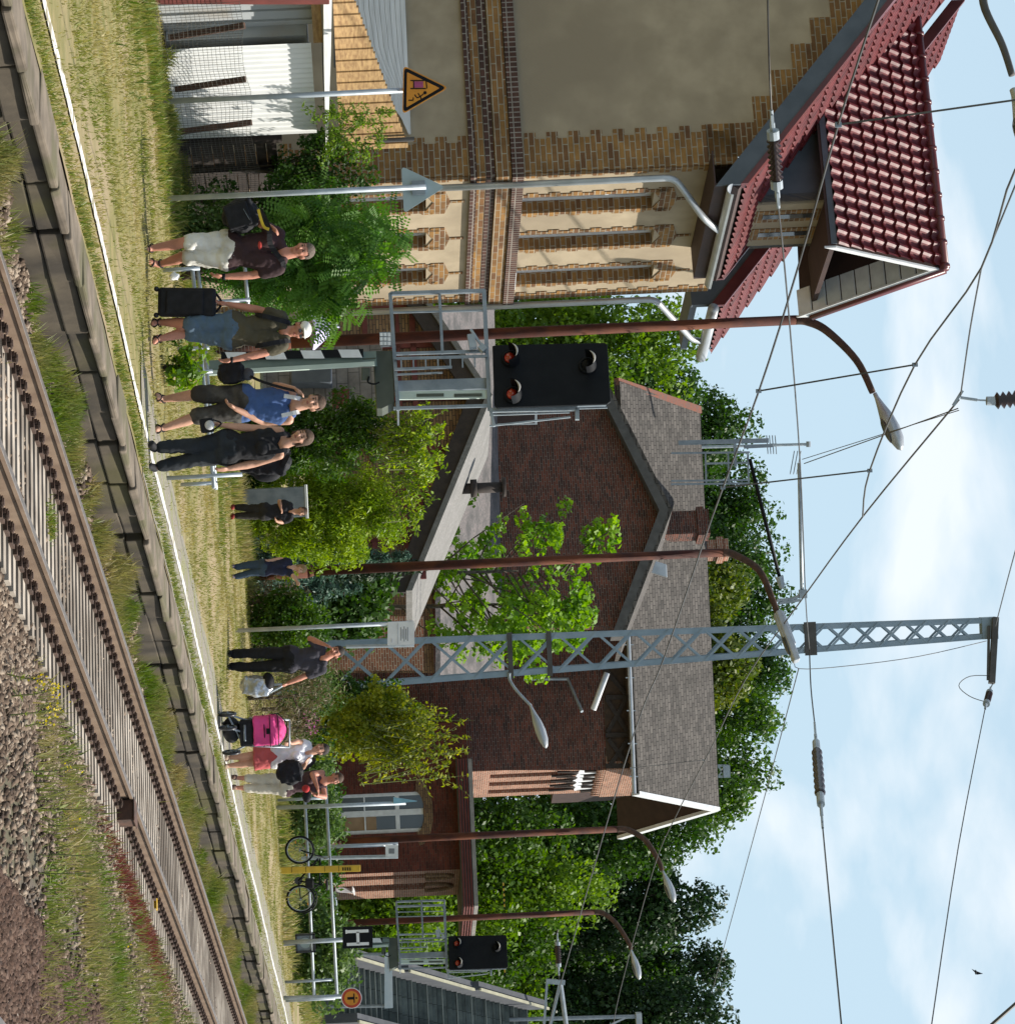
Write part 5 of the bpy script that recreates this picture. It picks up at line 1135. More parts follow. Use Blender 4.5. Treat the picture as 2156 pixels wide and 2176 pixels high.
eL3 = empty('wall_lamp', P(1440, 1200, 103.5), 'tube lamp on a pipe bracket under the dark eave of the brick station', 'lamp')
b = MB(); b.tube([P(1443, 1112, 103.6), P(1443, 1206, 103.6), P(1512, 1236, 102.5)], .055, 8); b.build('bracket', M['galvl'], eL3)
b = MB(); b.tube([P(1430, 1289, 102.6), P(1508, 1260, 102.4)], .10, 10); b.build('tube', M['white'], eL3, True)
eL4 = empty('floodlight', P(1190, 1375, 102), 'small grey floodlights clamped at the roof gable beside the chimney', 'floodlight')
b = MB(); b.obox(P(1208, 1398, 101.5), (.22, 0, 0), (0, .1, 0), (.1, 0, .28)); b.obox(P(1128, 1395, 101.5), (.25, 0, 0), (0, .1, 0), (.08, 0, .22)); b.bar(P(1128, 1385, 101.6), P(1208, 1385, 101.6), .06); b.build('housing', M['lampgrey'], eL4, bevel=.03)
# ------------------------------------------------------------------ overhead wires
GWR = 'overhead wires'
def insul(b, a, c, R1=.075, n=8):
    a, c = Vector(a), Vector(c); pts = []; rr = []
    for i in range(n * 2 + 1): pts.append(a.lerp(c, i / (n * 2))); rr.append(R1 if i % 2 else R1 * .5)
    b.tube(pts, rr, 14)
def wire(label, pts, r=.012, cat='wire', ins=None, n=None, extra=None, ri=.075):
    q = [PT(p[0], p[1], n) for p in pts] if n else [P(*p) for p in pts]
    e = empty('overhead_wire', q[0], label, cat, GWR); segs = [q] if not ins else [q[:ins + 1], q[ins + 1:]]
    for s_ in segs: b = MB(); b.tube(smooth_path(s_, 4), r, 6); b.build('cable', M['wire'], e)
    if ins:
        a, c = q[ins], q[ins + 1]; b = MB(); insul(b, a.lerp(c, .28), a.lerp(c, .72), ri, 8); b.build('insulator', M['cer'], e, True)
        b = MB(); b_ = MB()
        for x0, x1, rr in ((-.01, .12, .022), (.12, .20, .03), (.20, .285, .072), (.715, .80, .072), (.80, .90, .03), (.90, 1.01, .022)): (b if x0 < .5 else b_).tube([a.lerp(c, x0), a.lerp(c, x1)], rr, 10)
        b.bar(a.lerp(c, .03), a.lerp(c, .16), .09, .03); b_.bar(a.lerp(c, .84), a.lerp(c, .97), .09, .03); b.build('fitting', M['galvl'], e); b_.build('fitting', M['galvl'], e)
    if extra:
        for s_ in extra: b = MB(); b.tube([PT(*x, n) if n else P(*x) for x in s_], .007, 5); b.build('dropper', M['wire'], e)
        b = MB()
        for s_ in extra:
            for x in s_: p_ = PT(*x, n) if n else P(*x); b.obox(p_, (.016, 0, 0), (0, .012, 0), (0, 0, .02))
        b.build('clamp', M['galv'], e)
    return e
wire('cable in front of the tiled dormer with the large brown ribbed insulator', [(-60, 1629, 34), (120, 1633, 34), (236, 1638, 34.4), (440, 1653, 35), (642, 1673, 38), (980, 1699, 48), (1273, 1711, 57), (1380, 1719, 61.2)], .011, ins=2, ri=.082)
wire('cable right of the lattice mast with the brown ribbed insulator against the sky', [(1380, 1719, 61.2), (1460, 1722, 60), (1537, 1730, 58), (1757, 1747, 52), (1960, 1766, 48), (2200, 1789, 45)], .013, ins=2, ri=.10)
wire('contact wire crossing the view diagonally above the platform track', [(-60, 1885), (0, 1865), (265, 1780), (560, 1697), (830, 1612), (1100, 1512), (1396, 1411), (1551, 1349), (1883, 1250), (2200, 1160)], .0085, n=8.22, extra=[((265, 1780), (210, 2175)), ((831, 1611), (775, 1943)), ((1036, 1535), (1000, 1847))])
wire('sagging carrier wire above the contact wire, from the top edge to the node', [(300, 2250), (360, 2156), (569, 2084), (775, 1943), (1000, 1847), (1098, 1832)], .0075, n=8.22)
wire('slanting wire from the upper insulator node down past the lattice mast', [(850, 2036, 40), (1098, 1832, 47), (1278, 1700, 55), (1440, 1585, 62), (1594, 1508, 70), (1741, 1432, 76), (1850, 1387, 80), (2110, 1316, 92), (2200, 1300, 96)], .013, extra=[((1615, 1494, 71), (1632, 1340, 71))])
wire('wire from the upper edge to the node by the big ceramic disc insulator', [(569, 2084, 34), (700, 2060, 37), (840, 2040, 40)], .011)
wire('steep wire from the node towards the top right edge of the view', [(360, 2170, 30), (569, 2084, 34)], .010)
wire('pair of thin wires from the node down to the pale tube arm', [(868, 2034, 40), (985, 1708, 52)], .009)
wire('second of the two thin parallel wires leading to the pale tube arm', [(872, 2036, 40.1), (976, 1704, 52.1)], .007)
wire('wire from the upper right edge to the top of the lattice mast', [(1120, 2170, 50), (1230, 2140, 56), (1330, 2114, 61.5)], .012)
wire('wire with a small insulator running right from the top arm of the mast', [(1452, 2108, 61.4), (1455, 2107, 61.3), (1462, 2104, 61.2), (1505, 2092, 60), (1800, 2035, 54), (2200, 1975, 46)], .011, ins=2, ri=.07)
wire('long thin wire leaving the mast side and dropping to the far right', [(1421, 1696, 61), (1700, 1622, 72), (2044, 1529, 90), (2110, 1512, 94)], .012)
wire('thin slack wire beside the mast from the lamp head to the mast top', [(1400, 1690, 60), (1421, 1697, 60), (1415, 1800, 60.5), (1395, 1950, 61), (1362, 2095, 61.8)], .008)
wire('small slack loop wire hanging beneath the top arm of the mast', [(1436, 2108, 61.4), (1437, 2060, 61.3), (1457, 2036, 61.2), (1480, 2060, 61), (1492, 2095, 60.6)], .008)
wire('thick wire crossing the far upper right corner of the view', [(2130, 2160, 34), (2180, 2103, 34)], .02)
wire('short wire with small insulator above the right signal', [(1975, 1185, 80), (1980, 1184, 80), (1984, 1183.5, 80), (2072, 1187, 80), (2082, 1188, 80)], .014, ins=2, ri=.09)
b = MB(); insul(b, P(852, 2112, 40), P(846, 2175, 40), .115, 5); eo = empty('disc_insulator', P(850, 2050, 40), 'large brown disc insulator hanging in from the top right edge above the node', 'insulator'); b.build('discs', M['cer'], eo, True)
b = MB(); b.tube([P(845, 2040, 40), P(850, 2075, 40)], .02, 8); b.tube([P(850, 2072, 40), P(851, 2098, 40)], .012, 8); b.tube([P(852, 2095, 40), P(852, 2113, 40)], .06, 12); b.bar(P(830, 2044, 40), P(862, 2024, 40), .035); b.build('link', M['galvl'], eo)
ec = empty('wire_bracket', P(985, 1700, 56), 'pale tube arm with black strut reaching from the small steel frame towards the mast', 'catenary bracket')
b = MB(); b.tube([P(984, 1697, 56), P(1258, 1703, 56)], .035, 10); b.build('steady_arm', M['galvl'], ec, True)
b = MB(); b.tube([P(975, 1592, 56), P(1225, 1655, 56)], .035, 10); b.build('strut', M['black'], ec, True)
b = MB(); b.tube([P(1225, 1655, 56), P(1250, 1661, 56)], [.08, .05], 10); b.tube(smooth_path([P(1276, 1650, 56), P(1272, 1685, 56), P(1262, 1702, 56)]), .03, 8); b.obox(P(1262, 1705, 56), (.08, 0, 0), (0, .05, 0), (0, 0, .07)); b.bar(P(1282, 1655, 56), P(1275, 1700, 56), .05); b.build('fitting', M['galvl'], ec)
b = MB(); YA = 56
for u in (963, 985, 1022, 1029): b.bar(P(u, 1425 if u != 985 else 1500, YA), P(u - 2, 1592, YA), .035)
for h in (1500, 1548, 1590): b.bar(P(960, h - 2, YA), P(1030, h, YA), .03)
b.bar(P(941, 1440, YA), P(936, 1632, YA), .085, .06); b.bar(P(950, 1580, YA), P(947, 1640, YA), .06); b.bar(P(936, 1560, YA), P(990, 1562, YA), .05)
b.build('frame', M['galv'], ec)
ean = empty('roof_antenna', P(947, 1500, 105), 'thin roof antenna with short cross rods standing above the shingle ridge', 'antenna')
b = MB(); b.tube([P(950, 1490, 105), P(944, 1718, 105)], .05, 8)
b.build('mast_tube', M['galvl'], ean); b = MB()
for h in (1628, 1634, 1640, 1646): b.tube([P(925, h, 105), P(965, h + 3, 105)], .018, 5)
for h in (1690, 1697, 1704): b.tube([P(958, h - 3, 105), P(1008, h - 12, 105)], .018, 5)
b.tube([P(944, 1637, 104.9), P(944, 1650, 104.9)], .03, 6); b.tube([P(938, 1717, 105), P(950, 1717, 105)], .08, 8); b.build('rods', M['galvl'], ean)
# small far things
b = MB(); Yf = 132
for u in (1628, 1651): b.bar(P(u, 1400, Yf), P(u - 1, 1545, Yf), .10)
for i in range(6): b.bar(P(1628, 1440 + i * 17, Yf), P(1650, 1457 + i * 17, Yf), .07); b.bar(P(1650, 1440 + i * 17, Yf), P(1628, 1457 + i * 17, Yf), .07)
b.bar(P(1626, 1542, Yf), P(1652, 1543, Yf), .3, .3); tag(b.build('far_mast', M['galvl']), 'top of a far pale lattice mast just above the station ridge', 'mast')
ef_ = empty('far_lamp_post', P(2168, 700, 108), 'slim far lamp post in front of the dark spruce at the right edge', 'lamp post')
b = MB(); b.tube([P(2176, 690, 108), P(2160, 1350, 108)], .07, 8); b.build('pole', M['galv'], ef_); b = MB(); b.bar(P(2152, 1356, 108), P(2176, 1357, 108), .35, .2); b.bar(P(2162, 1330, 108), P(2176, 1300, 108), .06); b.build('lamp_head', M['lampgrey'], ef_)
b = MB(); b.bar(P(2085, 1160, 80), P(2088, 1200, 80), .12); b.bar(P(2088, 1190, 80), P(2190, 1166, 80), .08); b.bar(P(2085, 1162, 80), P(2190, 1155, 80), .06); b.tube([P(2088, 1190, 80), P(2190, 1204, 80)], .06, 8); tag(b.build('tube_bracket', M['galvl']), 'pale tube bracket reaching in from the right edge above the stairs', 'bracket')
bi = MB(); p_ = P(2066, 2072, 60); bi.ell(p_, (.05, .02, .018), 8, 6); bi.add([p_ + Vector((-.03, 0, .0)), p_ + Vector((.05, 0, .02)), p_ + Vector((.04, .02, .15))], [(0, 1, 2)]); bi.add([p_ + Vector((-.03, 0, .0)), p_ + Vector((.05, 0, .02)), p_ + Vector((-.07, .01, -.08))], [(0, 1, 2)]); tag(bi.build('bird', M['bfab']), 'tiny dark bird flying high in the sky at the right', 'bird')
for (u0, u1, h, Y, lab) in ((1876, 1932, 1069, 98, 'yellow and black striped bar hanging in front of the trees'), (2058, 2074, 1072, 99, 'short end of a striped yellow and black bar beside the right signal head')):
    b = MB(); n_ = max(2, int((u1 - u0) / 5.4)); 
    for i in range(n_): b.bar(P(u0 + (u1 - u0) * i / n_, h + i * .3, Y), P(u0 + (u1 - u0) * (i + 1) / n_, h + (i + 1) * .3, Y), .16, .04, mi=i % 2)
    tag(b.build('striped_marker', [M['yel'], M['black']]), lab, 'marker')
# ------------------------------------------------------------------ signals
M['redglass'] = pm('red_lens', (.42, .035, .012), (.30, .02, .01), 12, .15, spec=.9)
M['hood'] = pm('hood_edge', (.55, .52, .48), None, 5, .6)
TSG = tn(P(780, 760, 38.2))[0]
def Q(u, h, dt=0): return PN(u, h, TSG + dt)
def barq(b, p, q, w, dt=0, d=None): b.bar(Q(*p, dt), Q(*q, dt), w, d or w, up=T3)
sg = empty('railway_signal', Vector((Q(775, 760).x, Q(775, 760).y, 0)), 'large railway signal with square black head and wire basket standing behind the four walkers', 'railway signal', 'railway signals')
b = MB(); zb0 = 0
def vpost(b, u0, h0, u1, h1, w, d, dt=0):
    a, c = Q(u0, h0, dt), Q(u1, h1, dt); b.bar(a, c, w, d, up=T3)
vpost(b, 789, 330, 762, 800, .20, .012, -.10); vpost(b, 789, 330, 762, 800, .20, .012, .10); vpost(b, 789, 330, 762, 800, .012, .19, 0); b.build('post', M['greeng'], sg)
b = MB(); vpost(b, 797, 372, 773, 796, .055, .03, -.13); b.build('edge_strip', M['palegreen'], sg)
b = MB(); vpost(b, 757, 470, 750, 772, .105, .012, -.15); bp = b.build('stripe_board', M['black'], sg)
for i, h in enumerate((484, 522, 566, 608, 648, 690, 730)):
    if i < 4:
        b = MB(); hh = 478 + i * 80; u = 757 - 7 * (hh - 470) / 302; b.prism([Q(u - 8.5, hh, -.158), Q(u + 8.5, hh + 8, -.158), Q(u + 8.5, min(770, hh + 52), -.158), Q(u - 8.5, hh + 44, -.158)], T3 * .004); b.build('white_stripe', M['white'], bp)
b = MB(); b.prism([Q(745, 792), Q(868, 800), Q(868, 812), Q(855, 838), Q(745, 836)], T3 * .28); b.bar(Q(770, 770, -.05), Q(768, 800, -.05), .1); b.bar(Q(795, 768, -.05), Q(795, 786, -.05), .16, .1); b.build('junction_box', M['olive'], sg, bevel=.01)
b = MB(); b.tube(smooth_path([Q(800, 784, -.1), Q(812, 782, -.1), Q(816, 795, -.1), Q(812, 806, -.1)]), .012, 6); b.build('cable', M['black'], sg)
b = MB()
for dt in (0, .55):
    for (p, q, w) in (((624, 830), (618, 1030), .045), ((624, 829), (872, 846), .045), ((617, 1028), (872, 1040), .05), ((627, 934), (752, 940), .035), ((664, 832), (660, 1030), .02), ((752, 838), (746, 1036), .035)): barq(b, p, q, w, dt)
    barq(b, (868, 836), (862, 1040), .035, dt)
for (u, h) in ((624, 830), (618, 1029), (868, 846), (870, 1040), (627, 934)): b.bar(Q(u, h), Q(u, h, .55), .035, .035, up=Z3)
b.prism([Q(624, 828), Q(872, 844), Q(872, 848), Q(624, 832)], T3 * .55); b.build('basket', M['galv'], sg)
b = MB()
for (p, q, w) in (((762, 838), (757, 1035), .03), ((785, 838), (780, 960), .03), ((796, 842), (792, 940), .02)): barq(b, p, q, w, -.06)
for i in range(7): barq(b, (761 - i * .8, 852 + i * 26), (785 - i * .8, 853 + i * 26), .018, -.06)
b.build('ladder', M['galv'], sg)
b = MB(); barq(b, (822, 838), (815, 1042), .14, .12, .05); b.build('upper_post', M['galv'], sg)
b = MB(); barq(b, (841, 842), (838, 1040), .105, .02, .03); pp_ = b.build('slotted_plate', M['palegreen'], sg)
for (h0, h1) in ((885, 943), (965, 1024)): b = MB(); barq(b, (840, h0), (839, h1), .04, -.0, .006); b.build('slot', M['olive'], pp_)
b = MB(); hd = [(735, 1046), (733, 1054), (728, 1284), (732, 1290), (853, 1297), (858, 1290), (866, 1056), (860, 1050)]
b.prism([Q(u, h, -.18) for u, h in hd], T3 * .05); hb_ = b.build('signal_head', M['black'], sg, bevel=.008)
b = MB(); b.prism([Q(u + 5, h, -.128) for u, h in [(745, 1052), (738, 1280), (842, 1290), (852, 1056)]], T3 * .3); b.build('housing', M['galv'], sg)
for (u, h) in ((763, 1083), (840, 1088), (778, 1246)):
    c = Q(u, h, -.19); b = MB(); red = h < 1200; b.tube([c + T3 * .01, c - T3 * .03], .10, 20)
    b.torus(c - T3 * .03, T3, .085, .018, 24, 6); lr = b.build('lens_ring', M['black'], hb_, True)
    b = MB(); b.ell(c - T3 * .035, (.07, .07, .07), 14, 10); b.build('lens', M['redglass'] if red else M['black'], lr, True)
    b = MB(); hv = []; K = 12
    for j, dd in enumerate((0, .26)):
        for i in range(K + 1): x = math.pi * (i / K) * 1.0; hv.append(c - T3 * (.02 + dd) + (-N3) * math.cos(x) * .115 + Z3 * (math.sin(x) * .115 + .0 - dd * .12))
    b.add(hv, [(i, i + 1, K + 2 + i, K + 1 + i) for i in range(K)]); hv2 = [v + (v - c - Z3 * 0).normalized() * .008 for v in hv]; b.add(hv2, [(i, K + 1 + i, K + 2 + i, i + 1) for i in range(K)])
    b.build('hood', M['black'], hb_, True)
    b = MB(); cr_ = []
    for i in range(K + 1): x = math.pi * (.12 + .55 * i / K); cr_.append(c - T3 * .285 + (-N3) * math.cos(x + .5) * .112 + Z3 * (math.sin(x + .5) * .112 - .03))
    b.tube(cr_, [.002 + .012 * math.sin(math.pi * i / K) for i in range(K + 1)], 6); b.build('hood_rim', M['hood'], hb_, True)
b = MB()
for (p, q, w) in (((872, 1040), (868, 1226), .05), ((882, 1040), (876, 1210), .02), ((905, 1040), (886, 1212), .02), ((868, 1226), (892, 1226), .05), ((872, 1042), (906, 1050), .035), ((868, 1218), (866, 1290), .02)): barq(b, p, q, w, -.02)
b.build('side_bracket', M['galvl'], sg)
b = MB(); barq(b, (745, 1030), (735, 1020), .08, -.1); barq(b, (700, 1000), (745, 1030), .03, -.1); barq(b, (712, 1000), (740, 1005), .09, -.1); b.build('aiming_clamp', M['galvl'], sg)
def copy_tree(o, parent=None):
    c = o.copy(); S.collection.objects.link(c); c.parent = parent
    for ch in o.children: copy_tree(ch, c)
    return c
s2 = copy_tree(sg); dst = P(2019, 800, 75.0); s2.location = (dst.x - .12, 75.0, -.08); s2['label'] = 'smaller looking far railway signal with black head beside the concrete stairs'; s2['_wb'] = tuple(s2.location)
b = MB(); a = Q(708, 806, .3); b.prism([Q(706, 806, -.3), Q(735, 808, -.3), Q(734, 832, -.3), Q(705, 830, -.3)], T3 * .05)
e = empty('lamp_panel', Q(720, 806, .3), 'small square panel of nine white lamps fixed beside the basket of the large signal', 'lamp panel'); b.build('housing', M['galv'], e); b = MB()
for i in range(3):
    for j in range(3): b.obox(Q(711 + i * 9.4, 810.5 + j * 8.2, -.31), -N3 * .022, T3 * .004, Z3 * .019)
b.build('lenses', M['white'], e)
# ------------------------------------------------------------------ signs
M['orange'] = pm('orange_sign', (.62, .25, .015), (.54, .20, .015), 4, .45); M['sback'] = pm('sign_back', (.36, .44, .46), (.30, .38, .40), 3, .55)
def pole(name, lab, cat, u0, h0, u1, h1, Y, r=.03, mat='galvl', extra_top=None):
    a = G(u0, h0, 0) if Y is None else P(u0, h0, Y); Y = a.y; a.z = 0 if a.z > -.3 else a.z; c = P(u1, h1, Y); c = Vector((a.x * .6 + c.x * .4 if abs(a.x - c.x) < .25 else c.x, Y, c.z))
    e = empty(name, a, lab, cat); b = MB(); b.tube([a, c], r, 12); b.build('pole', M[mat], e, True); return e, Y
def poly2(e, name, pts, Y, th, mat, parent=None, bevel=0):
    b = MB(); b.prism([P(u, h, Y) for u, h in pts], Vector((0, th, 0))); return b.build(name, mat, parent or e, bevel=bevel)
e, Y = pole('warning_sign', 'orange triangular warning sign with black border on a grey pole in front of the shed', 'sign', 216, 348, 190, 870, 36.6, .033)
def rtri(cx, a, b_, hb, r=.10, n=4):
    pts = []; V = [Vector((a[0], a[1])), Vector((b_[0], b_[1])), Vector((cx[0], cx[1]))]
    for i in range(3):
        p, q, s = V[i - 1], V[i], V[(i + 1) % 3]
        for k in range(n + 1): x = k / n; A = q.lerp(p, r); B = q.lerp(s, r); pts.append(tuple((A * (1 - x) ** 2 + q * 2 * x * (1 - x) + B * x * x)))
    return pts
tri = lambda k: [(190 + (u - 190) * k, 885 + (h - 885) * k) for u, h in ((186, 953), (139, 857), (243, 855))]
o = poly2(e, 'sign_plate', rtri(*tri(1.0), 0), Y - .06, .01, M['orange']); o2 = poly2(e, 'border', rtri(*tri(.93), 0), Y - .066, .005, M['black'], o); poly2(e, 'field', rtri(*tri(.72), 0, .03), Y - .071, .004, M['orange'], o)
mg = pm('magenta_print', (.36, .06, .17), None, 4, .5); yp = Y - .0755
poly2(e, 'pictogram', [(173, 880), (186, 880), (186, 899), (173, 899)], yp, .003, mg, o)
b = MB()
def ln(a, c, w=.012): b.bar(P(*a, yp - .001), P(*c, yp - .001), w, .003, up=Vector((0, 1, 0)))
for a, c in (((171, 872), (171, 905)), ((188, 872), (188, 905)), ((171, 905), (188, 907)), ((171, 879), (188, 879)), ((199, 900), (205, 893)), ((205, 893), (208, 886)), ((205, 893), (198, 888)), ((208, 886), (201, 881)), ((205, 893), (213, 896)), ((207, 878), (213, 878)), ((213, 878), (213, 868))): ln(a, c)
b.disc(P(197, 903, yp - .001), (0, 1, 0), .02, .003, 10); b.build('pictogram', M['black'], o)
e, Y = pole('triangle_sign', 'triangular sign seen from its pale grey back in front of the robinia', 'sign', 421, 372, 397, 905, 36.8, .034)
o = poly2(e, 'sign_plate', rtri((397, 946), (353, 853), (453, 858), 0), Y + .05, .012, M['sback']); b = MB(); b.obox(P(399, 889, Y + .03), (.085, 0, 0), (0, .02, 0), (0, 0, .08)); b.build('clamp', M['galv'], e)
e, Y = pole('h_sign', 'black board with a white letter H on a pole', 'sign', 2003, 600, 1995, 760, 67, .05)
o = poly2(e, 'sign_plate', [(1970, 728), (2016, 728), (2014, 792), (1968, 792)], Y - .08, .03, M['black'])
b = MB()
for (p, q) in (((1980, 736), (1978, 783)), ((2007, 737), (2005, 784)), ((1980, 760), (2005, 761))): b.bar(P(*p, Y - .085), P(*q, Y - .085), .065, .006, up=Vector((0, 1, 0)))
b.bar(P(1976, 736, Y - .086), P(1984, 736, Y - .086), .04, .006, up=Vector((0, 1, 0))); b.build('letter', M['white'], o)
e, Y = pole('round_sign', 'round orange sign with red rim and arm spreading figure at the railing end', 'sign', 2121, 598, 2121, 745, 66.3, .045)
c = P(2121, 747, Y - .08); b = MB(); b.disc(c, (0, 1, 0), .225, .01, 28); o = b.build('rim', M['white'], e); b = MB(); b.disc(c - Vector((0, .007, 0)), (0, 1, 0), .21, .006, 28); b.build('ring', pm('sign_red', (.45, .05, .02), None, 5, .5), o)
b = MB(); b.disc(c - Vector((0, .012, 0)), (0, 1, 0), .155, .006, 28); b.build('disc', M['orange'], o); b = MB(); yy = c.y - .018
b.obox((c.x, yy, c.z - .02), (.028, 0, 0), (0, .002, 0), (0, 0, .07)); b.obox((c.x, yy, c.z + .055), (.10, 0, 0), (0, .0025, 0), (0, 0, .012)); b.disc((c.x, yy, c.z + .105), (0, 1, 0), .02, .004, 10); b.build('figure', M['black'], o)
e, Y = pole('blue_sign', 'pale blue triangular sign seen almost edge on at the start of the railing', 'sign', 1716, 602, 1709, 862, 66.8, .045)
o = poly2(e, 'sign_plate', [(1695, 836), (1708, 836), (1703, 886)], Y - .08, .15, pm('sign_blue', (.22, .45, .58), None, 4, .5))
e, Y = pole('timetable_post', 'white notice box on two grey posts beside the lattice mast', 'notice', 1336, 590, 1323, 878, 50.5, .035)
b = MB(); b.tube([P(1374, 735, Y), P(1371, 880, Y)], .03, 8); b.build('pole', M['galvl'], e)
o = poly2(e, 'notice_box', [(1322, 824), (1371, 823), (1370, 881), (1320, 880)], Y - .06, .05, M['white']); b = MB(); grey = pm('grey_print', (.25, .26, .28), None, 4, .8)
for i, (u0, u1) in enumerate(((1333, 1362), (1336, 1359), (1331, 1363), (1337, 1357), (1333, 1361))): b.bar(P(u0, 866 - i * 3.6, Y - .064), P(u1, 866 - i * 3.6, Y - .064), .012, .003, up=Vector((0, 1, 0)))
b.bar(P(1357, 832, Y - .064), P(1365, 832, Y - .064), .02, .003); b.bar(P(1323, 845, Y - .064), P(1369, 845, Y - .064), .006, .003); b.build('print', grey, o)
e, Y = pole('poster_stand', 'small white notice on two grey posts in front of the brick wing wall', 'notice', 1801, 640, 1797, 846, 79, .05)
b = MB(); b.tube([P(1824, 640, Y), P(1820, 846, Y)], .05, 8); b.build('pole', M['galvl'], e); o = poly2(e, 'notice', [(1796, 819), (1820, 819), (1820, 846), (1796, 846)], Y - .1, .04, M['white']); poly2(e, 'print', [(1803, 826), (1814, 826), (1814, 838), (1803, 838)], Y - .104, .003, grey, o)
e = empty('stair_sign', P(2080, 816, 97), 'long pale blue and white sign board across the foot of the stairs', 'sign'); Y = 97
o = poly2(e, 'board', [(2026, 817), (2143, 817), (2142, 835), (2024, 833)], Y, .12, pm('sign_pale', (.42, .50, .58), (.5, .56, .62), 3, .5)); b = MB()
for i in range(2): b.bar(P(2032, 829 - i * 4, Y - .01), P(2066 - i * 8, 829 - i * 4, Y - .01), .022, .01)
b.build('print', grey, o); b = MB()
for u in (2030, 2140): b.tube([P(u, 690, Y + .1), P(u - 3, 834, Y + .1)], .05, 8)
b.build('post', M['galv'], e)
e = empty('yellow_post', P(1850, 588, 66.2), 'tall flat yellow post with a black printed field behind which the bicycle leans', 'post'); Y = 66.2
o = poly2(e, 'post_body', [(1844, 588), (1857, 588), (1852, 766), (1839, 766)], Y, .12, M['yel'], bevel=.01)
b = MB()
for i in range(4): b.obox(P(1846.5, 729 + i * 5, Y - .004), (.035, 0, 0), (0, .003, 0), (0, 0, .014))
for h in (620, 650, 690, 720): b.obox(P(1848.5 - (h - 620) * .03, h, Y - .004), (.062, 0, 0), (0, .003, 0), (0, 0, .004))
b.build('print', M['black'], o)
e = empty('dwarf_signal', P(2004, 620, 67.6), 'low square grey box with a pale disc behind the railing beside the H sign pole', 'dwarf signal'); Y = 67.6
b = MB(); cc = P(2004, 649, Y)
for (dx, dz, wx, wz) in ((-.19, 0, .018, .21), (.19, 0, .018, .21), (0, .2, .2, .018), (0, -.2, .2, .018)): b.obox(cc + Vector((dx, 0, dz)), (wx, 0, 0), (0, .06, 0), (0, 0, wz))
o = b.build('frame', M['plastic_dark'], e); b = MB(); b.obox(cc + Vector((0, .05, 0)), (.17, 0, 0), (0, .01, 0), (0, 0, .18)); b.build('panel', M['galv'], o); b = MB(); b.disc(cc + Vector((0, .03, 0)), (0, 1, 0), .12, .02, 24); b.build('disc', M['sback'], o); b = MB(); b.tube([Vector((cc.x, Y + .05, 0)), Vector((cc.x, Y + .05, cc.z - .2))], .05, 8); b.build('foot', M['galv'], e)
# ------------------------------------------------------------------ railings
def rail_(lab, posts, rails, r, Y0):
    e = empty('railing', P(posts[0][0], posts[0][1], posts[0][3]), lab, 'railing', 'platform railings')
    for (u, h0, h1, Y) in posts: a = P(u, h0, Y); c = P(u - .05 * (h1 - h0), h1, Y); b = MB(); b.tube([Vector((a.x, Y, 0)), c], r, 10); b.build('post', M['galvl'], e, True)
    for (p, q) in rails: b = MB(); b.tube([P(*p), P(*q)], r, 10); b.build('rail', M['galvl'], e, True)
rail_('galvanised railing behind the four walkers', [(574, 347, 425, 35.4), (1016, 355, 515, 34.4), (793, 365, 452, 35)], [((560, 408, 35.45), (1037, 455, 34.35))], .024, 35)
rail_('second galvanised rail just behind the walkers, a little farther back', [(642, 440, 532, 37.6), (742, 380, 445, 37.6), (1030, 380, 462, 37)], [((560, 520, 37.7), (650, 527, 37.6)), ((570, 420, 37.7), (660, 432, 37.6)), ((710, 434, 37.6), (1040, 459, 37))], .024, 37)
rail_('long two bar railing at the right with rounded end beside the round sign', [(1700, 600, 694, 67.6), (2087, 602, 707, 67.6), (2127, 600, 712, 67.6)], [((1670, 646.5, 67.65), (2118, 667.6, 67.6)), ((1670, 692, 67.65), (2112, 716, 67.6)), ((2112, 716, 67.6), (2119, 710, 67.6))], .034, 67)
e = empty('railing', P(1860, 700, 88), 'low far railing in front of the brick wing', 'railing', 'platform railings')
for u0, u1 in ((1640, 1740), (1690, 1775), (1905, 1950)):
    b = MB(); b.tube(smooth_path([P(u0, 690, 88), P(u0, 706, 88), P(u0 + 6, 712, 88), P(u1 - 6, 714, 88), P(u1, 708, 88), P(u1, 690, 88)]), .05, 8); b.build('hoop', M['galvl'], e, True)
# ------------------------------------------------------------------ bicycle
YB = 67.0; c1, c2 = P(1806, 637, YB), P(1910, 639, YB + .25); eb_ = empty('bicycle', (c1.x, YB, 0), 'dark bicycle leaning on the railing behind the yellow post', 'bicycle')
Rw = .325; ax = (c2 - c1).normalized(); nr_ = ax.cross(Z3).normalized()
for c in (c1, c2):
    b = MB(); b.torus(c, nr_, Rw - .02, .022, 36, 8); w = b.build('wheel', M['black'], eb_, True); b = MB(); b.torus(c, nr_, Rw - .05, .010, 32, 6); b.build('rim', M['galvl'], w, True)
    b = MB()
    for k in range(18): a = k * math.pi / 9; b.tube([c + nr_ * .02 * (1 if k % 2 else -1), c + (ax * math.cos(a) + Z3 * math.sin(a)) * (Rw - .05)], .0022, 4)
    b.tube([c - nr_ * .05, c + nr_ * .05], .022, 10); b.build('spokes', M['galv'], w); b = MB()
    for a in (.9, 3.6): b.obox(c + (ax * math.cos(a) + Z3 * math.sin(a)) * .2, ax * .03, nr_ * .006, Z3 * .012)
    b.build('reflector', M['orange'], w)
hd_ = c1 + ax * .22 + Z3 * .52; seat = c2 - ax * .30 + Z3 * .48; bb = c2 - ax * .42 - Z3 * .04
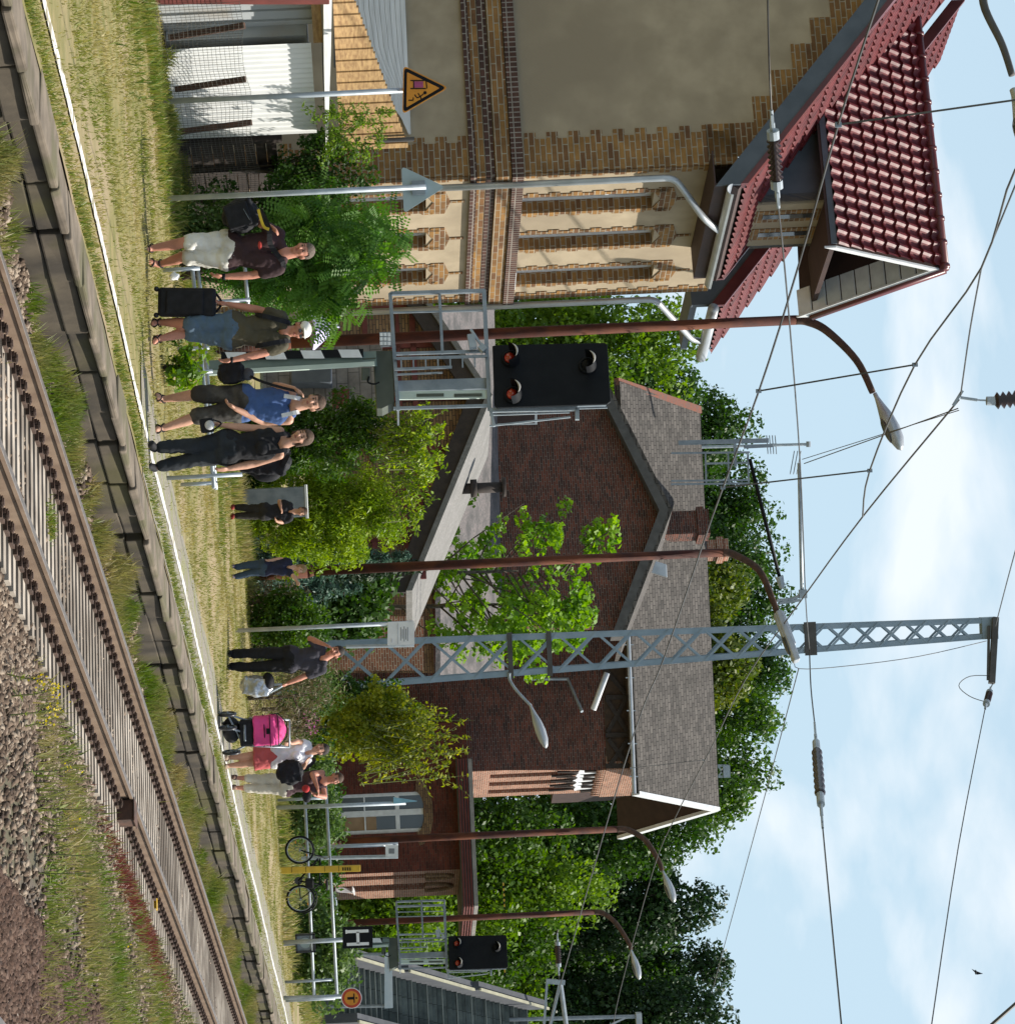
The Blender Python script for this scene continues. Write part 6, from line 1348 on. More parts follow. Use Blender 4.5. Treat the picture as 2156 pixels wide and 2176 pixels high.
b = MB(); b.tube([c1, hd_ - ax * .02 + Z3 * .0], .016, 8); b.tube([hd_ - Z3 * .08, seat - Z3 * .06], .019, 8); b.tube([hd_ - Z3 * .12, bb], .021, 8); b.tube([bb, seat], .018, 8); b.tube([bb, c2], .012, 8); b.tube([seat - Z3 * .08, c2], .011, 8); b.build('frame', M['black'], eb_, True)
b = MB(); b.ell(seat + Z3 * .10, (.13, .07, .035), 12, 8); b.build('saddle', M['bfab'], eb_, True)
b = MB(); st = hd_ + Z3 * .14 + ax * .01; b.tube([hd_, st], .015, 8); b.tube([st - nr_ * .28 + ax * .1, st - nr_ * .15, st + nr_ * .15, st + nr_ * .28 + ax * .1], .013, 8); b.build('handlebar', M['galv'], eb_, True)
b = MB(); b.disc(bb, nr_, .09, .01, 20); b.tube([bb - nr_ * .06, bb - nr_ * .06 + ax * .1 - Z3 * .13], .012, 6); b.tube([bb + nr_ * .06, bb + nr_ * .06 - ax * .1 + Z3 * .13], .012, 6); b.build('crank', M['plastic_dark'], eb_)
b = MB(); b.tube([c2 + ax * (math.cos(x) * (Rw + .03)) + Z3 * math.sin(x) * (Rw + .03) for x in np.linspace(.2, 2.4, 12)], .018, 6); b.build('mudguard', M['black'], eb_); b = MB(); b.obox(c2 - ax * .35 + Z3 * .20, ax * .10, nr_ * .08, Z3 * .09); b.build('bag', M['bfab'], eb_, bevel=.02)
# ------------------------------------------------------------------ cabinet, litter
e = empty('utility_cabinet', P(1068, 500, 54), 'grey ribbed utility cabinet behind the boy', 'cabinet'); b = MB(); a, c = P(1040, 505, 54), P(1098, 650, 54)
b.obox(((a.x + c.x) / 2, 54.2, (a.z + c.z) / 2), ((c.x - a.x) / 2, 0, 0), (0, .2, 0), (0, 0, (c.z - a.z) / 2)); o = b.build('box', M['galv'], e, bevel=.01); b = MB(); b.obox(((a.x + c.x) / 2, 54.18, c.z + .02), ((c.x - a.x) / 2 + .03, 0, 0), (0, .24, 0), (0, 0, .02)); b.build('lid', M['white'], e); b = MB()
for i in range(11): x = a.x + (c.x - a.x) * (i + .5) / 11; b.obox((x, 53.995, (a.z + c.z) / 2), (.008, 0, 0), (0, .006, 0), (0, 0, (c.z - a.z) / 2 - .05))
b.build('rib', M['galv'], o)
for (u, h, lab, sz) in ((588, 362, 'crumpled white and yellow bag on the grass beside the railing post', .06), (806, 376, 'small white litter behind the railing near the signal foot', .05)):
    q = G(u, h, .0); b = MB(); b.ell(q + Z3 * sz * .8, (sz * .9, sz * .7, sz), 9, 7); o = b.build('litter', M['white'], None, True)
    for v in o.data.vertices: v.co += Vector(rng.normal(0, sz * .13, 3))
    tag(o, lab, 'litter')
# ------------------------------------------------------------------ people
def skinmat(name, c): return pm(name, c, tuple(x * .85 for x in c), 9, .55, c3=tuple(min(1, x * 1.1) for x in c), sc3=6)
M['skin'] = skinmat('skin', (.50, .27, .18)); M['skinred'] = skinmat('sunburnt_skin', (.48, .21, .14)); M['skinpale'] = skinmat('pale_skin', (.60, .36, .26))
M['eye'] = pm('eye_dark', (.02, .015, .012), None, 5, .3); M['lips'] = pm('lip', (.32, .10, .08), None, 5, .5)
def hairm(n, c): return pm(n, c, tuple(x * .5 for x in c), 30, .7, .6, aniso=(1, 1, 8))
hb_brown = hairm('brown_hair', (.10, .055, .03)); hb_grey = hairm('grey_brown_hair', (.16, .12, .09)); hb_blond = hairm('blond_hair', (.42, .28, .13)); hb_dk = hairm('dark_hair', (.03, .02, .015))
def cloth(n, c, c2=None, sc=6): return pm(n, c, c2 or tuple(x * .75 for x in c), sc, .9, .5, c3=tuple(min(1, x * 1.15) for x in c), sc3=3)
def cap(b, p, q, r0, r1, n=10):
    p, q = Vector(p), Vector(q); d = q - p
    if d.length < 1e-5: b.ell(p, r0, 10, 8); return
    b.tube([p, q], [r0, r1], n); b.ell(p, r0, 10, 8); b.ell(q, r1, 10, 8)
def solid(b, name, mat, parent, voxel=.012, smooth=3):
    """joins overlapping volumes into one continuous skin"""
    o = b.build(name, mat, parent, True); m1 = o.modifiers.new('r', 'REMESH'); m1.mode = 'VOXEL'; m1.voxel_size = voxel; m1.use_smooth_shade = True
    m2 = o.modifiers.new('s', 'SMOOTH'); m2.factor = .5; m2.iterations = smooth
    dg = bpy.context.evaluated_depsgraph_get(); ev = o.evaluated_get(dg); me = bpy.data.meshes.new_from_object(ev); o.modifiers.clear(); old = o.data; o.data = me; bpy.data.meshes.remove(old)
    return o
def person(lab, Y, J, skin, hair, top, bottom, k=1.0, face=(0, -1), hairstyle='short', sleeves=.5, legs=.5, shoes=None, female=False, grp=None, topname='shirt', botname='trousers', vox=.011, hands=('hang', 'hang'), strap=False, tank=False, skirt=False, extra=None):
    X = {n: P(p[0], p[1], Y + (p[2] if len(p) > 2 else 0)) for n, p in J.items()}
    foot = min(X['al'].z, X['ar'].z); base = Vector(((X['al'].x + X['ar'].x) / 2, Y, 0)); dz = 0
    e = empty('person', base, lab, 'person', grp)
    f = Vector((face[0], face[1], 0)).normalized(); sd = Vector((-f.y, f.x, 0)) * -1    # sd: picture-right of the body when facing the camera
    hc = X['head']; nk = X['neck']; sl_, sr_ = X['sl'], X['sr']; hl, hr = X['hl'], X['hr']
    b = MB(); up = (hc - nk).normalized(); up = (up * .6 + Z3 * .4).normalized(); rt = f.cross(up).normalized(); ff = up.cross(rt).normalized()
    rm = Matrix((rt, ff, up)).transposed()
    H = lambda x, y, z: hc + (rt * x + ff * y + up * z) * k
    b.ell(H(0, -.005, .025), (.077 * k, .095 * k, .095 * k), 20, 14, rot=rm); b.ell(H(0, .018, -.045), (.058 * k, .068 * k, .068 * k), 16, 12, rot=rm)
    b.ell(H(0, .055, -.088), (.028 * k, .026 * k, .022 * k), 10, 8, rot=rm)
    b.tube([H(0, .085, .018), H(0, .115, -.024)], [.010 * k, .019 * k], 8); b.ell(H(0, .108, -.024), .018 * k, 8, 6)
    for s in (-1, 1): b.ell(H(s * .080, -.005, -.008), (.014 * k, .022 * k, .034 * k), 8, 8, rot=rm); b.ell(H(s * .042, .058, -.018), .026 * k, 8, 6)
    cap(b, H(0, -.01, -.06), nk - Z3 * .03, .058 * k, .068 * k)
    sh = (sl_ + sr_) / 2; hp = (hl + hr) / 2; ch = sh.lerp(hp, .28); wst = sh.lerp(hp, .66)
    tw_ = 1.0 if not female else .9
    for s_, h_ in ((sl_, hl), (sr_, hr)):
        cap(b, s_.lerp(ch, .12), nk, .055 * k * tw_, .05 * k); cap(b, s_.lerp(ch, .35) - Z3 * .05, h_.lerp(hp, .3).lerp(wst, .5), .088 * k * tw_, .09 * k * tw_); cap(b, wst, h_, .10 * k * tw_, .105 * k)
    if female:
        for s in (-1, 1): b.ell(ch + rt * s * .07 * k + f * .07 * k - Z3 * .03, .062 * k, 10, 8)
    rub = .052 * k * tw_
    for s, (S_, E_, W_, Hd) in enumerate(((X['sl'], X['el'], X['wl'], X['hdl']), (X['sr'], X['er'], X['wr'], X['hdr']))):
        cap(b, S_, E_, rub * 1.1, .045 * k); cap(b, E_, E_.lerp(W_, .3), .044 * k, .046 * k); cap(b, E_.lerp(W_, .3), W_, .046 * k, .029 * k)
        d = (Hd - W_).normalized() if (Hd - W_).length > .01 else -Z3
        pv = d.cross(f).normalized() if abs(d.dot(f)) < .9 else d.cross(Z3).normalized(); pn_ = d.cross(pv).normalized()
        palm = W_ + d * .05 * k; b.ell(palm, (.024 * k, .042 * k, .052 * k), 10, 8, rot=Matrix((pv, pn_, d)).transposed())
        ly = pn_
        for i, (off, L_) in enumerate(((-.030, .062), (-.010, .072), (.010, .068), (.029, .052))):
            r0 = palm + ly * off * k + d * .035 * k; r1 = r0 + d * L_ * .5 * k + pv * .006 * k; r2 = r1 + (d * .7 + pv * (.7 if hands[s] != 'flat' else .1)).normalized() * L_ * .55 * k
            b.tube([r0, r1, r2], [.0125 * k, .0115 * k, .010 * k], 8)
        th_ = palm - ly * .03 * k - d * .02 * k; b.tube([th_, th_ - ly * .022 * k + d * .03 * k, th_ - ly * .018 * k + d * .058 * k + pv * .012 * k], [.013 * k, .012 * k, .009 * k], 8)
    k0_ = k; k = k * (1.0 if female else 1.08)
    for (h_, kn, an, to) in ((hl, X['kl'], X['al'], X['tl']), (hr, X['kr'], X['ar'], X['tr'])):
        cap(b, h_, kn, .084 * k, .056 * k); mid = kn.lerp(an, .32); bk = -f * .014 * k; cap(b, kn, mid + bk, .054 * k, .056 * k); cap(b, mid + bk, an, .056 * k, .034 * k)
        cap(b, an - Z3 * .035 * k - f * .02 * k, to,   .036 * k, .026 * k)
    k = k0_
    body = solid(b, 'body', skin, e, vox, 4)
    # face
    for s in (-1, 1):
        b = MB(); b.ell(H(s * .030, .080, .012), (.015 * k, .009 * k, .0085 * k), 8, 6, rot=rm); b.build('eye', M['eye'], body, True)
        b = MB(); b.tube([H(s * .014, .089, .036), H(s * .046, .077, .035)], .0048 * k, 6); b.build('eyebrow', hair, body, True)
    b = MB(); b.ell(H(0, .083, -.056), (.023 * k, .008 * k, .007 * k), 8, 6, rot=rm); b.build('mouth', M['lips'], body, True)
    # hair
    b = MB()
    if hairstyle != 'bald':
        b.ell(H(0, -.018, .045), (.090 * k, .106 * k, .096 * k), 18, 12, rot=rm); b.ell(H(0, -.045, .0), (.080 * k, .075 * k, .085 * k), 14, 10, rot=rm)
        if hairstyle in ('bob', 'long'):
            for s in (-1, 1): cap(b, H(s * .070, -.01, .02), H(s * .072, .0, -.07), .028 * k, .022 * k)
            cap(b, H(0, -.06, 0), H(0, -.075, -.10 if hairstyle == 'bob' else -.2), .07 * k, .04 * k)
            cap(b, H(-.05, .055, .075), H(.04, .065, .07), .022 * k, .02 * k)
        if hairstyle == 'tail': cap(b, H(0, -.10, .02), H(0, -.13, -.12), .035 * k, .018 * k)
        # keep the face free
        ho = solid(b, 'hair', hair, body, .012, 2)
        me = ho.data; bm = bmesh.new(); bm.from_mesh(me); wb = Vector(e['_wb']); dl = []
        for v in bm.verts:
            q = v.co + wb - hc; x, y, z = q.dot(rt) / k, q.dot(ff) / k, q.dot(up) / k
            if y > .03 and z < (.052 + .25 * (.09 - y) if hairstyle not in ('bob', 'long') or abs(x) < .052 else -.2): dl.append(v)
            elif hairstyle == 'short' and y > -.03 and z < .0: dl.append(v)
        bmesh.ops.delete(bm, geom=dl, context='VERTS'); bm.to_mesh(me); bm.free()
    # shirt
    b = MB(); g_ = .016 * k
    for s_, h_ in ((sl_, hl), (sr_, hr)):
        if not tank: cap(b, s_.lerp(ch, .1), nk.lerp(s_, .35) - Z3 * .01, .064 * k * tw_, .055 * k)
        else: cap(b, s_.lerp(nk, .40), ch.lerp(s_, .3), .034 * k, .08 * k)
        cap(b, s_.lerp(ch, .38) - Z3 * .05, h_.lerp(hp, .3).lerp(wst, .5), .088 * k * tw_ + g_, .092 * k * tw_ + g_); cap(b, wst, h_ + Z3 * .03, .10 * k * tw_ + g_, .108 * k + g_)
    if female:
        for s in (-1, 1): b.ell(ch + rt * s * .07 * k + f * .07 * k - Z3 * .03, .073 * k, 10, 8)
    if sleeves > 0:
        for S_, E_, W_ in ((X['sl'], X['el'], X['wl']), (X['sr'], X['er'], X['wr'])):
            if sleeves <= 1: cap(b, S_, S_.lerp(E_, sleeves), rub + .017 * k, .040 * k + .024 * k)
            else: cap(b, S_, E_, rub + .014 * k, .055 * k); cap(b, E_, E_.lerp(W_, sleeves - 1), .052 * k, .04 * k)
    to = solid(b, topname, top, body, .013, 2)
    wr_tex = bpy.data.textures.get('folds') or bpy.data.textures.new('folds', 'CLOUDS'); wr_tex.noise_scale = .085; wr_tex.noise_depth = 3
    md = to.modifiers.new('folds', 'DISPLACE'); md.texture = wr_tex; md.strength = .036 * k; md.mid_level = .28; md.texture_coords = 'LOCAL'
    # trousers, shorts or skirt
    b = MB()
    if skirt:
        lo = X['kl'].lerp(X['kr'], .5); hem = hp.lerp(lo, legs); b.ell(hp, (.165 * k, .125 * k, .12 * k), 16, 10); K = 18; V = []
        for z_, r_ in ((0, .155), (.35, .172), (.7, .178), (1, .19)):
            c = hp.lerp(hem, z_)
            for i in range(K): a = 2 * math.pi * i / K; V.append(c + Vector((math.cos(a) * r_ * (1 + .05 * math.sin(a * 5) * z_), math.sin(a) * r_ * .75, 0)) * k)
        b.add(V, [(j * K + i, j * K + (i + 1) % K, (j + 1) * K + (i + 1) % K, (j + 1) * K + i) for j in range(3) for i in range(K)] + [tuple(reversed(range(K))), tuple(range(3 * K, 4 * K))])
    else:
        for (h_, kn, an) in ((hl, X['kl'], X['al']), (hr, X['kr'], X['ar'])):
            cap(b, wst.lerp(h_, .55), h_, .105 * k + g_, .110 * k + g_)
            if legs <= 1: cap(b, h_, h_.lerp(kn, legs), .100 * k, .088 * k)
            else: cap(b, h_, kn, .098 * k, .074 * k); cap(b, kn, kn.lerp(an, legs - 1), .072 * k, .062 * k)
        cap(b, hl, hr, .10 * k, .10 * k)
    bo = solid(b, botname, bottom, body, .013, 2); md = bo.modifiers.new('folds', 'DISPLACE'); md.texture = wr_tex; md.strength = .038 * k; md.mid_level = .28; md.texture_coords = 'LOCAL'
    if shoes is not None:
        for an, tp_ in ((X['al'], X['tl']), (X['ar'], X['tr'])):
            b = MB(); hl_ = an - Z3 * .045 * k - f * .03 * k; cap(b, hl_, tp_ + (tp_ - hl_).normalized() * .01, .047 * k, .037 * k); cap(b, hl_ - Z3 * .02 * k, tp_ - Z3 * .012 * k, .04 * k, .034 * k); solid(b, 'shoe', shoes, body, .012, 2)
    else:
        for an, tp_ in ((X['al'], X['tl']), (X['ar'], X['tr'])):
            hl_ = an - Z3 * .06 * k - f * .04 * k; b = MB(); d = tp_ - hl_; c = (hl_ + tp_) / 2 + d * .06 - Z3 * .012; dn = d.normalized(); sx = dn.cross(Z3).normalized(); uz = sx.cross(dn)
            b.ell(c, (.042 * k, d.length * .60, .014 * k), 14, 8, rot=Matrix((sx, dn, uz)).transposed()); so_ = b.build('sandal', M['rustdark'], body, True)
            b = MB(); m_ = hl_.lerp(tp_, .62); b.tube([m_ + (sx * math.cos(a) * .044 + uz * (math.sin(a) * .040)) * k for a in np.linspace(-.3, 3.44, 9)], .009 * k, 6)
            m_ = an - Z3 * .01; b.torus(m_, (tp_ - an + Z3 * .3), .043 * k, .008 * k, 16, 6); b.build('sandal_strap', M['bfab'], so_, True)
    if extra: extra(body, X, H, f, rt, k, e)
    return e
def band(mat, name, pts, w, t, parent, r=None):
    b = MB(); pts = smooth_path(pts, 4)
    for i in range(len(pts) - 1): b.bar(pts[i], pts[i + 1] + (pts[i + 1] - pts[i]) * .08, w, t, up=Vector((0, -1, 0)))
    return b.build(name, mat, parent)
GP = 'travellers on the platform'
# 1 man with the shoulder bag
Y1 = 33.0
def ex1(body, X, H, f, rt, k, e):
    b = MB(); w = X['wr']; b.tube([w + Z3 * .015, w - Z3 * .02], .036, 14); b.build('watch', M['black'], body, True)
    b = MB(); b.ell(X['sl'].lerp(X['hr'], .35) + Vector((.03, -.125, 0)), (.045, .012, .02), 8, 6); b.build('shirt_print', cloth('red_print', (.5, .06, .05)), body, True)
person('man in white shorts and dark maroon T shirt with a black shoulder bag', Y1, dict(head=(533, 642), neck=(540, 607), sl=(500, 592), sr=(571, 590), el=(474, 552, -.02), wl=(484, 578, -.26), hdl=(491, 588, -.33), er=(585, 535, .02), wr=(588, 476, -.05), hdr=(586, 452, -.07),
    hl=(513, 482), hr=(550, 480), kl=(515, 392, -.10), kr=(545, 390, .03), al=(527, 325, -.05), ar=(560, 345, .16), tl=(531, 309, -.20), tr=(555, 314, .07)), M['skinred'], hb_grey, cloth('maroon_cloth', (.045, .022, .024)), cloth('offwhite_cotton', (.62, .60, .55)), 1.02, (-.25, -1), legs=.86, sleeves=.55, grp=GP, botname='shorts', extra=ex1)
for (u, h, d) in ((527, 325, -.05), (560, 345, .16)): pass
def bag(name, lab, c, size, mat, rot=0, squash=0, parts=None, seed=1, cat='bag', bev=.04, round_=False):
    c = Vector(c); e = empty(name, c - Z3 * size[2], lab, cat); b = MB(); sx, sy, sz = size; ca_, sa = math.cos(rot), math.sin(rot); x, z = Vector((ca_, 0, sa)), Vector((-sa, 0, ca_))
    if round_:
        b.ell(c, (sx, sy, sz), 18, 14, rot=Matrix((x, Vector((0, 1, 0)), z)).transposed()); b.obox(c, x * sx * .78, Vector((0, sy * .8, 0)), z * sz * .78); o = solid(b, 'bag_body', mat, e, .014, 5)
        t = bpy.data.textures.get('folds'); md = o.modifiers.new('f', 'DISPLACE'); md.texture = t; md.strength = .05; md.texture_coords = 'LOCAL'
    else: b.obox(c, x * sx, Vector((0, sy, 0)), z * sz); o = b.build('bag_body', mat, e, bevel=bev)
    if parts: parts(e, o, c, x, z)
    return e
s1 = P(497, 592, Y1 - .13)
def bp1(e, o, c, x, z):
    yel = cloth('yellow_strap', (.55, .40, .04)); band(M['bfab'], 'strap', [c + z * .22, P(487, 572, Y1 - .33), P(520, 575, Y1 - .17), P(555, 600, Y1 - .13), P(570, 603, Y1 - .02)], .055, .008, e)
    band(yel, 'yellow_strap', [c + z * .2 + Vector((0, -.12, 0)), P(480, 560, Y1 - .34), P(487, 572, Y1 - .35)], .03, .006, e)
    b = MB(); b.obox(c + Vector((0, -.135, 0)) - z * .03, x * .13, Vector((0, .02, 0)), z * .13); b.build('front_pocket', M['bfab'], e, bevel=.015); b = MB(); b.bar(c + Vector((0, -.16, 0)) + z * .05 - x * .05, c + Vector((0, -.16, 0)) + z * .08 + x * .08, .01, .004); b.build('badge', M['galv'], e)
bag('shoulder_bag', 'bulky black bag slung over the arm of the man in white shorts', P(459, 512, Y1 - .12), (.19, .13, .20), M['bfab'], .25, parts=bp1, round_=True)
# 2 man in the cap with the suitcase
Y2 = 32.9
def ex2(body, X, H, f, rt, k, e):
    cw = cloth('white_cap', (.78, .76, .70)); b = MB(); b.ell(H(0, -.01, .062), (.092 * k, .108 * k, .075 * k), 16, 10); co_ = b.build('cap', cw, body, True); b = MB(); b.ell(H(0, .10, .055), (.065 * k, .075 * k, .010 * k), 12, 6, rot=Matrix((rt, f, Z3)).transposed()); b.build('cap_peak', cw, co_, True)
    for s, a in ((-1, 'sl'), (1, 'sr')): band(M['bfab'], 'backpack_strap', [X[a].lerp(X['neck'], .35) + Vector((0, .05, .07)), X[a].lerp(X['neck'], .3) + Vector((0, -.10, .02)), X[a].lerp(X['hl' if s < 0 else 'hr'], .35) + Vector((s * .03, -.125, 0)), X[a].lerp(X['hl' if s < 0 else 'hr'], .5) + Vector((s * .05, -.04, 0))], .05, .012, body)
    b = MB(); w = X['wr']; b.tube([w + Z3 * .012, w - Z3 * .015], .034, 14); b.build('watch', M['black'], body, True)
    for s in (-1, 1): b = MB(); b.ell(H(s * .031, .093, .010), (.024 * k, .006, .017 * k), 10, 6); b.build('glasses_lens', M['glassy'], body, True)
person('man in a white cap, olive T shirt and denim shorts carrying a black suitcase', Y2, dict(head=(702, 636), neck=(706, 610), sl=(675, 598), sr=(734, 598), el=(658, 548, .02), wl=(646, 484), hdl=(643, 462, -.02), er=(750, 562, -.02), wr=(765, 493, -.10), hdr=(768, 470, -.12),
    hl=(685, 490), hr=(718, 488), kl=(688, 398, -.05), kr=(707, 400, .06), al=(685, 342, .05), ar=(719, 343, -.06), tl=(688, 325, -.06), tr=(727, 328, -.18)), M['skinred'], hb_brown, cloth('olive_cloth', (.075, .065, .040)), cloth('denim', (.07, .11, .16), (.11, .16, .22), 14), 1.0, (.45, -1), legs=.92, sleeves=.55, grp=GP, botname='shorts', extra=ex2)
def sc_(e, o, c, x, z):
    b = MB(); b.tube(smooth_path([c + z * .31 - x * .10, c + z * .37, c + z * .31 + x * .10]), .013, 8); b.build('handle', M['bfab'], e)
    b = MB(); b.obox(c + Vector((0, -.118, 0)) - z * .02, x * .13, Vector((0, .015, 0)), z * .2); b.build('front_pocket', M['bfab'], e, bevel=.015)
    for s in (-1, 1): b = MB(); b.tube([c - z * .33 + x * s * .14 - Vector((0, .02, 0)), c - z * .33 + x * s * .14 + Vector((0, .02, 0))], .028, 12); b.build('wheel', M['plastic_dark'], e, True)
bag('suitcase', 'upright black suitcase held by the man in the white cap', P(643, 398, Y2), (.155, .10, .31), M['bfab'], -.06, parts=sc_, bev=.035, cat='suitcase')
# 3 man in the blue tank top
Y3 = 33.1
def ex3(body, X, H, f, rt, k, e):
    wt = cloth('white_undershirt', (.72, .72, .72)); b = MB()
    for a in ('sl', 'sr'): band(wt, 'shirt_edge', [X[a].lerp(X['neck'], .55) + Vector((0, .04, .055)), X[a].lerp(X['neck'], .5) + Vector((0, -.08, .035)), X[a].lerp(X['neck'], .3) + Vector((0, -.105, -.10))], .045, .006, body)
person('man in a blue sleeveless top and dark patterned shorts shouldering a black bag', Y3, dict(head=(856, 665), neck=(862, 634), sl=(832, 620), sr=(892, 613), el=(820, 585, .02), wl=(826, 625, -.14), hdl=(835, 640, -.17), er=(896, 560, .05), wr=(868, 500, -.18), hdr=(855, 480, -.22),
    hl=(840, 512), hr=(873, 508), kl=(837, 422, -.04), kr=(885, 420, -.06), al=(848, 350, .04), ar=(909, 350, -.12), tl=(840, 334, -.08), tr=(912, 333, -.24)), M['skin'], hb_brown, cloth('blue_jersey', (.045, .09, .22), (.07, .12, .27)), cloth('dark_camo', (.030, .026, .022), (.09, .085, .075), 9), 1.02, (-.12, -1), legs=.98, sleeves=0, tank=True, grp=GP, botname='shorts', extra=ex3)
def bp3(e, o, c, x, z):
    band(M['bfab'], 'strap', [c + z * .12 + x * .02, P(812, 560, Y3 - .15), P(832, 632, Y3 - .17)], .03, .01, e)
    b = MB(); b.ell(c + z * .17 + x * .05, (.07, .06, .07), 10, 8); b.build('jacket_roll', cloth('grey_jacket', (.08, .085, .10)), e, True)
bag('camera_bag', 'black bag with a long strap hanging beside the man in the blue top', P(792, 492, Y3 - .05), (.135, .11, .15), M['bfab'], .15, parts=bp3, round_=True)
# 4 woman in black with the backpack
Y4 = 31.7
person('woman in black top and black trousers with a large black backpack', Y4, dict(head=(930, 640), neck=(942, 609), sl=(916, 595), sr=(967, 594), el=(910, 535, .0), wl=(904, 476, -.04), hdl=(902, 455, -.06), er=(985, 540, .03), wr=(996, 486, -.05), hdr=(1000, 462, -.08),
    hl=(937, 478), hr=(966, 478), kl=(947, 406, -.05), kr=(978, 404, .02), al=(950, 338, -.04), ar=(992, 338, .03), tl=(943, 323, -.17), tr=(990, 318, -.09)), M['skin'], hb_brown, cloth('black_jersey', (.012, .012, .014)), cloth('black_denim', (.012, .015, .019), (.03, .035, .04)), .97, (-.35, -1), 'bob', 0, 1.9, M['bfab'], True, GP, 'top', 'trousers', tank=True)
def bpk(e, o, c, x, z):
    for s in (-1, 1): band(M['bfab'], 'strap', [c + z * .2 + x * s * .06 - Vector((0, .1, 0)), P(942 + s * 17, 606, Y4 - .06) + Z3 * .04, P(942 + s * 18, 585, Y4 - .12), P(945 + s * 20, 548, Y4 - .10)], .045, .012, e)
    b = MB(); b.ell(c + z * .05 + x * .14, (.09, .08, .15), 12, 10); b.build('side_pocket', M['bfab'], e, True)
bag('backpack', 'large black backpack on the back of the woman in black', P(977, 560, Y4 + .24), (.19, .13, .30), M['bfab'], -.12, parts=bpk, round_=True)
def hb(e, o, c, x, z):
    b = MB(); b.ell(c + Vector((0, -.06, .03)), (.05, .03, .05), 10, 8); b.build('flower_trim', cloth('grey_white', (.5, .5, .5)), e, True); b = MB(); b.tube(smooth_path([c + z * .07 - x * .05, c + z * .15, c + z * .07 + x * .05]), .008, 6); b.build('handle', M['bfab'], e)
bag('handbag', 'small black handbag with a grey white ornament in the hand of the woman in black', P(904, 440, Y4 - .10), (.075, .05, .07), M['bfab'], .1, parts=hb, bev=.02)
# 5 boy and 6 girl
def kid_feet(x): return x
person('boy in dark clothes and red shoes standing before the grey cabinet', 50.6, dict(head=(1087, 640), neck=(1087, 623), sl=(1074, 616), sr=(1101, 616), el=(1065, 594, .02), wl=(1078, 596, -.12), hdl=(1088, 600, -.16), er=(1110, 600, 0), wr=(1108, 588, -.12), hdr=(1104, 585, -.17),
    hl=(1081, 560), hr=(1094, 560), kl=(1080, 530), kr=(1096, 530), al=(1077, 501), ar=(1096, 500), tl=(1080, 494, -.12), tr=(1100, 494, -.12)), M['skin'], hb_brown, cloth('black_tee', (.016, .016, .02)), cloth('dark_trousers', (.025, .022, .018)), .80, (.5, -1), sleeves=.6, legs=1.85, shoes=cloth('red_shoe', (.25, .03, .025)), grp=GP, vox=.012)
def exg(body, X, H, f, rt, k, e): pass
person('blond girl in navy top and jeans with one arm raised, standing before the rusty lamp', 50.3, dict(head=(1209, 638), neck=(1205, 621), sl=(1193, 614), sr=(1217, 613), el=(1188, 597, .02), wl=(1190, 577, -.05), hdl=(1191, 569, -.07), er=(1224, 624, -.06), wr=(1235, 631, -.10), hdr=(1238, 632, -.12),
    hl=(1200, 560), hr=(1213, 560), kl=(1200, 530), kr=(1218, 530), al=(1205, 501), ar=(1226, 501), tl=(1203, 495, -.12), tr=(1226, 494, -.12)), M['skinpale'], hb_blond, cloth('navy_top', (.018, .022, .05)), cloth('blue_jeans', (.03, .05, .08), (.06, .10, .15)), .78, (.6, -1), 'bob', .4, 1.9, cloth('violet_shoe', (.10, .08, .14)), False, GP, vox=.012)
# 7 man with the silver bag
Y7 = 47.0
person('man in black trousers and dark grey shirt with one hand raised to his face', Y7, dict(head=(1386, 713), neck=(1399, 691), sl=(1381, 683), sr=(1423, 684), el=(1357, 659, -.06), wl=(1370, 691, -.20), hdl=(1377, 706, -.22), er=(1436, 650, .03), wr=(1452, 612, -.02), hdr=(1458, 600, -.03),
    hl=(1388, 614), hr=(1413, 614), kl=(1388, 553), kr=(1417, 550), al=(1389, 495), ar=(1417, 492), tl=(1386, 488, -.14), tr=(1419, 484, -.12)), M['skinred'], hb_dk, cloth('charcoal_shirt', (.045, .042, .055)), cloth('black_trousers', (.010, .010, .012)), 1.03, (-.3, -1), sleeves=.75, legs=1.95, shoes=M['black'], grp=GP)
def sb(e, o, c, x, z):
    b = MB(); b.ell(c + z * .17 - x * .08, (.15, .13, .10), 14, 8); b.build('black_flap', M['bfab'], e, True); b = MB(); b.tube(smooth_path([c + z * .25 - x * .05, P(1456, 600, Y7 - .05), c + z * .2 + x * .08]), .02, 8); b.build('handle', M['galvl'], e, True)
bag('silver_bag', 'rounded shiny silver bag with a black top carried by the man raising his hand', P(1458, 545, Y7 - .05), (.17, .14, .26), pm('silver_fabric', (.55, .57, .6), (.30, .32, .36), 9, .3, .8, .6), -.15, parts=sb, round_=True)
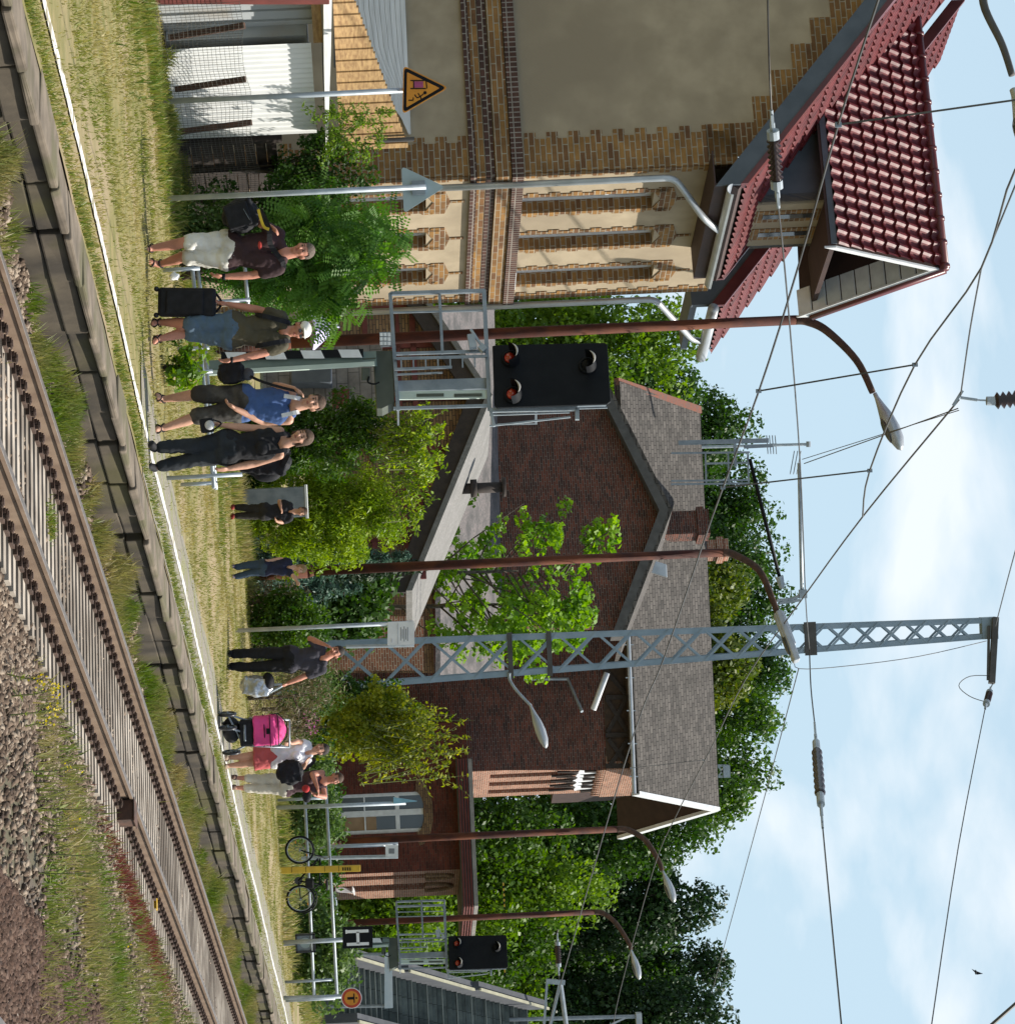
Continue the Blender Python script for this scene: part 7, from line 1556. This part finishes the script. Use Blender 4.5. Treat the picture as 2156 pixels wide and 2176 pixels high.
# 8 woman with the stroller and 9 the woman behind
Y8 = 44.8
person('woman in white top and short pink skirt standing at the stroller', Y8, dict(head=(1592, 681), neck=(1598, 661), sl=(1582, 653), sr=(1618, 654), el=(1575, 632, -.10), wl=(1580, 618, -.28), hdl=(1581, 613, -.33), er=(1637, 640, -.02), wr=(1622, 650, -.20), hdr=(1612, 655, -.24),
    hl=(1597, 582), hr=(1617, 581), kl=(1605, 530), kr=(1622, 528), al=(1610, 488), ar=(1627, 486), tl=(1609, 480, -.12), tr=(1627, 478, -.12)), M['skin'], hb_dk, cloth('white_jersey', (.72, .72, .76)), cloth('pink_skirt', (.50, .10, .10)), .96, (-.6, -1), 'tail', .35, .78, cloth('sandal', (.25, .18, .13)), True, GP, 'top', 'skirt', skirt=True)
person('woman in beige trousers and dark sleeveless top beside the pink skirted woman', 46.8, dict(head=(1655, 712), neck=(1661, 691), sl=(1642, 684), sr=(1678, 687), el=(1645, 664, -.15), wl=(1672, 674, -.24), hdl=(1684, 677, -.26), er=(1693, 690, -.05), wr=(1690, 671, -.22), hdr=(1686, 663, -.27),
    hl=(1655, 606), hr=(1676, 605), kl=(1656, 555), kr=(1676, 552), al=(1653, 506), ar=(1674, 504), tl=(1651, 496, -.12), tr=(1674, 495, -.12)), M['skinred'], hb_brown, cloth('dark_pink_top', (.06, .03, .035)), cloth('beige_trousers', (.50, .46, .38)), .97, (.3, -1), 'tail', 0, 1.55, cloth('sandal2', (.12, .07, .05)), True, GP, 'top', 'trousers', tank=True)
def sb2(e, o, c, x, z): band(M['bfab'], 'strap', [c + z * .2, P(1640, 640, Y8 - .12), P(1622, 664, Y8 - .1), P(1612, 668, Y8 + .02)], .05, .01, e)
bag('black_sack', 'large slack black bag hanging in front of the woman in the pink skirt', P(1641, 616, Y8 - .22), (.19, .11, .20), M['bfab'], .1, parts=sb2, round_=True)
b = MB(); b.ell(P(1676, 650, 46.4), (.06, .05, .06), 10, 8); e = empty('red_pouch', P(1676, 641, 46.4), 'small red and black pouch held by the woman in beige trousers', 'pouch'); b.build('red_front', cloth('red_cloth', (.4, .03, .03)), e, True); b = MB(); b.ell(P(1692, 652, 46.45), (.10, .06, .07), 10, 8); b.build('black_back', M['bfab'], e, True)
# stroller
YS = 43.8; es_ = empty('stroller', (P(1556, 500, YS).x, YS, 0), 'stroller with a bright pink hood and black seat on the white line', 'stroller'); pk = cloth('pink_canvas', (.62, .06, .22), (.5, .045, .18))
b = MB(); c = P(1551, 575, YS - .05); b.ell(c + Vector((0, .02, .02)), (.225, .26, .20), 20, 14); b.obox(c + Vector((0, -.02, -.09)), (.205, 0, 0), (0, .20, 0), (0, 0, .15)); ho = solid(b, 'hood', pk, es_, .016, 3); md = ho.modifiers.new('f', 'DISPLACE'); md.texture = bpy.data.textures.get('folds'); md.strength = .035; md.texture_coords = 'LOCAL'
b = MB(); b.bar(c + Vector((-.225, -.235, -.0)), c + Vector((.225, -.235, -.0)), .012, .012); b.obox(c + Vector((0, -.25, -.03)), (.04, 0, 0), (0, .01, 0), (0, 0, .022)); b.build('hood_seam', M['black'], ho)
b = MB()
for f_ in (-.10, .10): b.tube([c + Vector((.232 * math.cos(a), -.04 + f_ * .0 - .215 * abs(math.sin(a)) * .9, f_ + .0 + .02 * math.sin(a))) for a in np.linspace(0, math.pi, 14)], .008, 6)
b.tube([c + Vector((.23, -.08, .02)), c + Vector((.235, -.05, .12)), c + Vector((.10, -.02, .235)), c + Vector((-.10, -.02, .235)), c + Vector((-.235, -.05, .12)), c + Vector((-.23, -.08, .02))], .009, 6); b.build('hood_piping', M['black'], ho, True)
b = MB(); s0_ = P(1556, 530, YS); b.obox(s0_ + Vector((0, 0, -.03)), (.19, 0, 0), (0, .22, 0), (0, 0, .10)); b.build('seat', M['bfab'], es_, bevel=.03)
b = MB(); s1_ = P(1551, 492, YS); b.ell(s1_, (.19, .2, .13), 14, 10); b.build('basket', M['bfab'], es_, True)
fl, fr_, rl, rr_ = Vector((P(1514, 486, YS).x, YS - .35, .135)), Vector((P(1542, 486, YS).x, YS - .42, .135)), Vector((P(1540, 486, YS).x, YS + .32, .15)), Vector((P(1600, 486, YS).x, YS + .1, .15))
for c_ in (fl, fr_, rl, rr_):
    b = MB(); ax_ = Vector((1, .12, 0)).normalized(); b.torus(c_, ax_, .115, .022, 26, 8); w = b.build('wheel', M['plastic_dark'], es_, True); b = MB(); b.disc(c_, ax_, .085, .012, 20); b.tube([c_ - ax_ * .04, c_ + ax_ * .04], .02, 8); b.build('rim', M['galv'], w, True)
b = MB(); 
for p, q in ((fl, s0_ + Vector((-.17, -.1, 0))), (fr_, s0_ + Vector((.0, -.1, -.05))), (rl, s0_ + Vector((-.1, .1, -.05))), (rr_, s0_ + Vector((.17, 0, -.02))), (fl, s0_ + Vector((.17, 0, -.1))), (s0_ + Vector((-.2, .05, 0)), P(1530, 615, YS + .28)), (s0_ + Vector((.2, .05, 0)), P(1588, 615, YS + .28)), (P(1530, 615, YS + .28), P(1588, 615, YS + .28))): b.tube([p, q], .014, 8)
b.build('frame', M['galvl'], es_, True)
b = MB(); b.tube([P(1540, 520, YS - .22), P(1575, 521, YS - .22)], .02, 8); b.build('bumper_bar', M['galv'], es_, True)
for o in list(bpy.data.objects):
    if '_wb' in o: del o['_wb']
